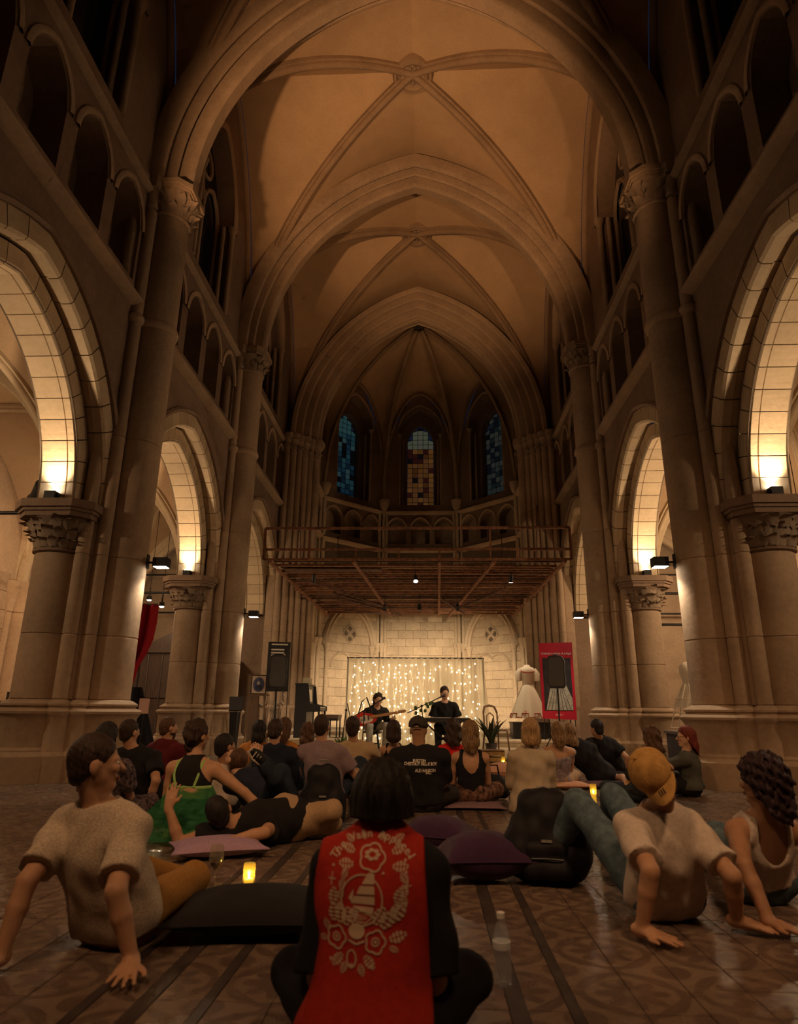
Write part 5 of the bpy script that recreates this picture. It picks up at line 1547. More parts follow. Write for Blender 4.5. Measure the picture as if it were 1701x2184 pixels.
# --- foreground
person('woman in a red and black printed T-shirt sitting with her back to the viewer', (0.175, 2.06), (0.19, 2.22, 0.67), 0.0, legs={-1: [(-0.08, 2.33, 0.17), (0.24, 2.42, 0.07), (0.36, 2.46, 0.05)], 1: [(0.45, 2.33, 0.17), (0.12, 2.38, 0.07), (0.0, 2.42, 0.05)]}, arms=({'w': (-0.10, 0.30, 0.26), 'pole': (-0.12, -0.3, -1)}, {'w': (0.12, 0.30, 0.26), 'pole': (0.12, -0.3, -1)}), skin='fair', sw=0.142, bulk=0.94, h=0.0085,
       top=dict(m=BLK, sleeve=1, slen=0.98, flare=1.08, off=0.018, hem=-0.07, neck=0.07, fold=0.004), bottom=dict(m=BLK, kind='crop'), hair=dict(c='black', s='bob', cut=0.034, k=1.0), female=True, necklen=0.098, key='red')
person('man in an oatmeal T-shirt leaning back on both hands, head in profile', (-1.00, 3.12), (-1.09, 2.92, 0.72), -0.30, legs={-1: [(-1.15, 3.52, 0.20), (-0.98, 3.86, 0.07), (-1.05, 3.98, 0.05)], 1: [(-0.84, 3.60, 0.14), (-0.98, 3.80, 0.07), (-1.09, 3.88, 0.05)]},
       arms=({'w': (-1.27, 2.74, 0.050), 'world': 1, 'hd': (-0.35, -0.8, -0.1), 'curl': 0.05, 'pole': (0.0, -1, 0), 'spread': 1.2}, {'w': (-0.77, 2.75, 0.050), 'world': 1, 'hd': (0.15, -0.9, -0.1), 'curl': 0.05, 'pole': (0.0, -1, 0), 'spread': 1.5}),
       skin='tan', sw=0.170, bulk=1.0, h=0.0095, top=dict(m=OATM, off=0.016, hem=-0.05, slen=0.80, flare=1.06, fold=0.005), bottom=dict(m=MUST), hair=dict(c='dark', s='short'), hyaw=-0.75, key='leftman', slouch=0.03)
person('man in a white T-shirt and tan cap leaning back with his head tilted', (1.49, 3.68), (1.42, 3.40, 0.67), 0.18, legs={-1: [(1.18, 4.05, 0.46), (1.04, 4.33, 0.070), (1.03, 4.62, 0.050)], 1: [(1.44, 4.28, 0.47), (1.61, 5.27, 0.070), (1.70, 5.69, 0.050)]},
       arms=({'w': (1.25, 3.26, 0.050), 'world': 1, 'hd': (0.75, -0.45, -0.1), 'curl': 0.08, 'pole': (0.1, -1, 0), 'spread': 1.2}, {'w': (1.73, 3.43, 0.050), 'world': 1, 'hd': (0.8, -0.35, -0.1), 'curl': 0.10, 'pole': (0.15, -1, 0), 'spread': 1.0}),
       skin='tan', sw=0.152, bulk=1.0, h=0.0095, top=dict(m=WHITE, off=0.015, hem=-0.06, slen=0.78, flare=1.06, fold=0.006), bottom=dict(m=DENIM), hair=dict(c='dark', s='short'), hyaw=-0.15, hpitch=0.60, hroll=0.85, key='capman', slouch=0.05)
person('curly-haired woman in a low-backed white tank top at the right edge', (2.10, 3.98), (2.06, 3.72, 0.61), 0.25, legs={-1: [(2.04, 4.30, 0.27), (2.17, 4.91, 0.070), (2.30, 5.27, 0.050)], 1: [(2.12, 4.40, 0.16), (2.02, 4.80, 0.07), (2.0, 4.92, 0.05)]},
       arms=({'w': (1.87, 3.42, 0.050), 'world': 1, 'hd': (0.7, -0.5, -0.1), 'curl': 0.08, 'pole': (-0.5, -0.9, 0), 'spread': 1.2}, {'w': (2.33, 3.62, 0.05), 'world': 1, 'hd': (0.4, -0.8, -0.1), 'curl': 0.08, 'pole': (0.7, -0.6, 0)}),
       skin='olive', sw=0.165, bulk=0.95, h=0.0095, top=dict(m=WHITE, name='tank_top', sleeve=0, off=0.012, hem=0.02, neck=0.09, scoops=((0, -0.10, -0.02, (0.085, 0.13, 0.17)), (0.205, 0, 0.03, (0.09, 0.2, 0.13)), (-0.205, 0, 0.03, (0.09, 0.2, 0.13))), fold=0.003), bottom=dict(m=DENIM), hair=dict(c='burg', s='curly', k=1.02), hyaw=0.35, female=True, key='tank')
# --- second row, left
person('woman in a dark floral dress half hidden behind the man in oatmeal', (-2.50, 6.05), (-2.50, 5.95, 0.70), 0.0, top=dict(m=FLORAL, name='dress', sleeve=1), bottom=dict(m=FLORAL, kind='skirt', name='skirt'), hair=dict(c='black', s='mid'), female=True, key='floral')
person('man in a black T-shirt propping himself on his right arm', (-2.50, 6.95), (-2.66, 6.75, 0.72), -0.1, arms=('lap', {'w': (-2.36, 6.66, 0.05), 'world': 1, 'hd': (0.3, -0.6, -0.1), 'curl': 0.05, 'pole': (0.6, -0.7, 0)}), skin='tan', sw=0.2, bulk=1.05, top=dict(m=BLK, off=0.02), bottom=dict(m=DDENIM), hair=dict(c='dark', s='short'), hyaw=-0.3, key='blacktee')
person('bearded man in a maroon hoodie on the left', (-2.80, 8.05), (-2.75, 8.00, 0.73), -0.35, arms=('lap', 'lap'), skin='tan', sw=0.19, bulk=1.05, top=dict(m=MAROON, name='hoodie', sleeve=2, hood=True, off=0.024), bottom=dict(m=DDENIM), hair=dict(c='brown', s='short'), beard='brown', hyaw=-0.45, key='maroon')
person('woman in a green tulle dress with one arm reaching to the man lying down', (-1.52, 5.42), (-1.56, 5.55, 0.74), -0.12, legs='kneel', seat=0.16, arms=('lap', {'w': (-0.93, 5.55, 0.14), 'world': 1, 'hd': (0.5, -0.3, -0.6), 'curl': 0.3, 'pole': (0.4, -0.6, 0.6)}), skin='tan', sw=0.175, bulk=1.0, h=0.011,
       top=dict(m=BLK, name='black_top', sleeve=0, off=0.008, hem=0.20, neck=0.075, scoops=((0.21, 0, 0.03, (0.13, 0.2, 0.16)), (-0.21, 0, 0.03, (0.13, 0.2, 0.16))), fold=0.001), bottom=dict(m=cloth('dark_green_cotton', (0.012, 0.040, 0.028)), kind='long', rise=0.06), hair=dict(c='dark', s='updo'), hyaw=-0.4, female=True, key='green')
person('man in a white tank top with dark hair slumped low', (-1.66, 6.75), (-1.65, 6.65, 0.60), -0.35, legs='up', skin='olive', top=dict(m=WHITE, name='tank_top', sleeve=0, off=0.012, scoops=((0.23, 0, 0.03, (0.11, 0.2, 0.12)), (-0.23, 0, 0.03, (0.11, 0.2, 0.12)))), bottom=dict(m=CHARC), hair=dict(c='black', s='short'), hyaw=-0.3, key='whitetank', arms=('lap', 'knee'))
person('person in a navy hooded top, head bowed, mid crowd', (-1.44, 7.98), (-1.45, 7.90, 0.70), 0.0, sw=0.19, bulk=1.05, top=dict(m=NAVY, name='hoodie', sleeve=2, hood=True, off=0.026), bottom=dict(m=DDENIM), hair=dict(c='dark', s='thick'), hpitch=-0.25, key='navy', legs='cross')
person('long-haired woman in a mustard top beyond the navy hoodie', (-1.60, 9.1), (-1.57, 9.00, 0.72), -0.1, skin='tan', sw=0.155, bulk=0.92, top=dict(m=TERRA, sleeve=0.4, off=0.01), bottom=dict(m=PATT), hair=dict(c='brown', s='long'), female=True, key='mustard')
person('dark-haired person beside the woman in mustard', (-2.14, 9.35), (-1.97, 9.25, 0.68), 0.0, skin='tan', sw=0.16, bulk=0.95, top=dict(m=TERRA, sleeve=1), bottom=dict(m=DDENIM), hair=dict(c='black', s='mid'), female=True, key='orange')
person('man in a mauve-grey T-shirt hugging his knees', (-0.74, 7.22), (-0.80, 7.22, 0.78), -0.12, legs='upwide', arms=('hug', {'w': (0.26, 0.32, 0.38), 'pole': (0.5, -0.2, -0.8)}), skin='tan', sw=0.180, bulk=1.04, top=dict(m=MAUVE, off=0.02, hem=-0.06), bottom=dict(m=DDENIM), hair=dict(c='dark', s='short'), key='mauve')
person('woman with very long brown hair beyond the mauve T-shirt', (-1.36, 9.6), (-1.35, 9.50, 0.65), 0.0, sw=0.155, bulk=0.92, top=dict(m=FLORAL, sleeve=1), bottom=dict(m=FLORAL, kind='skirt', name='skirt'), hair=dict(c='brown', s='wavy'), female=True, key='longbrown')
person('man in a beige T-shirt with bushy dark hair', (-0.52, 8.45), (-0.59, 8.30, 0.74), 0.0, legs='up', arms=('lap', 'knee'), skin='tan', sw=0.195, bulk=1.05, top=dict(m=BEIGE, off=0.02, hem=-0.06), bottom=dict(m=DDENIM), hair=dict(c='dark', s='thick'), key='beige')
person('woman with a dark bob and bare shoulders', (-0.12, 9.2), (-0.13, 9.00, 0.70), 0.1, sw=0.155, bulk=0.9, skin='tan', top=dict(m=BLK, name='camisole', sleeve=0, off=0.008, scoops=((0, -0.08, 0.0, (0.09, 0.1, 0.12)), (0.20, 0, 0.03, (0.10, 0.2, 0.13)), (-0.20, 0, 0.03, (0.10, 0.2, 0.13)))), bottom=dict(m=DDENIM), hair=dict(c='dark', s='bob'), female=True, key='bob')
person('man in a black cap and black T-shirt with white lettering', (0.265, 7.05), (0.23, 6.95, 0.76), 0.0, skin='tan', sw=0.205, bulk=1.12, h=0.012, top=dict(m=BLK, off=0.022, hem=-0.03, slen=0.85), bottom=dict(m=CHARC), hyaw=-0.15, key='blackcap')
person('woman in a bright red top with long dark wavy hair', (0.63, 8.55), (0.63, 8.45, 0.73), 0.05, legs='side', sw=0.155, bulk=0.92, top=dict(m=REDTOP, name='jumper', sleeve=2, off=0.014), bottom=dict(m=BLK), hair=dict(c='dark', s='wavy'), female=True, key='redtop')
person('woman in a scoop-backed black tank top and printed trousers', (0.775, 7.48), (0.78, 7.42, 0.73), 0.0, legs='cross', sw=0.160, bulk=0.93, h=0.012, skin='tan', top=dict(m=BLK, name='tank_top', sleeve=0, off=0.010, hem=-0.02, neck=0.09, scoops=((0, -0.10, -0.01, (0.088, 0.13, 0.16)), (0.205, 0, 0.03, (0.085, 0.2, 0.13)), (-0.205, 0, 0.03, (0.085, 0.2, 0.13))), fold=0.002), bottom=dict(m=PATT, off=0.02), hair=dict(c='mix', s='mid', len=0.15), female=True, key='blacktank')
person('blond woman in a long cream cardigan', (1.36, 7.10), (1.37, 7.05, 0.76), -0.05, legs='kneel', seat=0.15, sw=0.165, bulk=1.0, h=0.012, skin='fair', top=dict(m=CREAM, name='cardigan', sleeve=2, off=0.018, flarehem=(0.24, 0.05), fold=0.006), bottom=dict(m=BLK, kind='short'), hair=dict(c='blond', s='bob', cut=0.135, k=0.98), female=True, key='cream')
person('woman with a tattooed bare shoulder and streaked hair', (2.02, 9.25), (2.03, 9.10, 0.70), 0.05, sw=0.165, bulk=1.0, skin='tan', top=dict(m=LILAC, name='strapless_top', sleeve=0, off=0.012, neck=0.14, scoops=((0, -0.08, 0.03, (0.24, 0.2, 0.12)),)), bottom=dict(m=KHAKI), hair=dict(c='mix', s='mid', len=0.1), female=True, key='tattoo')
person('woman in a loose black top leaning towards the bare-shouldered woman', (2.78, 10.1), (2.34, 9.90, 0.67), 0.15, legs='side', sw=0.175, bulk=1.08, top=dict(m=BLK, sleeve=2, off=0.03, hem=-0.08), bottom=dict(m=BLK), hair=dict(c='mix', s='long', len=0.2), female=True, key='blackloose')
person('man in a black T-shirt leaning on one arm by the red banner', (3.26, 11.2), (2.93, 10.75, 0.71), 0.45, arms=('lap', {'w': (3.40, 10.85, 0.05), 'world': 1, 'hd': (0.3, -0.5, -0.1), 'curl': 0.05, 'pole': (0.6, -0.6, 0)}), skin='tan', sw=0.2, bulk=1.05, top=dict(m=BLK, off=0.02), bottom=dict(m=DDENIM), hair=dict(c='black', s='thick'), hyaw=0.2, key='leanright', legs='side')
person('woman with wavy brown hair behind the tan cap', (2.72, 7.95), (2.83, 7.85, 0.67), 0.2, sw=0.155, bulk=0.95, top=dict(m=BLK, sleeve=1), bottom=dict(m=DDENIM), hair=dict(c='brown', s='wavy'), female=True, key='wavybrown')
person('red-haired woman with glasses in an olive jacket, seen in profile', (3.48, 8.62), (3.47, 8.55, 0.67), 1.05, legs='cross', arms=({'w': (-0.02, 0.30, 0.50), 'hd': (-0.2, 0.1, 0.9), 'pole': (-0.3, -0.5, -0.8)}, 'lap'), sw=0.16, bulk=0.98, skin='fair', top=dict(m=OLIVE, name='jacket', sleeve=2, off=0.024), bottom=dict(m=BLK), hair=dict(c='red', s='long', len=0.22, w=0.075), hyaw=0.45, female=True, key='redhair')
# --- lying and reclining people
person('man in a black shirt lying curled on his side on a lavender pillow', (-0.72, 5.40), (-1.17, 5.02, 0.245), 0.55, z0=0.0, seat=0.14, legs={-1: [(-0.42, 5.48, 0.12), (-0.72, 5.66, 0.08), (-0.84, 5.68, 0.06)], 1: [(-0.40, 5.36, 0.22), (-0.66, 5.60, 0.14), (-0.78, 5.64, 0.10)]},
       arms=({'w': (-1.54, 5.02, 0.27), 'world': 1, 'hd': (0.08, 0.2, 1), 'hn': (0, 1, 0), 'curl': 0.15, 'pole': (-0.4, 0, -1), 'spread': 0.9}, {'w': (-1.03, 4.84, 0.09), 'world': 1, 'hd': (-0.8, 0.1, 0), 'curl': 0.3, 'pole': (1, -0.5, 0.2)}),
       skin='tan', sw=0.185, bulk=1.05, h=0.011, top=dict(m=BLK, sleeve=0.3, off=0.016, hem=-0.02), bottom=dict(m=KHAKI), hair=dict(c='black', s='short'), hyaw=-0.2, hpitch=0.35, hroll=0.5, key='lying', group='audience lying down')
person('person in dark clothes lying back with one striped sneaker crossed over a raised knee', (-1.02, 6.18), (-1.48, 6.45, 0.50), 1.0, seat=0.13, legs={-1: [(-0.94, 5.98, 0.43), (-0.78, 6.02, 0.09), (-0.70, 6.0, 0.07)], 1: [(-0.96, 5.80, 0.40), (-1.06, 5.72, 0.55), (-1.11, 5.66, 0.61)]},
       arms=({'w': (-1.30, 6.5, 0.50), 'world': 1}, 'lap'), skin='fair', sw=0.175, bulk=1.0, h=0.012, top=dict(m=NAVY, sleeve=2), bottom=dict(m=DDENIM), hair=dict(c='brown', s='short'), hpitch=0.9, key='reclining', group='audience lying down', shoes=SHOEB)
# --- musicians
person('singer in a black T-shirt seated at the keyboard, facing the room', (0.675, 13.62), (0.65, 13.50, 1.29), PI, z0=0.15, seat=0.50, legs='chair', arms=({'w': (-0.20, 0.36, 0.60), 'hn': (0, 0, -1)}, {'w': (0.20, 0.36, 0.60), 'hn': (0, 0, -1)}), skin='fair', sw=0.19, bulk=1.0, h=0.011, top=dict(m=BLK, off=0.018), bottom=dict(m=BLK), hair=dict(c='dark', s='thick'), hyaw=0.25, key='singer', group='musicians', shoes=SHOEB)
person('guitarist in a dark shirt and pale jeans bent over a red guitar', (-0.80, 13.75), (-0.67, 13.42, 1.16), PI+0.35, z0=0.15, seat=0.50, legs='chair', arms=({'w': (-0.30, 0.34, 0.62), 'hd': (0.3, -0.7, 0.2), 'curl': 0.9, 'hn': (0, 0, 1)}, {'w': (0.12, 0.24, 0.68), 'hd': (-0.4, -0.3, -0.5), 'curl': 0.6, 'pole': (-1, 0.2, -0.2)}), skin='fair', sw=0.185, bulk=1.0, h=0.011, top=dict(m=cloth('dark_grey_shirt', (0.030, 0.030, 0.030)), sleeve=2, off=0.018), bottom=dict(m=GREYJ), hair=dict(c='dark', s='curly', k=0.85), hpitch=-0.2, key='guitarist', group='musicians', shoes=SHOEB)
# ================================================================== things
from mathutils.bvhtree import BVHTree
def thin_glass(name, col, rough, edge, base, haze=0.0, hcol=(0.8, 0.8, 0.8)):
    m = bpy.data.materials.new(name); m.use_nodes = True; nt = m.node_tree; N = nt.nodes; L = nt.links
    N.remove(N['Principled BSDF'])
    t = N.new('ShaderNodeBsdfTransparent'); t.inputs[0].default_value = (*col, 1)
    g = N.new('ShaderNodeBsdfGlossy'); g.inputs[0].default_value = (0.9, 0.9, 0.9, 1); g.inputs['Roughness'].default_value = rough
    f = N.new('ShaderNodeLayerWeight'); f.inputs[0].default_value = 0.3
    pw = N.new('ShaderNodeMath'); pw.operation = 'POWER'; pw.inputs[1].default_value = 3.0; L.new(f.outputs['Facing'], pw.inputs[0])
    ml = N.new('ShaderNodeMath'); ml.operation = 'MULTIPLY_ADD'; ml.inputs[1].default_value = edge; ml.inputs[2].default_value = base; L.new(pw.outputs[0], ml.inputs[0])
    x = N.new('ShaderNodeMixShader'); L.new(ml.outputs[0], x.inputs[0]); L.new(t.outputs[0], x.inputs[1]); L.new(g.outputs[0], x.inputs[2])
    d = N.new('ShaderNodeBsdfTranslucent'); d.inputs[0].default_value = (*hcol, 1); e = N.new('ShaderNodeBsdfDiffuse'); e.inputs[0].default_value = (*hcol, 1)
    de = N.new('ShaderNodeMixShader'); L.new(d.outputs[0], de.inputs[1]); L.new(e.outputs[0], de.inputs[2])
    y = N.new('ShaderNodeMixShader'); y.inputs[0].default_value = haze; L.new(x.outputs[0], y.inputs[1]); L.new(de.outputs[0], y.inputs[2]); L.new(y.outputs[0], N['Material Output'].inputs[0])
    return m
M_GLASS = thin_glass('clear_glass', (0.96, 0.95, 0.90), 0.08, 0.7, 0.08, 0.05)
M_JAR = thin_glass('candle_glass', (0.98, 0.92, 0.62), 0.08, 0.5, 0.06, 0.10, (0.9, 0.75, 0.25))  # yellow tint puts the candle glow into the glass colour
M_PET = thin_glass('clear_plastic', (0.93, 0.94, 0.95), 0.14, 0.75, 0.14, 0.13, (0.85, 0.88, 0.92))
M_WAX = simple('candle_wax', (0.75, 0.62, 0.30), rough=0.5, emit=(1.0, 0.62, 0.12), estr=0.6)
M_FLAME = emit('candle_flame', (1.0, 0.72, 0.30), 60.0)
M_BULB = emit('fairy_bulb', (1.0, 0.80, 0.46), BULBS)
M_WINE = simple('red_wine', (0.05, 0.004, 0.008), rough=0.05)
M_PURPLE = cloth('purple_velvet', (0.045, 0.019, 0.052), sheen=0.1, scale=25); M_DCUSH = cloth('black_cushion_cotton', (0.018, 0.016, 0.018)); M_SALM = cloth('salmon_pillow', (0.52, 0.28, 0.18)); M_PLUM = cloth('dark_plum_mat', (0.085, 0.040, 0.050))
M_LAVMAT = cloth('lavender_grey_mat', (0.25, 0.16, 0.19)); M_BAG = cloth('black_nylon', (0.014, 0.013, 0.016), rough=0.55); M_GREYSTRAP = cloth('grey_strap', (0.22, 0.21, 0.20))
M_PRINT = simple('cream_print', (0.60, 0.44, 0.31), rough=0.9); M_PRINTW = simple('white_print', (0.72, 0.66, 0.58), rough=0.9)
M_LEAFG = simple('green_leaf', (0.050, 0.10, 0.030), rough=0.45, var=0.3, scale=12); M_LEAFD = simple('dark_leaf', (0.028, 0.040, 0.020), rough=0.5, var=0.3)
M_POT = simple('dark_pot', (0.05, 0.04, 0.035), rough=0.7); M_GRILLE = simple('speaker_grille', (0.075, 0.068, 0.062), rough=0.6, var=0.3, scale=200, metal=0.3)
M_IVORY = cloth('ivory_cotton', (0.66, 0.58, 0.46), var=0.05); M_TRIM = cloth('brick_red_trim', (0.30, 0.06, 0.045)); M_CARD = simple('pale_pink_card', (0.62, 0.36, 0.27), rough=0.8)
M_BRED = simple('crimson_vinyl', (0.52, 0.010, 0.035), rough=0.5); M_PHOTOD = simple('photo_dark', (0.035, 0.030, 0.033), rough=0.5, var=0.5, scale=5); M_PHOTOL = simple('photo_light', (0.46, 0.42, 0.33), rough=0.5, var=0.35, scale=14); M_PHOTOM = simple('photo_mid', (0.15, 0.13, 0.12), rough=0.5, var=0.4, scale=10)
M_SILVER = simple('silvery_twig', (0.42, 0.36, 0.30), rough=0.4, metal=0.3); M_CHROME = simple('chrome', (0.6, 0.58, 0.55), rough=0.2, metal=1.0)
M_GUIT = simple('red_lacquer', (0.50, 0.020, 0.012), rough=0.2, coat=0.6); M_MAPLE = simple('maple_neck', (0.36, 0.17, 0.06), rough=0.4); M_PEARL = simple('white_pickguard', (0.66, 0.58, 0.48), rough=0.4)
M_IVK = simple('ivory_keys', (0.6, 0.55, 0.45), rough=0.35)

def sheer():
    m = bpy.data.materials.new('sheer_white_fabric'); m.use_nodes = True; nt = m.node_tree; N = nt.nodes; L = nt.links
    N.remove(N['Principled BSDF'])
    d = N.new('ShaderNodeBsdfDiffuse'); d.inputs[0].default_value = (0.78, 0.70, 0.55, 1)
    t = N.new('ShaderNodeBsdfTranslucent'); t.inputs[0].default_value = (0.82, 0.74, 0.58, 1)
    x = N.new('ShaderNodeBsdfTransparent'); x.inputs[0].default_value = (0.95, 0.92, 0.85, 1)
    a = N.new('ShaderNodeMixShader'); a.inputs[0].default_value = 0.55; b = N.new('ShaderNodeMixShader'); b.inputs[0].default_value = 0.42
    L.new(d.outputs[0], a.inputs[1]); L.new(t.outputs[0], a.inputs[2]); L.new(a.outputs[0], b.inputs[1]); L.new(x.outputs[0], b.inputs[2]); L.new(b.outputs[0], N['Material Output'].inputs[0])
    return m
M_SHEER = sheer()
def tulle():
    m = bpy.data.materials.new('green_tulle'); m.use_nodes = True; nt = m.node_tree; N = nt.nodes; L = nt.links
    N.remove(N['Principled BSDF'])
    d = N.new('ShaderNodeBsdfDiffuse'); d.inputs[0].default_value = (0.07, 0.24, 0.12, 1)
    x = N.new('ShaderNodeBsdfTransparent'); x.inputs[0].default_value = (0.7, 0.95, 0.75, 1)
    n = N.new('ShaderNodeTexNoise'); n.inputs['Scale'].default_value = 14; n.inputs['Detail'].default_value = 5
    mr = N.new('ShaderNodeMapRange'); mr.inputs[1].default_value = 0.3; mr.inputs[2].default_value = 0.7; mr.inputs[3].default_value = 0.62; mr.inputs[4].default_value = 0.92
    L.new(n.outputs[0], mr.inputs[0])
    b = N.new('ShaderNodeMixShader'); L.new(mr.outputs[0], b.inputs[0]); L.new(d.outputs[0], b.inputs[1]); L.new(x.outputs[0], b.inputs[2]); L.new(b.outputs[0], N['Material Output'].inputs[0])
    return m
M_TULLE = tulle()

def thing(name, label, cat, loc=(0,0,0), rz=0.0, group=None): return root(name, loc, rz, label, cat, group)

def text_mesh(body, size, mat, extrude=0.0, shear=0.0, bold=0.0):
    cu = bpy.data.curves.new('lettering', 'FONT'); cu.body = body; cu.size = size; cu.align_x = 'CENTER'; cu.align_y = 'CENTER'; cu.extrude = extrude; cu.shear = shear; cu.offset = bold; cu.resolution_u = 3
    o = bpy.data.objects.new('lettering', cu); COL.objects.link(o)
    bpy.context.view_layer.update()
    me = bpy.data.meshes.new_from_object(o.evaluated_get(bpy.context.evaluated_depsgraph_get()))
    bpy.data.objects.remove(o); bpy.data.curves.remove(cu)
    me.materials.clear(); me.materials.append(mat); me.name = 'lettering'
    return me

def pillow_mesh(w, d, hh, n=18, seed=0, puff=0.55):
    rg = random.Random(seed); mb = MB(); vs = []; ph = [rg.uniform(0, 6.28) for _ in range(4)]
    for side in (1, -1):
        for i in range(n+1):
            for j in range(n+1):
                u = -1+2*i/n; v = -1+2*j/n
                e = max(0.0, (1-u*u))**puff*max(0.0, (1-v*v))**puff
                pin = 1-0.07*(1-abs(u))*abs(v)**4-0.0; pin2 = 1-0.10*(1-u*u)*(abs(v)**6); pin3 = 1-0.10*(1-v*v)*(abs(u)**6)
                wr = 0.012*math.sin(u*9+ph[0]+v*3)*math.sin(v*8+ph[1])*(1-e*0.5)*min(1, e*3)
                z = hh/2+side*(hh/2*e)+wr*hh*2
                vs.append((w/2*u*pin3, d/2*v*pin2, max(0.004, z)))
    fs = []; m = n+1; off = m*m
    for i in range(n):
        for j in range(n):
            fs.append((i*m+j, (i+1)*m+j, (i+1)*m+j+1, i*m+j+1)); fs.append((off+i*m+j, off+i*m+j+1, off+(i+1)*m+j+1, off+(i+1)*m+j))
    mb.add(vs, fs)
    # seam piping closes the rim
    rim = [(i, 0) for i in range(n)]+[(n, j) for j in range(n)]+[(n-i, n) for i in range(n)]+[(0, n-j) for j in range(n)]
    mb.tube([vs[a*m+b] for a, b in rim], 0.006, 5, closed=True)
    return mb.mesh('pillow', True, 70)
def pillow(label, loc, rz, w, d, hh, mat, tilt=(0, 0), seed=0, name='cushion', group='floor cushions'):
    return put(name, pillow_mesh(w, d, hh, seed=seed), mat, None, loc, (tilt[0], tilt[1], rz), None, label, 'cushion', group)

# ---------------------------------------------------------------- floor cushions and bags
pillow('big dark cushion lying beside the woman in the red shirt', (-0.45, 3.34, 0.0), 0.12, 0.74, 0.56, 0.165, M_DCUSH, seed=1)
pillow('purple velvet cushion behind the other purple one', (0.40, 5.15, 0.0), -0.25, 0.50, 0.46, 0.23, M_PURPLE, seed=2)
pillow('purple velvet cushion nearest the black backpack', (0.66, 4.34, 0.0), 0.12, 0.52, 0.46, 0.26, M_PURPLE, seed=3)
pillow('lavender pillow under the lying man', (-1.10, 4.84, 0.0), 0.4, 0.62, 0.42, 0.12, LAV, seed=4)
pillow('salmon pillow beside the wooden crate', (1.42, 10.3, 0.0), 0.2, 0.55, 0.4, 0.24, M_SALM, seed=5)
pillow('flat lavender mat under the woman in the black tank top', (0.80, 7.34, 0.0), 0.0, 0.62, 0.50, 0.055, M_LAVMAT, seed=6, name='floor_mat')
pillow('flat plum mat under the woman in loose black', (2.74, 9.5, 0.0), 0.1, 0.95, 0.60, 0.07, M_PLUM, seed=7, name='floor_mat')
pillow('pale pillow under the bare-shouldered woman', (2.12, 9.2, 0.0), 0.1, 0.6, 0.45, 0.10, M_SALM, seed=8)

def backpack(label, loc, rz, w, d, hh, mat, h=0.014):
    r = thing('backpack', label, 'backpack', loc, rz, 'backpacks')
    pr = [cone((-w*0.3, 0, d*0.5), (w*0.3, 0, d*0.5), d*0.52, d*0.52, 0.06), cone((-w*0.28, 0, hh*0.45), (w*0.28, 0, hh*0.45), d*0.5, d*0.5, 0.08), cone((-w*0.16, 0.01, hh*0.80), (w*0.16, 0.01, hh*0.80), d*0.42, d*0.42, 0.08), ell((0, 0, hh*0.45), (w*0.46, d*0.48, hh*0.46), None, 0.05)]
    put('body', field_mesh(pr, h, cuts=((2, 1, 0.002),), noise=fold_noise(0.006, V(1, 0), int(w*1000))), mat, r)
    pk = [cone((-w*0.22, -d*0.48, hh*0.18), (w*0.22, -d*0.48, hh*0.18), d*0.22, d*0.22, 0.04), cone((-w*0.20, -d*0.46, hh*0.40), (w*0.20, -d*0.46, hh*0.40), d*0.18, d*0.18, 0.05)]
    put('front_pocket', field_mesh(pk, h, cuts=((2, 1, 0.004),), noise=fold_noise(0.004, V(1, 0), 7)), mat, r)
    MB().tube([(-0.04, 0, hh*0.93), (-0.035, 0, hh*1.02), (0.035, 0, hh*1.02), (0.04, 0, hh*0.93)], 0.010, 6).build('handle', M_GREYSTRAP, r, True)
    for sx in (-1, 1):
        MB().tube([(sx*w*0.2, d*0.30, hh*0.9), (sx*w*0.26, d*0.56, hh*0.72), (sx*w*0.28, d*0.60, hh*0.4), (sx*w*0.34, d*0.35, 0.06)], 0.016, 6).build('shoulder_strap', M_GREYSTRAP if sx < 0 else mat, r, True)
    MB().tube([(-w*0.22, -d*0.66, hh*0.30), (0, -d*0.69, hh*0.31), (w*0.22, -d*0.66, hh*0.30)], 0.005, 5).build('zip', M_BLACK, r, True)
    MB().box(-0.03, 0.03, -d*0.635, -d*0.62, hh*0.47, hh*0.50).build('badge', M_GREYSTRAP, r)
backpack('black backpack standing by the man in mauve', (-0.58, 6.02, 0.0), 0.15, 0.34, 0.20, 0.52, M_BAG)
backpack('bulky black backpack beside the tan-capped man', (1.03, 4.30, 0.0), -0.15, 0.40, 0.26, 0.50, M_BAG)
bag = thing('handbag', 'black handbag on the floor left of the cream cardigan', 'bag', (1.06, 8.05, 0), 0.2)
put('body', field_mesh([cone((-0.10, 0, 0.10), (0.10, 0, 0.10), 0.10, 0.10, 0.05), cone((-0.07, 0, 0.20), (0.07, 0, 0.20), 0.06, 0.06, 0.08)], 0.014, cuts=((2, 1, 0.002),), noise=fold_noise(0.006, V(1, 0), 3)), M_BAG, bag)
MB().tube([(-0.08, 0, 0.24), (-0.06, 0, 0.36), (0.06, 0, 0.36), (0.08, 0, 0.24)], 0.010, 6).build('handle', M_BAG, bag, True)

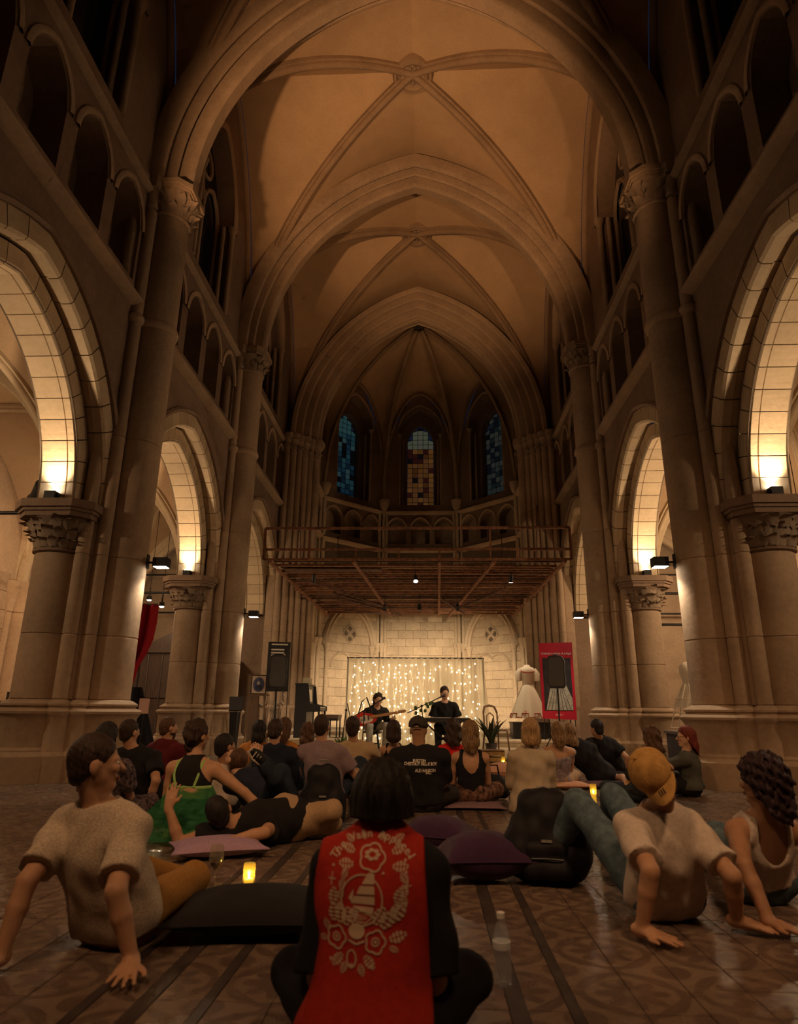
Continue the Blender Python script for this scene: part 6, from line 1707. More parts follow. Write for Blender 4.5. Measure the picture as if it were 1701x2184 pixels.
# ---------------------------------------------------------------- bottles, glasses, candles
def bottle(label, loc, hh=0.235, r=0.033):
    b = thing('water_bottle', label, 'bottle', loc, 0, 'plastic water bottles')
    s = hh/0.235
    prof = [(0.0,0.002),(r*0.8,0.0),(r*0.98,0.008*s),(r,0.02*s)]
    for k in range(5): prof += [(r*0.94,(0.030+0.016*k)*s),(r,(0.038+0.016*k)*s)]
    prof += [(r,0.125*s),(r*0.95,0.14*s),(r*0.86,0.165*s),(r*0.55,0.195*s),(r*0.38,0.205*s),(r*0.38,0.214*s),(r*0.44,0.216*s),(r*0.38,0.219*s)]
    MB().lathe(prof, 20).build('bottle_body', M_PET, b, True, 60)
    MB().lathe([(0, 0.214*s),(r*0.46, 0.215*s),(r*0.47, 0.233*s),(r*0.40, hh),(0, hh)], 16).build('cap', simple('white_cap', (0.6, 0.58, 0.55), rough=0.5), b, True, 40)
    MB().lathe([(r*1.01, 0.118*s),(r*1.015, 0.119*s),(r*1.015, 0.142*s),(r*0.96, 0.1435*s)], 20).build('label_band', simple('pale_label', (0.5, 0.52, 0.55), rough=0.4), b, True, 40)
bottle('clear plastic water bottle standing at the right of the red shirt', (0.60, 2.77, 0.0))
bottle('clear plastic bottle beside the backpack and the mauve T-shirt', (-1.02, 6.72, 0.0), 0.25, 0.036)
wg = thing('wine_glass', 'wine glass with a little red wine near the candle', 'glass', (-0.85, 3.98, 0), 0)
MB().lathe([(0.036,0.0),(0.036,0.003),(0.006,0.010),(0.0045,0.02),(0.0045,0.085),(0.012,0.095),(0.034,0.125),(0.041,0.155),(0.038,0.20),(0.033,0.225),(0.0315,0.225),(0.0365,0.20),(0.0395,0.155),(0.0325,0.127),(0.010,0.098),(0.0,0.097)], 20).build('glass_bowl', M_GLASS, wg, True, 50)
MB().lathe([(0.0,0.099),(0.010,0.1),(0.031,0.1275),(0.0355,0.14),(0.0,0.1402)], 18).build('wine', M_WINE, wg, True, 50)
cu = thing('plastic_cup', 'clear cup on the floor behind the man in oatmeal', 'cup', (-1.36, 4.40, 0), 0)
MB().lathe([(0.0,0.003),(0.028,0.0),(0.038,0.105),(0.0395,0.105),(0.0365,0.105),(0.027,0.004),(0.0,0.005)], 18).build('cup_wall', M_PET, cu, True, 50)
MB().lathe([(0.037,0.102),(0.040,0.103),(0.040,0.107),(0.037,0.108)], 18).build('rim', M_PET, cu, True)
def candle(label, loc, hh=0.13, r=0.032, wax=0.04, glow=0.7):
    c = thing('candle_jar', label, 'candle', loc, 0, 'candles in glass jars')
    MB().lathe([(0,0.001),(r*0.95,0.0),(r,0.008),(r,hh*0.7),(r*1.06,hh*0.75),(r*0.98,hh),(r*0.93,hh),(r*1.0,hh*0.75),(r*0.94,hh*0.7),(r*0.94,0.008),(0,0.006)], 18).build('jar', M_JAR, c, True, 50)
    MB().lathe([(0,0.008),(r*0.78,0.008),(r*0.78,wax),(r*0.70,wax+0.004),(0,wax+0.003)], 14).build('candle', M_WAX, c, True, 50)
    MB().ell((0,0,wax+0.020), (0.006,0.006,0.016), 8, 8).build('flame', M_FLAME, c, True)
    point((loc[0], loc[1], loc[2]+wax+0.03), glow, (1.0, 0.62, 0.22), 0.015)
candle('lit candle jar on the floor behind the big dark cushion', (-0.67, 4.02, 0.0), 0.125, 0.033, 0.045, 0.9)
candle('tall lit candle jar right of the cream cardigan', (2.13, 7.78, 0.0), 0.20, 0.034, 0.10, 0.8)
candle('short lit candle jar by the cream cardigan hem', (1.74, 7.42, 0.0), 0.13, 0.032, 0.05, 0.8)
for i, (x, y, hh, lb) in enumerate(((1.60, 11.9, 0.22, 'tall lit candle behind the salmon pillow'), (1.74, 12.1, 0.16, 'short lit candle behind the salmon pillow'), (-1.02, 12.3, 0.10, 'lit candle by the spiky green plant'), (1.42, 11.7, 0.12, 'lit candle in front of the wooden crate'))):
    candle(lb, (x, y, 0.0), hh, 0.032, hh*0.5, 0.8)

# ---------------------------------------------------------------- worn and printed details
def child(key, mb_or_me, name, mat, smooth=True):
    p = PEOPLE[key]; me = mb_or_me.mesh(name, smooth, 60) if isinstance(mb_or_me, MB) else mb_or_me
    o = put(name, me, mat, p['o']); o.location = -Vector(p['P']); return o
# red back panel and printed emblem
pr_ = PEOPLE['red']; TP = pr_['torso']
pan = infl(TP, 0.031)+[econe(pr_['pc']+V(0,0,0.02), pr_['pc']+V(0,-0.10,-0.10), 0.175, 0.21, pr_['f'], 1.15, 0.05)]
pan.append(ell(pr_['nb']+pr_['dr']*0.045+pr_['f']*0.015, (0.07,)*3, None, 0.008, op='s'))
cxp = pr_['sc'][0]-0.02
def slant(sgn, x_top, x_bot, ztop=0.62, zbot=0.16):
    n_ = nrm(V(-sgn*(ztop-zbot), 0, sgn*(x_top-x_bot))*1.0); 
    if n_[0]*sgn > 0: n_ = -n_
    return (tuple(n_), 1, float(V(x_top, 0, ztop) @ n_))
panel_me = field_mesh(pan, 0.0085, cuts=((2, 1, 0.006), slant(-1, cxp-0.150, cxp-0.20), slant(1, cxp+0.150, cxp+0.18), (1, -1, float(pr_['sc'][1])-0.005)), noise=fold_noise(0.0025, pr_['r'], 11), org=pr_['P'])
RP = put('red_panel', panel_me, RED, pr_['o'])
def bvh_of(o):
    me = o.data; return BVHTree.FromPolygons([o.parent.matrix_world @ v.co if False else v.co for v in me.vertices], [p.vertices[:] for p in me.polygons])
class Print:
    """flat print laid on the back of a shirt: points (a, b) in metres across and up, dropped on the cloth"""
    def __init__(s, shirt, P, off=0.003):
        s.b = bvh_of(shirt); s.P = Vector(P); s.off = off; s.mb = MB()
    def at(s, x, z):
        h_, n_, i_, d_ = s.b.ray_cast(Vector((x, -0.8, z))-Vector((s.P.x, 0, s.P.z)), Vector((0, 1, 0)))
        if h_ is None: return None
        return h_+Vector((0, -s.off, 0))
    def poly(s, pts):
        q = [s.at(x, z) for x, z in pts]
        if any(p is None for p in q): return
        c = sum(q, Vector())/len(q); n = len(q)
        s.mb.add([tuple(p) for p in q]+[tuple(c)], [(i, (i+1) % n, n) for i in range(n)])
    def strip(s, pts, w, closed=False):
        m = len(pts)
        for i in range(m if closed else m-1):
            a, b = pts[i], pts[(i+1) % m]; dx, dz = b[0]-a[0], b[1]-a[1]; l = math.hypot(dx, dz) or 1; ox, oz = -dz/l*w/2, dx/l*w/2
            s.poly([(a[0]+ox, a[1]+oz), (a[0]-ox, a[1]-oz), (b[0]-ox, b[1]-oz), (b[0]+ox, b[1]+oz)])
    def mesh_in(s, me, fx):
        q = [s.at(*fx(v.co.x, v.co.y)) for v in me.vertices]
        base = len(s.mb.v); ok = [p is not None for p in q]
        s.mb.v.extend([tuple(p) if p else (0, 0, 0) for p in q])
        for p in me.polygons:
            if all(ok[v] for v in p.vertices): s.mb.f.append(tuple(base+v for v in p.vertices))
PA = (0.17, 1.95, 0.60); PBt = (0.18, 1.93, 0.32); PC_ = (0.30, 1.94, 0.46); PD = (0.05, 1.94, 0.46)
SX = (PC_[0]-PD[0])/200.0
def em(px, py):
    t = (py-1800)/260.0
    return (PA[0]+(PBt[0]-PA[0])*t+(px-783)*SX, PA[2]+(PBt[2]-PA[2])*t)
pt = Print(RP, pr_['P'])
def leaf2(x, y, L_, ang, w=0.58, slots=5):
    L_ *= 1.12
    ca, sa = math.cos(math.radians(ang)), math.sin(math.radians(ang))
    for sd in (-1, 1):
        for k in range(slots):
            t0, t1 = k/slots+0.03, (k+1)/slots-0.04
            def p(t, q): 
                ww = w*L_*0.5*math.sin(PI*min(1, max(0, t*0.92+0.06)))*q
                a_, b_ = t*L_, sd*(0.6+ww)
                return em(x+a_*ca-b_*sa, y-(a_*sa+b_*ca))
            pt.poly([p(t0, 0.05), p(t1, 0.05), p(t1, 1.0), p(t0, 0.95)])
for x, y, L_, a in ((742,1838,30,160),(742,1862,34,185),(828,1838,32,20),(830,1866,34,-5),(728,1875,22,240),(850,1880,26,300),(720,1895,24,255),(855,1905,28,275),(716,1918,22,260),(856,1930,26,265),(712,1945,22,262),(840,1945,30,250),(700,1990,36,95),(715,1992,40,90),(728,1995,38,85),(742,1985,30,80),(695,1955,36,85),(790,1990,42,60),(806,1998,46,55),(824,1985,50,50),(838,1945,34,70),(822,2020,36,15),(690,2010,24,120),(686,2025,20,200),(822,2034,20,-25),(722,2050,30,230),(770,2050,30,310),(730,2065,22,250),(760,2066,22,290),(738,1818,22,150),(832,1815,26,30),(765,1812,20,110),(802,1812,20,70)):
    leaf2(x, y, L_, a)
def ringp(cx_, cy_, rx, ry, n=28, f=None): return [em(cx_+rx*(f(k/n) if f else 1)*math.cos(2*PI*k/n), cy_-ry*(f(k/n) if f else 1)*math.sin(2*PI*k/n)) for k in range(n)]
pt.strip(ringp(762, 1938, 46, 54, 32), 0.004, True)
pt.strip(ringp(784, 1848, 30, 30, 40, lambda t: 0.82+0.18*abs(math.cos(t*PI*5))), 0.0045, True)
for k in range(7): pt.poly(ringp(784+13*math.cos(k*0.9), 1842+9*math.sin(k*0.9), 6, 4, 8))
pt.strip([em(784, 1872), em(784, 1884)], 0.003)
for cx_, cy_ in ((707, 2020), (793, 2024)):
    pt.strip(ringp(cx_, cy_, 22, 24, 40, lambda t: 0.80+0.20*abs(math.cos(t*PI*5))), 0.0045, True); pt.strip(ringp(cx_, cy_, 8, 8, 14), 0.0035, True); pt.poly(ringp(cx_, cy_, 3.5, 3.5, 8))
pt.poly(ringp(752, 2003, 18, 16, 18)); pt.strip([em(734, 2022), em(752, 2029), em(770, 2022)], 0.005)
pt.strip(ringp(742, 2058, 10, 17, 16), 0.004, True); pt.poly(ringp(742, 2072, 5, 5, 8))
for poly_ in ([(776,1880),(790,1882),(790,1904),(762,1904)],[(758,1908),(790,1908),(791,1926),(750,1926)],[(746,1930),(791,1930),(791,1948),(738,1946)],[(742,1951),(790,1953),(786,1968),(760,1962)],[(732,1935),(744,1915),(742,1948)]):
    pt.poly([em(*q) for q in poly_])
for k in range(6): pt.strip([em(742+6*k, 1962+2*k), em(748+5*k, 1982-abs(k-2.5)*1.5)], 0.0028)
pt.strip([em(738, 1958), em(788, 1972), em(772, 1986), em(750, 1984), em(738, 1958)], 0.003)
for x, y in ((698,1842),(704,1848),(692,1872),(868,1850),(859,1856),(861,1880),(720,1878),(810,1880),(696,2065),(785,2070)): pt.poly(ringp(x, y, 3.2, 3.6, 6))
for x, y in ((691,1900),(863,1910)): pt.strip([em(x, y-14), em(x-1, y+14)], 0.0028); pt.strip([em(x-9, y+1), em(x+9, y-1)], 0.0028)
word = 'The Vain Apparel'
for k, chh in enumerate(word):
    if chh == ' ': continue
    t = math.radians(150-120*k/(len(word)-1)); cx0, cy0 = 783+104*math.cos(t), 1902-104*math.sin(t); a = t-PI/2
    me = text_mesh(chh, 26, M_PRINT, bold=0.45)
    pt.mesh_in(me, lambda x, y, cx0=cx0, cy0=cy0, a=a: em(cx0+x*math.cos(a)-y*math.sin(a), cy0-(x*math.sin(a)+y*math.cos(a))))
    bpy.data.meshes.remove(me)
o = pt.mb.build('printed_emblem', M_PRINT, pr_['o']); o['label'] = 'cream print of a ship in a wreath of leaves and flowers'; o['kind'] = 'stuff'
# lettering on the black T-shirt
bc = PEOPLE['blackcap']; pt = Print(bc['shirt'], bc['P'], 0.004)
for tx, px, py, sz in (('BURTON', 893, 1623, 0.040), ('CHESTNUT HILL-E BOY', 897, 1630, 0.040), ('ALE HANSON', 906, 1643, 0.042), ('INC.', 913, 1649, 0.036)):
    c = {(893,1623): (0.24, 6.85, 0.48), (897,1630): (0.25, 6.85, 0.45), (906,1643): (0.30, 6.85, 0.39), (913,1649): (0.33, 6.85, 0.37)}[(px, py)]
    me = text_mesh(tx, sz, M_PRINTW, bold=0.0012); pt.mesh_in(me, lambda x, y, c=c: (c[0]+x*0.78, c[2]+y)); bpy.data.meshes.remove(me)
pt.mb.build('lettering', M_PRINTW, bc['o'])
def cap(key, mat, back, opening=False):
    p = PEOPLE[key]; H, R, P_ = p['H'], p['R'], p['P']; s = -1 if back else 1
    dome = [ell(H(0, -0.012, 0.045), (0.100, 0.118, 0.100), R, 0.02)]
    hu = R[2]; hf = R[1]
    if opening: dome.append(ell(H(0, -0.125, 0.030), (0.040, 0.04, 0.038), R, 0.004, op='s'))
    pl = nrm(hu+hf*0.10*s)
    me = field_mesh(dome, 0.008, cuts=((tuple(pl), 1, float(H(0, 0, 0.028) @ pl)),), noise=fold_noise(0.0015, p['r'], 3), org=P_)
    d = put('cap', me, mat, p['o'])
    rows = []
    for i in range(7):
        t = i/6; row = []
        for k in range(13):
            a = -1.15+2.3*k/12
            rr = 0.098+0.075*t*max(0, math.cos(a))**0.7
            row.append(tuple(V(*H(0.93*(0.094+0.0*t)*math.sin(a)*(1+0.05*t), -0.012+s*rr*math.cos(a)*1.08, 0.034-0.022*t-0.02*t*abs(math.sin(a))+0.006))-P_))
        rows.append(row)
    mb = MB().sweep(rows)
    low = [[(q[0], q[1], q[2]-0.004) for q in rw] for rw in rows]; mb.sweep(low)
    mb.build('brim', mat, d, True, 60)
    if opening: MB().tube([tuple(V(*H(0.115*math.sin(a)*0.86, -0.012-0.119*math.cos(a), 0.034))-P_) for a in [-0.6+1.2*k/8 for k in range(9)]], 0.007, 5).build('cap_strap', mat, d, True)
    b = MB().ell(tuple(V(*H(0, -0.012, 0.146))-P_), (0.009,)*3, 8, 6); b.build('cap_button', mat, d, True)
    for k in range(6):
        a = PI*k/6+0.3; pts = []
        for q in range(9):
            th = -1.25+2.5*q/8
            pts.append(tuple(V(*H(0.1005*math.sin(th)*math.cos(a), -0.012+0.1185*math.sin(th)*math.sin(a), 0.045+0.1005*math.cos(th)))-P_))
        if k % 2 == 0: MB().tube(pts, 0.0018, 4).build('cap_seam', mat, d)
    return d
M_TANCAP = cloth('tan_canvas', (0.42, 0.24, 0.08), var=0.2, scale=30); M_BLKCAP = cloth('faded_black_canvas', (0.050, 0.043, 0.036))
cp = cap('capman', M_TANCAP, True); cap('blackcap', M_BLKCAP, False, True)
p_ = PEOPLE['capman']
for k in range(3):
    c0 = V(*p_['H'](-0.012+0.012*k, -0.162, 0.030))-p_['P']; c1 = V(*p_['H'](-0.012+0.012*k, -0.135, 0.036))-p_['P']
    MB().bar(tuple(c0), tuple(c1), 0.005, 0.003).build('cap_emblem', M_BLACK, cp)
# green tulle dress of the woman reaching out
g = PEOPLE['green']; P_ = g['P']; r_, f_, u_, dr_, sc_, pc_ = g['r'], g['f'], g['u'], g['dr'], g['sc'], g['pc']
def gl(a, b, c): return sc_+r_*a+f_*b+dr_*c
for sx in (-1, 1):
    child('green', MB().tube([gl(sx*0.105, 0.02, 0.055), gl(sx*0.105, -0.075, 0.03), gl(sx*0.10, -0.125, -0.06), gl(sx*0.075, -0.135, -0.145)], 0.011, 6), 'dress_strap', LIME)
child('green', MB().tube([gl(-0.17, -0.03, -0.15), gl(-0.11, -0.115, -0.15), gl(0, -0.14, -0.145), gl(0.11, -0.115, -0.15), gl(0.17, -0.03, -0.15)], 0.014, 6), 'dress_band', LIME)
for layer in range(2):
    rows = []; n = 40
    for i in range(13):
        t = i/12; row = []
        for k in range(n+1):
            a = -PI*0.92+PI*1.84*k/n
            rad = (0.165+0.22*t**1.2+0.025*layer*t)*(1+(0.03+0.13*t)*math.sin(a*9+layer*2+t*2)*0.6)
            c = gl(0, -0.005, -0.15)*(1-t)+(P_+u_*0.03-f_*0.02)*t
            q = c+r_*rad*math.sin(a)*(1+0.25*t*(math.sin(a) < 0))-f_*rad*0.80*math.cos(a)
            row.append(tuple(q))
        rows.append(row)
    child('green', MB().sweep(rows), 'tulle_layer', M_TULLE)
# striped sneaker sole lines, glasses
rc = PEOPLE['reclining']
an, toe = V(*rc['J'][1][2]), V(*rc['J'][1][3]); ax = nrm(toe-an); sidev = nrm(np.cross(ax, V(0, 1, 0.2))); M_SOLE = simple('white_rubber', (0.62, 0.56, 0.48), rough=0.6)
child('reclining', MB().tube([an-ax*0.06+V(0,-0.045,0), an-ax*0.03+V(0,-0.055,0)+sidev*0.03, an+ax*0.05+V(0,-0.055,0)+sidev*0.04, toe+ax*0.03+V(0,-0.04,0)+sidev*0.02, toe+ax*0.035+V(0,-0.04,0)-sidev*0.02], 0.010, 6), 'shoe_sole', M_SOLE)
for k in range(3):
    b0 = an+ax*(0.0+0.03*k)+V(0,-0.052,0)
    child('reclining', MB().tube([b0+sidev*0.03, b0-sidev*0.03+ax*0.02], 0.005, 5), 'shoe_stripe', M_SOLE)
rh = PEOPLE['redhair']; H = rh['H']; gls = MB()
for sx in (-1, 1): gls.tube([H(sx*0.033+0.02*math.cos(2*PI*k/12), 0.098, 0.006+0.017*math.sin(2*PI*k/12)) for k in range(12)], 0.002, 5, closed=True); gls.tube([H(sx*0.053, 0.097, 0.008), H(sx*0.078, 0.03, 0.01), H(sx*0.08, -0.01, 0.0)], 0.002, 5)
gls.tube([H(-0.013, 0.1, 0.006), H(0.013, 0.1, 0.006)], 0.002, 5)
child('redhair', gls, 'glasses', M_BLACK)

# ---------------------------------------------------------------- curtain of light
ct = thing('light_curtain', 'sheer white curtain hung on a frame behind the musicians', 'curtain', (0, 15.0, 0.15))
rows = []; nx = 150; nz = 16
for i in range(nz+1):
    t = i/nz; row = []
    for k in range(nx+1):
        s = k/nx; x = -1.50+3.06*s
        if s > 0.9: x += (s-0.9)/0.1*0.16*t
        if s < 0.06: x -= (0.06-s)/0.06*0.05*t
        w = 0.035+0.03*t
        y = w*math.sin(s*92+0.9*math.sin(s*17)+0.5*t*math.sin(s*31))+0.02*math.sin(s*211+3*t)
        row.append((x+0.02*t*math.sin(s*60), y, 1.93-1.91*t+(0.012*math.sin(s*140) if i == 0 else 0)))
    rows.append(row)
MB().sweep(rows).build('sheer_cloth', M_SHEER, ct, True, 180)
for x in (-1.5, 1.56): MB().tube([(x, 0.10, 0.0), (x, 0.10, 1.95)], 0.018, 8).build('frame_post', M_IRON, ct, True); MB().box(x-0.2, x+0.2, 0.02, 0.18, 0.0, 0.02).build('frame_foot', M_IRON, ct)
MB().tube([(-1.52, 0.06, 1.945), (1.58, 0.06, 1.945)], 0.014, 8).build('frame_rail', M_IRON, ct, True)
sl = thing('string_lights', 'warm fairy lights hanging in strands behind the sheer curtain', 'lights', (0, 15.0, 0.15))
BM = MB().ell((0,0,0), (0.013,0.013,0.016), 8, 6).mesh('bulb', True); BM.materials.append(M_BULB)
rg = random.Random(5); nb_ = 0
for k in range(22):
    s = (k+0.5)/22; x = -1.44+2.92*s
    dens = 11 if s < 0.55 else (6 if s < 0.66 else (4 if s < 0.78 else 9))
    pts = [(x+0.03*math.sin(q*1.1+k), 0.13+0.02*math.sin(q+k), 1.90-1.75*q/12) for q in range(13)]
    MB().tube(pts, 0.0025, 4).build('wire', M_CHROME, sl)
    for q in range(dens):
        z = 1.86-1.70*(q+rg.uniform(0.1, 0.9))/dens
        put('bulb', BM, None, sl, (x+rg.uniform(-0.05, 0.05), 0.135+rg.uniform(-0.03, 0.02), z)); nb_ += 1
point((-0.7, 15.35, 1.25), 10, (1.0, 0.78, 0.42), 0.3) if False else None

# ---------------------------------------------------------------- musicians' gear
kb = thing('keyboard', 'dark stage keyboard on an X stand in front of the singer', 'keyboard', (0.60, 13.10, 0.15))
MB().box(-0.52, 0.52, -0.14, 0.14, 0.60, 0.675).build('case', M_BLACK, kb)
for k in range(36): 
    if k % 3 == 0: MB().box(-0.49+k*0.0272, -0.49+k*0.0272+0.078, 0.0, 0.135, 0.676, 0.684).build('key', M_IVK, kb)
for a, b in ((-0.35, 0.35), (0.35, -0.35)): MB().bar((a, 0, 0.0), (b, 0, 0.60), 0.03).build('stand_bar', M_IRON, kb)
def stool(label, loc):
    s = thing('stool', label, 'stool', loc, 0, 'musicians stools')
    MB().lathe([(0,0.36),(0.18,0.36),(0.19,0.38),(0.18,0.405),(0,0.41)], 20).build('seat', M_BLACK, s, True, 40)
    for k in range(4):
        t = PI/4+PI/2*k; MB().tube([(0.13*math.cos(t), 0.13*math.sin(t), 0.36), (0.20*math.cos(t), 0.20*math.sin(t), 0.0)], 0.014, 6).build('leg', M_IRON, s, True)
    MB().tube([(0.17*math.cos(2*PI*k/16), 0.17*math.sin(2*PI*k/16), 0.16) for k in range(16)], 0.008, 5, closed=True).build('foot_ring', M_IRON, s, True)
stool('black stool under the singer', (0.675, 13.66, 0.15)); stool('black stool under the guitarist', (-0.80, 13.80, 0.15))
def mic_stand(label, base, top, b0, b1, mic=True, leaves=0):
    s = thing('microphone_stand', label, 'microphone stand', base, 0, 'microphone stands'); B_ = Vector(base)
    for k in range(3):
        t = 0.4+2*PI*k/3; MB().tube([(0,0,0.10), (0.26*math.cos(t), 0.26*math.sin(t), 0.012)], 0.010, 6).build('leg', M_IRON, s, True)
    MB().tube([(0,0,0.05), tuple(Vector(top)-B_)], 0.011, 6).build('pole', M_IRON, s, True)
    MB().tube([tuple(Vector(b0)-B_), tuple(Vector(b1)-B_)], 0.010, 6).build('boom', M_IRON, s, True)
    MB().ell(tuple(Vector(top)-B_), (0.025,0.025,0.025), 8, 6).build('clutch', M_IRON, s, True)
    if mic:
        d = (Vector(b1)-Vector(b0)).normalized(); p = Vector(b1)-B_
        MB().tube([tuple(p), tuple(p+d*0.12)], [0.012, 0.019], 8).build('microphone', M_BLACK, s, True); MB().ell(tuple(p+d*0.14), (0.027,0.027,0.027), 10, 8).build('mic_grille', M_GRILLE, s, True)
    rg = random.Random(3)
    for k in range(leaves):
        t = rg.uniform(0.05, 0.95); p = (Vector(b0)*(1-t)+Vector(b1)*t)-B_+Vector((rg.uniform(-0.03,0.03), -0.02, rg.uniform(-0.13,0.02)))
        MB().ell(tuple(p), (0.030,0.006,0.036), 8, 6, Matrix.Rotation(rg.uniform(-0.6,0.6), 3, 'Y')).build('ivy_leaf', M_LEAFG, s, True)
mic_stand('ivy-wound microphone stand at the singer', (0.27, 12.86, 0.15), (0.20, 12.86, 1.04), (-0.07, 12.86, 0.91), (0.52, 13.10, 1.19), True, 9)
mic_stand('microphone stand in front of the guitarist', (-0.93, 12.98, 0.15), (-0.90, 12.98, 0.93), (-1.08, 12.98, 0.85), (-0.64, 13.02, 1.11))
mic_stand('spare microphone stand left of the guitarist', (-1.38, 13.4, 0.15), (-1.30, 13.40, 0.95), (-1.28, 13.40, 1.08), (-1.20, 13.35, 0.77), False)
gt = thing('electric_guitar', 'red electric guitar on the guitarist lap', 'guitar', (-0.91, 13.30, 0.79), 0)
gt.rotation_euler = (math.radians(-8), math.radians(-6), 0)
def gbody():
    pts = []
    for k in range(40):
        t = 2*PI*k/40; rr = 0.155*(1+0.22*math.cos(2*t)-0.04*math.cos(t))+0.02*math.cos(3*t+0.4)
        pts.append((rr*math.cos(t)*1.15, rr*math.sin(t)*0.95))
    return pts
MB().xz(gbody(), -0.022, 0.022).build('guitar_body', M_GUIT, gt)
MB().xz([(x*0.55+0.03, z*0.62-0.015) for x, z in gbody()], -0.026, -0.0225).build('pickguard', M_PEARL, gt)
MB().bar((0.10, -0.032, 0.02), (0.64, -0.032, 0.055), 0.022, 0.05).build('neck', M_MAPLE, gt)
MB().xz([(0.63,0.03),(0.66,0.085),(0.80,0.095),(0.82,0.07),(0.78,0.04)], -0.04, -0.024).build('headstock', M_MAPLE, gt)
for k in range(6): MB().ell((0.665+0.024*k, -0.032, 0.098), (0.007,0.007,0.010), 6, 5).build('tuner', M_CHROME, gt)
MB().box(-0.10,-0.05,-0.034,-0.027,-0.05,0.04).build('bridge', M_CHROME, gt)
for dz in (0.0, 0.08): MB().box(-0.02+dz,0.0+dz,-0.033,-0.027,-0.04,0.05).build('pickup', M_BLACK, gt)
MB().tube([(-0.15,0.0,0.05),(-0.05,0.12,0.36),(0.05,0.08,0.42),(0.15,0.0,0.10)], 0.014, 6).build('guitar_strap', M_BLACK, gt, True)

# ---------------------------------------------------------------- plants, chair, crate
def plant(label, loc, n, hh, w, spread, mat, pot_r, pot_h, seed, broad=False):
    p = thing('potted_plant', label, 'plant', loc, 0, 'potted plants'); rg = random.Random(seed)
    MB().lathe([(0,0.0),(pot_r*0.75,0.0),(pot_r,pot_h),(pot_r*1.06,pot_h),(pot_r*1.06,pot_h*0.88),(pot_r*0.9,pot_h*0.9),(0,pot_h*0.88)], 18).build('pot', M_POT, p, True, 40)
    for k in range(n):
        a = rg.uniform(0, 6.28); L_ = hh*rg.uniform(0.6, 1.0); sp = spread*rg.uniform(0.3, 1.0); rows = []
        d = Vector((math.cos(a), math.sin(a), 0)); q = Vector((-d.y, d.x, 0)); tw = rg.uniform(-0.8, 0.8)
        for i in range(7):
            t = i/6; ww = w*(0.7+0.5*math.sin(PI*min(1, t*1.1)))*(1-t**3) if not broad else w*math.sin(PI*min(1, 0.08+t*0.95))
            c = d*(pot_r*0.3+sp*t*t*L_)+Vector((0, 0, pot_h*0.85+L_*t*(1-0.25*sp*t)))
            qq = (q*math.cos(tw*t)+d*math.sin(tw*t))
            rows.append([c-qq*ww/2, c+Vector((0,0,-0.006))-d*0.008, c+qq*ww/2])
        mb = MB().sweep([[tuple(v) for v in r] for r in rows]); mb.build('leaf', mat, p, True, 80)
plant('spiky green snake plant left of the guitarist', (-1.27, 12.55, 0.0), 26, 0.46, 0.045, 0.35, M_LEAFG, 0.13, 0.16, 1)
plant('dark broad-leaved plant right of the singer', (1.52, 13.2, 0.15), 16, 0.62, 0.09, 0.75, M_LEAFD, 0.11, 0.22, 2, True)
ch = thing('bentwood_chair', 'dark bentwood chair behind the broad-leaved plant', 'chair', (1.66, 13.55, 0.15), 0.5)
MB().lathe([(0,0.44),(0.20,0.44),(0.21,0.455),(0.20,0.47),(0,0.47)], 20).build('seat', M_WOOD, ch, True, 40)
for x, y in ((-0.15,-0.15),(0.15,-0.15)): MB().tube([(x,y,0.44),(x*1.15,y*1.2,0.0)], 0.016, 6).build('leg', M_WOOD, ch, True)
for sx in (-1, 1): MB().tube([(sx*0.19,0.22,0.0),(sx*0.16,0.17,0.45),(sx*0.16,0.20,0.8)], 0.016, 6).build('leg', M_WOOD, ch, True)
MB().tube([(-0.16,0.20,0.78),(-0.12,0.22,0.89),(0,0.23,0.92),(0.12,0.22,0.89),(0.16,0.20,0.78)], 0.022, 8).build('backrest', M_WOOD, ch, True)
MB().tube([(-0.09,0.19,0.47),(-0.08,0.21,0.72),(0,0.22,0.78),(0.08,0.21,0.72),(0.09,0.19,0.47)], 0.012, 6).build('back_hoop', M_WOOD, ch, True)
cr = thing('wooden_crate', 'slatted wooden crate on the floor before the stage', 'crate', (1.42, 12.35, 0.0), 0.0)
for j in range(3): MB().box(-0.24,0.24,-0.16,-0.15,0.02+0.095*j,0.085+0.095*j).build('slat', M_WOOD, cr); MB().box(-0.24,0.24,0.15,0.16,0.02+0.095*j,0.085+0.095*j).build('slat', M_WOOD, cr)
for x in (-0.235, -0.005, 0.21):
    for y in (-0.148, 0.122): MB().box(x,x+0.026,y,y+0.026,0.0,0.29).build('crate_post', M_WOODD, cr)
for k in range(4): MB().box(-0.24,0.24,-0.15+0.077*k,-0.15+0.077*k+0.066,0.29,0.302).build('slat', M_WOOD, cr)

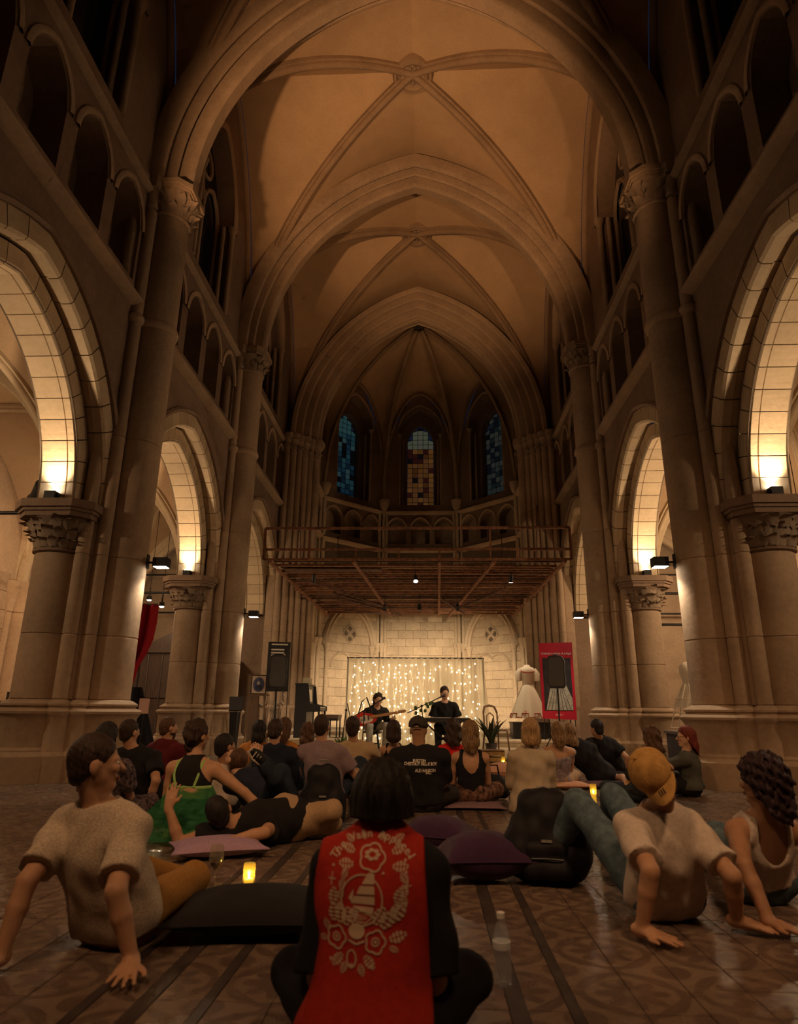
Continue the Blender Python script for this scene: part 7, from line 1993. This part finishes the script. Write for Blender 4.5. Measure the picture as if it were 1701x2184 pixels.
# ---------------------------------------------------------------- loudspeakers
def speaker(label, loc, rz, ground, tilt=0.0):
    s = thing('loudspeaker', label, 'loudspeaker', (loc[0], loc[1], ground), rz, 'loudspeakers on poles'); z = loc[2]-ground
    def out(k, sw_): return [(-0.19*sw_,0.14),( -0.12*sw_,-0.17),(0.12*sw_,-0.17),(0.19*sw_,0.14)]
    w, hh = 0.20, 0.36
    fr = [(-w*0.72,-hh),(w*0.72,-hh),(w*0.95,-hh*0.86),(w,-hh*0.3),(w*0.94,-0.02),(w*0.90,0.03),(w*0.98,0.09),(w*0.98,hh*0.7),(w*0.75,hh*0.95),(w*0.4,hh),(-w*0.4,hh),(-w*0.75,hh*0.95),(-w*0.98,hh*0.7),(-w*0.98,0.09),(-w*0.90,0.03),(-w*0.94,-0.02),(-w,-hh*0.3),(-w*0.95,-hh*0.86)]
    mb = MB(); n = len(fr)
    rings = [[(x*k, y, z+q*k2) for x, q in fr] for y, k, k2 in ((-0.17,0.95,0.96),(-0.16,1.0,1.0),(0.02,1.0,1.0),(0.16,0.7,0.92))]
    mb.sweep(rings, True, True); mb.build('cabinet', M_BLACK, s, True, 35)
    MB().xz([(x*0.86, z+q*0.88) for x, q in fr], -0.182, -0.172).build('grille', M_GRILLE, s)
    MB().tube([(-0.06,0.05,z+hh),(-0.05,0.05,z+hh+0.03),(0.05,0.05,z+hh+0.03),(0.06,0.05,z+hh)], 0.012, 6).build('handle', M_BLACK, s, True)
    MB().tube([(0,0,0.1),(0,0,z-hh)], 0.018, 8).build('pole', M_IRON, s, True)
    for k in range(3):
        t = 0.5+2*PI*k/3; MB().tube([(0,0,0.62),(0.42*math.cos(t),0.42*math.sin(t),0.012)], 0.012, 6).build('leg', M_IRON, s, True)
speaker('loudspeaker on a pole before the red banner', (3.23, 15.30, 1.82), -0.25, 0.15)
speaker('loudspeaker on a pole before the black poster', (-2.97, 14.50, 1.74), 0.25, 0.0)

# ---------------------------------------------------------------- banners and portrait
bn = thing('red_banner', 'crimson banner with a photograph of a gown, right of the stage', 'banner', (3.46, 16.45, 0.0), -0.12)
def flat(nm, pts, y, mat, par): 
    m = MB(); m.xz(pts, y-0.002, y+0.002); return m.build(nm, mat, par)
flat('banner_sheet', [(-0.40,0.80),(0.40,0.78),(0.40,2.60),(-0.40,2.58)], 0.0, M_BRED, bn)
flat('photo', [(-0.335,0.98),(0.335,0.98),(0.335,2.22),(-0.335,2.22)], -0.006, M_PHOTOD, bn)
flat('photo_skirt', [(-0.30,1.0),(0.33,1.0),(0.33,1.25),(0.14,1.72),(-0.13,1.72)], -0.010, M_PHOTOL, bn)
flat('photo_bodice', [(-0.13,1.70),(0.14,1.70),(0.16,2.05),(0.06,2.12),(-0.06,2.12),(-0.15,2.05)], -0.010, M_PHOTOM, bn)
flat('photo_head', [(0.05*math.cos(2*PI*k/12), 2.16+0.05*math.sin(2*PI*k/12)) for k in range(12)], -0.012, M_PHOTOL, bn)
flat('photo_hair', [(0.055*math.cos(PI*k/8), 2.17+0.05*math.sin(PI*k/8)) for k in range(9)], -0.014, M_BLACK, bn)
for k in range(7): flat('photo_fold', [(-0.27+0.09*k,1.0),(-0.25+0.09*k,1.0),(-0.05+0.02*k,1.66),(-0.06+0.02*k,1.66)], -0.014, M_PHOTOM, bn)
me = text_mesh('Colonia Luciana & Jolage', 0.072, M_PRINTW, shear=0.25, bold=0.001); put('lettering', me, None, bn, (0, -0.006, 2.33), (PI/2, 0, 0))
me = text_mesh('SALA 1', 0.06, M_PRINTW); put('lettering', me, None, bn, (0, -0.006, 0.89), (PI/2, 0, 0))
for x in (-0.36, 0.36): MB().tube([(x,0.02,0.15),(x,0.02,2.58)], 0.010, 6).build('banner_pole', M_IRON, bn)
for x in (-0.25, 0.25): MB().bar((x,0.02,0.15), (x,0.02,0.79), 0.03).build('banner_leg', M_IRON, bn)
MB().box(-0.4,0.4,-0.1,0.14,0.15,0.18).build('banner_foot', M_IRON, bn)
bb_ = thing('black_poster', 'black framed poster with white lines of print behind the left loudspeaker', 'poster', (-3.18, 15.45, 0.0), 0.18)
flat('poster_sheet', [(-0.25,1.35),(0.25,1.35),(0.25,2.48),(-0.25,2.48)], 0.0, M_BLACK, bb_)
for i, (z, w) in enumerate(((2.42,0.19),(2.30,0.15),(2.23,0.15),(2.17,0.13),(2.06,0.12),(2.02,0.14),(1.98,0.12))): flat('print_line', [(-0.18,z-0.016),(-0.18+w*2,z-0.016),(-0.18+w*2,z+0.016),(-0.18,z+0.016)], -0.005, M_PRINTW, bb_)
flat('figure_print', [(0.08,1.95),(0.18,1.95),(0.15,2.20),(0.11,2.20)], -0.006, M_CARD, bb_)
for x in (-0.25, 0.25): MB().tube([(x,0.02,0.0),(x,0.02,2.48)], 0.012, 6).build('poster_pole', M_IRON, bb_)
po = thing('framed_portrait', 'framed oval blue portrait on an easel at the left of the stage', 'picture', (-3.34, 14.4, 0.0), 0.10)
MB().box(-0.17,0.17,0.0,0.03,1.26,1.67).build('frame', M_WOODD, po)
flat('mat_board', [(-0.145,1.285),(0.145,1.285),(0.145,1.645),(-0.145,1.645)], -0.004, simple('cream_mat_board', (0.55,0.44,0.33), rough=0.8), po)
flat('oval_print', [(0.12*math.cos(2*PI*k/24), 1.465+0.155*math.sin(2*PI*k/24)) for k in range(24)], -0.008, simple('blue_print', (0.06,0.07,0.16), rough=0.6), po)
flat('portrait_figure', [(-0.075,1.36),(0.075,1.36),(0.06,1.43),(0.025,1.46),(-0.025,1.46),(-0.06,1.43)], -0.011, simple('dark_blue_print', (0.02,0.025,0.06), rough=0.6), po)
flat('portrait_face', [(0.032*math.cos(2*PI*k/12)-0.005, 1.495+0.04*math.sin(2*PI*k/12)) for k in range(12)], -0.012, M_PHOTOL, po)
for a, b in (((-0.12,0.02,1.28),(-0.26,-0.02,0.0)), ((0.12,0.02,1.28),(0.26,-0.02,0.0)), ((0,0.03,1.66),(0,0.34,0.0))): MB().bar(a, b, 0.025).build('easel_leg', M_WOOD, po)
MB().box(-0.24,0.24,-0.04,0.03,1.225,1.26).build('easel_ledge', M_WOOD, po)
# silvery twig arrangement and music stand
tw = thing('twig_arrangement', 'tall bundle of silvery twigs under the framed portrait', 'decoration', (-3.06, 14.75, 0.0)); rg = random.Random(9)
for k in range(26):
    x = rg.uniform(-0.24, 0.24); x2 = x+rg.uniform(-0.08, 0.08); zt = rg.uniform(0.85, 1.28)
    MB().tube([(x,rg.uniform(-0.08,0.08),0.0),((x+x2)/2+rg.uniform(-0.02,0.02),0,zt*0.5),(x2,rg.uniform(-0.1,0.1),zt)], [0.012,0.010,0.005], 5).build('twig', M_SILVER if k % 3 else M_WOOD, tw)
for k in range(14): MB().ell((rg.uniform(-0.26,0.26), rg.uniform(-0.12,0.05), rg.uniform(0.85,1.25)), (0.03,0.02,0.03), 8, 5).build('dried_flower', M_SILVER, tw, True)
ms = thing('music_stand', 'black music stand draped with shiny black cloth by the left pillar', 'music stand', (-3.62, 13.75, 0.0), 0.2)
ms.scale = (0.6, 0.8, 1.0)
MB().tube([(0,0,0.05),(0,0,0.95)], 0.012, 6).build('pole', M_IRON, ms)
MB().bar((-0.22,0,0.92),(0.22,0,0.92),0.03).build('shelf_lip', M_IRON, ms)
MB().add([(-0.22,0.0,0.92),(0.22,0.0,0.92),(0.24,0.10,1.20),(-0.24,0.10,1.20)], [(0,1,2,3)]).add([(-0.22,0.012,0.92),(0.22,0.012,0.92),(0.24,0.112,1.20),(-0.24,0.112,1.20)], [(3,2,1,0)]).build('desk', M_BLACK, ms)
for k in range(3): t = 0.3+2*PI*k/3; MB().tube([(0,0,0.25),(0.26*math.cos(t),0.26*math.sin(t),0.012)], 0.010, 6).build('leg', M_IRON, ms, True)
rows = [[(0.17*math.sin(2*PI*k/30)*(1-0.35*t)*(1+0.12*math.sin(k*2.1)), 0.10*math.cos(2*PI*k/30)*(1-0.3*t)*(1+0.12*math.sin(k*2.1)), 0.90-0.82*t) for k in range(31)] for t in [q/6 for q in range(7)]]
MB().sweep(rows).build('draped_cloth', simple('black_satin', (0.015,0.015,0.017), rough=0.25, spec=0.6), ms, True, 60)

# ---------------------------------------------------------------- upright piano
pn = thing('upright_piano', 'black upright piano seen from its end at the left of the stage', 'piano', (-2.70, 17.2, 0.30), PI/2+0.04)
MB().box(-0.72,0.72,0.0,0.26,0.10,1.26).build('case', M_BLACK, pn)
for x in (-0.74, 0.70):
    m = MB(); n_ = [(-0.36,0.62),(-0.36,0.74),(-0.10,0.80),(-0.05,1.24),(0.27,1.24),(0.27,0.0),(-0.02,0.0),(-0.02,0.60)]
    m.add([(x,y,z) for y, z in n_]+[(x+0.04,y,z) for y, z in n_], [tuple(range(8)), tuple(range(15,7,-1))]+[(i, (i+1) % 8, 8+(i+1) % 8, 8+i) for i in range(8)]); m.build('side_panel', M_BLACK, pn)
MB().box(-0.75,0.75,-0.04,0.29,1.24,1.28).build('lid', M_BLACK, pn)
MB().box(-0.70,0.70,-0.34,-0.02,0.63,0.70).build('key_bed', M_BLACK, pn)
for k in range(28): MB().box(-0.68+k*0.0486,-0.68+k*0.0486+0.046,-0.33,-0.16,0.70,0.722).build('key', M_IVK, pn)
for x in (-0.66, 0.62): MB().box(x,x+0.05,-0.34,-0.29,0.0,0.63).build('leg', M_BLACK, pn)
MB().add([(-0.3,-0.02,0.85),(0.3,-0.02,0.85),(0.3,0.0,1.15),(-0.3,0.0,1.15)],[(0,1,2,3)]).build('sheet_music', M_PEARL, pn)
MB().box(-0.05,0.35,0.02,0.2,1.281,1.44).build('music_box', simple('cream_folder', (0.5,0.42,0.28), rough=0.8), pn)
bnch = thing('piano_bench', 'dark bench with padded top beside the piano', 'bench', (-2.05, 17.0, 0.30), PI/2)
MB().box(-0.35,0.35,-0.16,0.16,0.46,0.54).build('padded_top', simple('brown_leather', (0.10,0.06,0.04), rough=0.5), bnch); MB().box(-0.34,0.34,-0.15,0.15,0.40,0.46).build('apron', M_BLACK, bnch)
for x in (-0.32, 0.29):
    for y in (-0.14, 0.11): MB().box(x,x+0.03,y,y+0.03,0.0,0.40).build('leg', M_BLACK, bnch)

# ---------------------------------------------------------------- gowns on show
def gown(label, loc, rz, mat, trim, sc=1.0):
    d = thing('gown', label, 'dress', loc, rz, 'gowns on stands')
    def skirt(t): return 0.115+0.30*t**0.85
    rows = []; n = 60
    for i in range(13):
        t = i/12; rows.append([((skirt(t)*(1+0.05*t*math.sin(k*2*PI/n*11)))*math.cos(2*PI*k/n)*sc, (skirt(t)*(1+0.05*t*math.sin(k*2*PI/n*11)))*math.sin(2*PI*k/n)*0.95*sc, (0.80-0.72*t)*sc) for k in range(n+1)])
    MB().sweep(rows).build('skirt', mat, d, True, 80)
    MB().lathe([(0.115*sc,0.79*sc),(0.118*sc,0.84*sc),(0.155*sc,1.0*sc),(0.165*sc,1.09*sc),(0.15*sc,1.17*sc),(0.07*sc,1.20*sc),(0.055*sc,1.24*sc),(0.0,1.245*sc)], 24, sy=0.72).build('bodice', mat, d, True, 60)
    for sx in (-1, 1):
        MB().tube([(sx*0.14*sc,0,1.13*sc),(sx*0.20*sc,-0.02,1.03*sc),(sx*0.205*sc,-0.03,0.88*sc)], [0.065*sc,0.078*sc,0.06*sc], 10).build('sleeve', mat, d, True)
    if trim:
        pts = [(0.175*sc*math.cos(2*PI*k/30), 0.128*sc*math.sin(2*PI*k/30)*1.02, (1.08+0.02*math.cos(4*PI*k/30))*sc) for k in range(30)]
        MB().tube(pts, 0.012*sc, 6, closed=True).build('collar_trim', trim, d, True)
        pts = []; m = 9
        for k in range(m*4):
            a = 2*PI*(k//2)/(m*2); hi = (k//2) % 2 if k % 2 == 0 else 1-(k//2) % 2
            t = 0.86 if hi else 0.97; rr = skirt(t)*1.045*sc
            aa = a if True else 0
            pts.append((rr*math.cos(aa), rr*0.95*math.sin(aa), (0.80-0.72*t)*sc))
        MB().tube(pts, 0.012*sc, 4, closed=True).build('meander_trim', trim, d)
    MB().tube([(0,0,0.0),(0,0,0.85*sc)], 0.02, 8).build('stand_pole', M_WOOD, d)
    MB().lathe([(0,0.0),(0.15,0.0),(0.15,0.02),(0.03,0.05),(0,0.05)], 16).build('stand_foot', M_WOOD, d, True, 40)
    return d
gx = (2.92, 18.00, 0.41)
PLZ = 0.30
pl = thing('plinth', 'black plinth under the ivory gown', 'plinth', (gx[0], 17.7, PLZ))
MB().box(-0.47,0.47,-0.36,0.36,0.02,0.38).build('box', M_BLACK, pl); MB().box(-0.49,0.49,-0.38,0.38,0.38,0.40).build('top_board', simple('dark_grey_board',(0.05,0.045,0.04),rough=0.6), pl)
gown('ivory gown with brick-red meander trim on a stand', (gx[0], 17.7, PLZ+0.40), 0.0, M_IVORY, M_TRIM, 1.16)
cd = thing('label_card', 'pale pink label card leaning before the ivory gown', 'card', (gx[0]-0.08, 17.28, PLZ+0.40))
MB().add([(-0.10,-0.01,0.0),(0.10,-0.01,0.0),(0.09,0.05,0.28),(-0.09,0.05,0.28)],[(0,1,2,3)]).add([(-0.10,-0.006,0.0),(0.10,-0.006,0.0),(0.09,0.054,0.28),(-0.09,0.054,0.28)],[(3,2,1,0)]).build('card_sheet', M_CARD, cd)
for k in range(6): MB().add([(-0.06,-0.013+0.006*k+0.004,0.05+0.03*k),(0.06,-0.013+0.006*k+0.004,0.05+0.03*k),(0.06,-0.012+0.006*k+0.004,0.055+0.03*k),(-0.06,-0.012+0.006*k+0.004,0.055+0.03*k)],[(0,1,2,3)]).build('print_line', M_TRIM, cd)
hp = thing('crinoline_frame', 'white cloth and crinoline hoops on a stand in the right aisle', 'dress form', (5.42, 13.4, 0.62))
MB().lathe([(0.10,0.86),(0.105,0.92),(0.15,1.10),(0.145,1.22),(0.05,1.30),(0.0,1.31)], 20, sy=0.8).build('torso_form', M_IVORY, hp, True, 60)
for k in range(10):
    t = 2*PI*k/10; MB().tube([(0.11*math.cos(t),0.11*math.sin(t),0.88),(0.26*math.cos(t),0.26*math.sin(t),0.60),(0.42*math.cos(t),0.42*math.sin(t),0.06)], 0.010, 5).build('hoop_tape', M_IVORY, hp, True)
for z, rr in ((0.60,0.26),(0.34,0.34),(0.06,0.42)): MB().tube([(rr*math.cos(2*PI*k/28), rr*math.sin(2*PI*k/28), z) for k in range(28)], 0.008, 5, closed=True).build('hoop', M_IVORY, hp, True)
MB().sweep([[((0.12+0.16*t)*math.cos(a), (0.12+0.16*t)*math.sin(a), 0.86-0.42*t) for a in [PI*0.9+PI*0.9*k/14 for k in range(15)]] for t in (0,0.25,0.5,0.75,1)]).build('cloth_panel', M_IVORY, hp, True)
MB().tube([(0,0,0.0),(0,0,0.9)], 0.015, 6).build('stand_pole', M_IRON, hp)
tb = thing('side_table', 'grey box table under the crinoline in the right aisle', 'table', (5.6, 13.4, 0.0)); MB().box(-0.6,0.6,-0.45,0.45,0.57,0.62).build('top', simple('grey_board',(0.12,0.10,0.09),rough=0.7), tb); MB().box(-0.57,0.57,-0.42,0.42,0.0,0.57).build('box_base', simple('dark_cloth_skirt',(0.06,0.05,0.048),rough=0.9), tb)
# ---------------------------------------------------------------- left aisle
rd = thing('red_drape_gown', 'black gown with a red shawl on a stand in the left aisle', 'dress', (-5.45, 13.1, 0.0), 0, 'gowns on stands')
rows = [[((0.10+0.42*t)*math.cos(2*PI*k/40)*(1+0.06*math.sin(k*1.9)), (0.10+0.42*t)*math.sin(2*PI*k/40)*(1+0.06*math.sin(k*1.9)), 1.35-1.33*t) for k in range(41)] for t in [q/8 for q in range(9)]]
MB().sweep(rows).build('skirt', cloth('black_taffeta', (0.012,0.011,0.014)), rd, True, 80)
rows = [[(x*w, -0.50+0.10*math.sin(x*14)+0.2*(1-t), 2.95-1.75*t) for x in [-1+2*k/12 for k in range(13)]] for t, w in ((0,0.34),(0.2,0.36),(0.4,0.34),(0.55,0.26),(0.7,0.14),(0.85,0.10),(1.0,0.03))]
m = MB().sweep(rows); m.build('red_shawl', cloth('crimson_wool', (0.34,0.012,0.018)), rd, True, 80)
MB().tube([(0,0,0.0),(0,0,2.95)], 0.02, 8).build('stand_pole', M_WOODD, rd); MB().bar((-0.36,-0.3,2.95),(0.36,-0.3,2.95),0.03).build('crossbar', M_WOODD, rd); MB().bar((0,0,2.93),(0,-0.3,2.95),0.03).build('crossbar', M_WOODD, rd)
lc = thing('label_card', 'pale pink label card on a post behind the black-shirted man', 'card', (-4.75, 11.9, 0.0))
MB().tube([(0,0.02,0.0),(0,0.02,0.95)], 0.012, 6).build('post', M_IRON, lc); MB().box(-0.09,0.09,0.0,0.008,0.86,1.12).build('card_sheet', M_CARD, lc); MB().lathe([(0,0),(0.14,0),(0.14,0.015),(0,0.02)], 16, (0, 0.02)).build('foot', M_IRON, lc)
cf = thing('confessional', 'dark carved wooden confessional in the left aisle', 'confessional', (-7.2, 19.6, 0.0))
MB().box(-1.3,1.3,0.0,1.0,0.0,2.55).build('carcass', M_WOODD, cf); MB().xz([(-1.4,2.55),(1.4,2.55),(0.0,3.25)], -0.1, 1.0).build('pediment', M_WOODD, cf)
for k in range(6):
    m = MB(); m.box(-1.25+0.42*k,-1.25+0.42*k+0.38,-0.05,0.0,0.15,1.2); m.build('door_panel', M_WOODD, cf); m = MB(); m.box(-1.25+0.42*k,-1.25+0.42*k+0.38,-0.05,0.0,1.25,2.45); m.build('door_panel', M_WOODD, cf)
for k in range(7): MB().tube([(-1.26+0.42*k,-0.07,0.1),(-1.26+0.42*k,-0.07,2.5)], 0.03, 8).build('colonnette', M_WOODD, cf, True)
dp = thing('covered_equipment', 'bulky shape under a black cloth at the far left edge', 'cover', (-7.35, 11.7, 0.0))
put('black_cloth', field_mesh([cone((-0.55,0,0.35),(0.45,0,0.35),0.42,0.40,0.1), cone((-0.45,0,0.75),(0.25,0,0.72),0.34,0.30,0.1), cone((-0.5,0,0.05),(0.5,0,0.05),0.45,0.45,0.1)], 0.03, cuts=((2,1,0.01),), noise=fold_noise(0.02, V(1,0), 2)), cloth('black_dust_cover', (0.010,0.010,0.014)), dp)
for k in range(9): MB().tube([(-0.1+0.11*k,0.45,0.3),(-0.1+0.11*k,0.47,1.22+0.04*(k % 3))], 0.022, 6).build('stacked_chair_leg', M_IRON, dp)
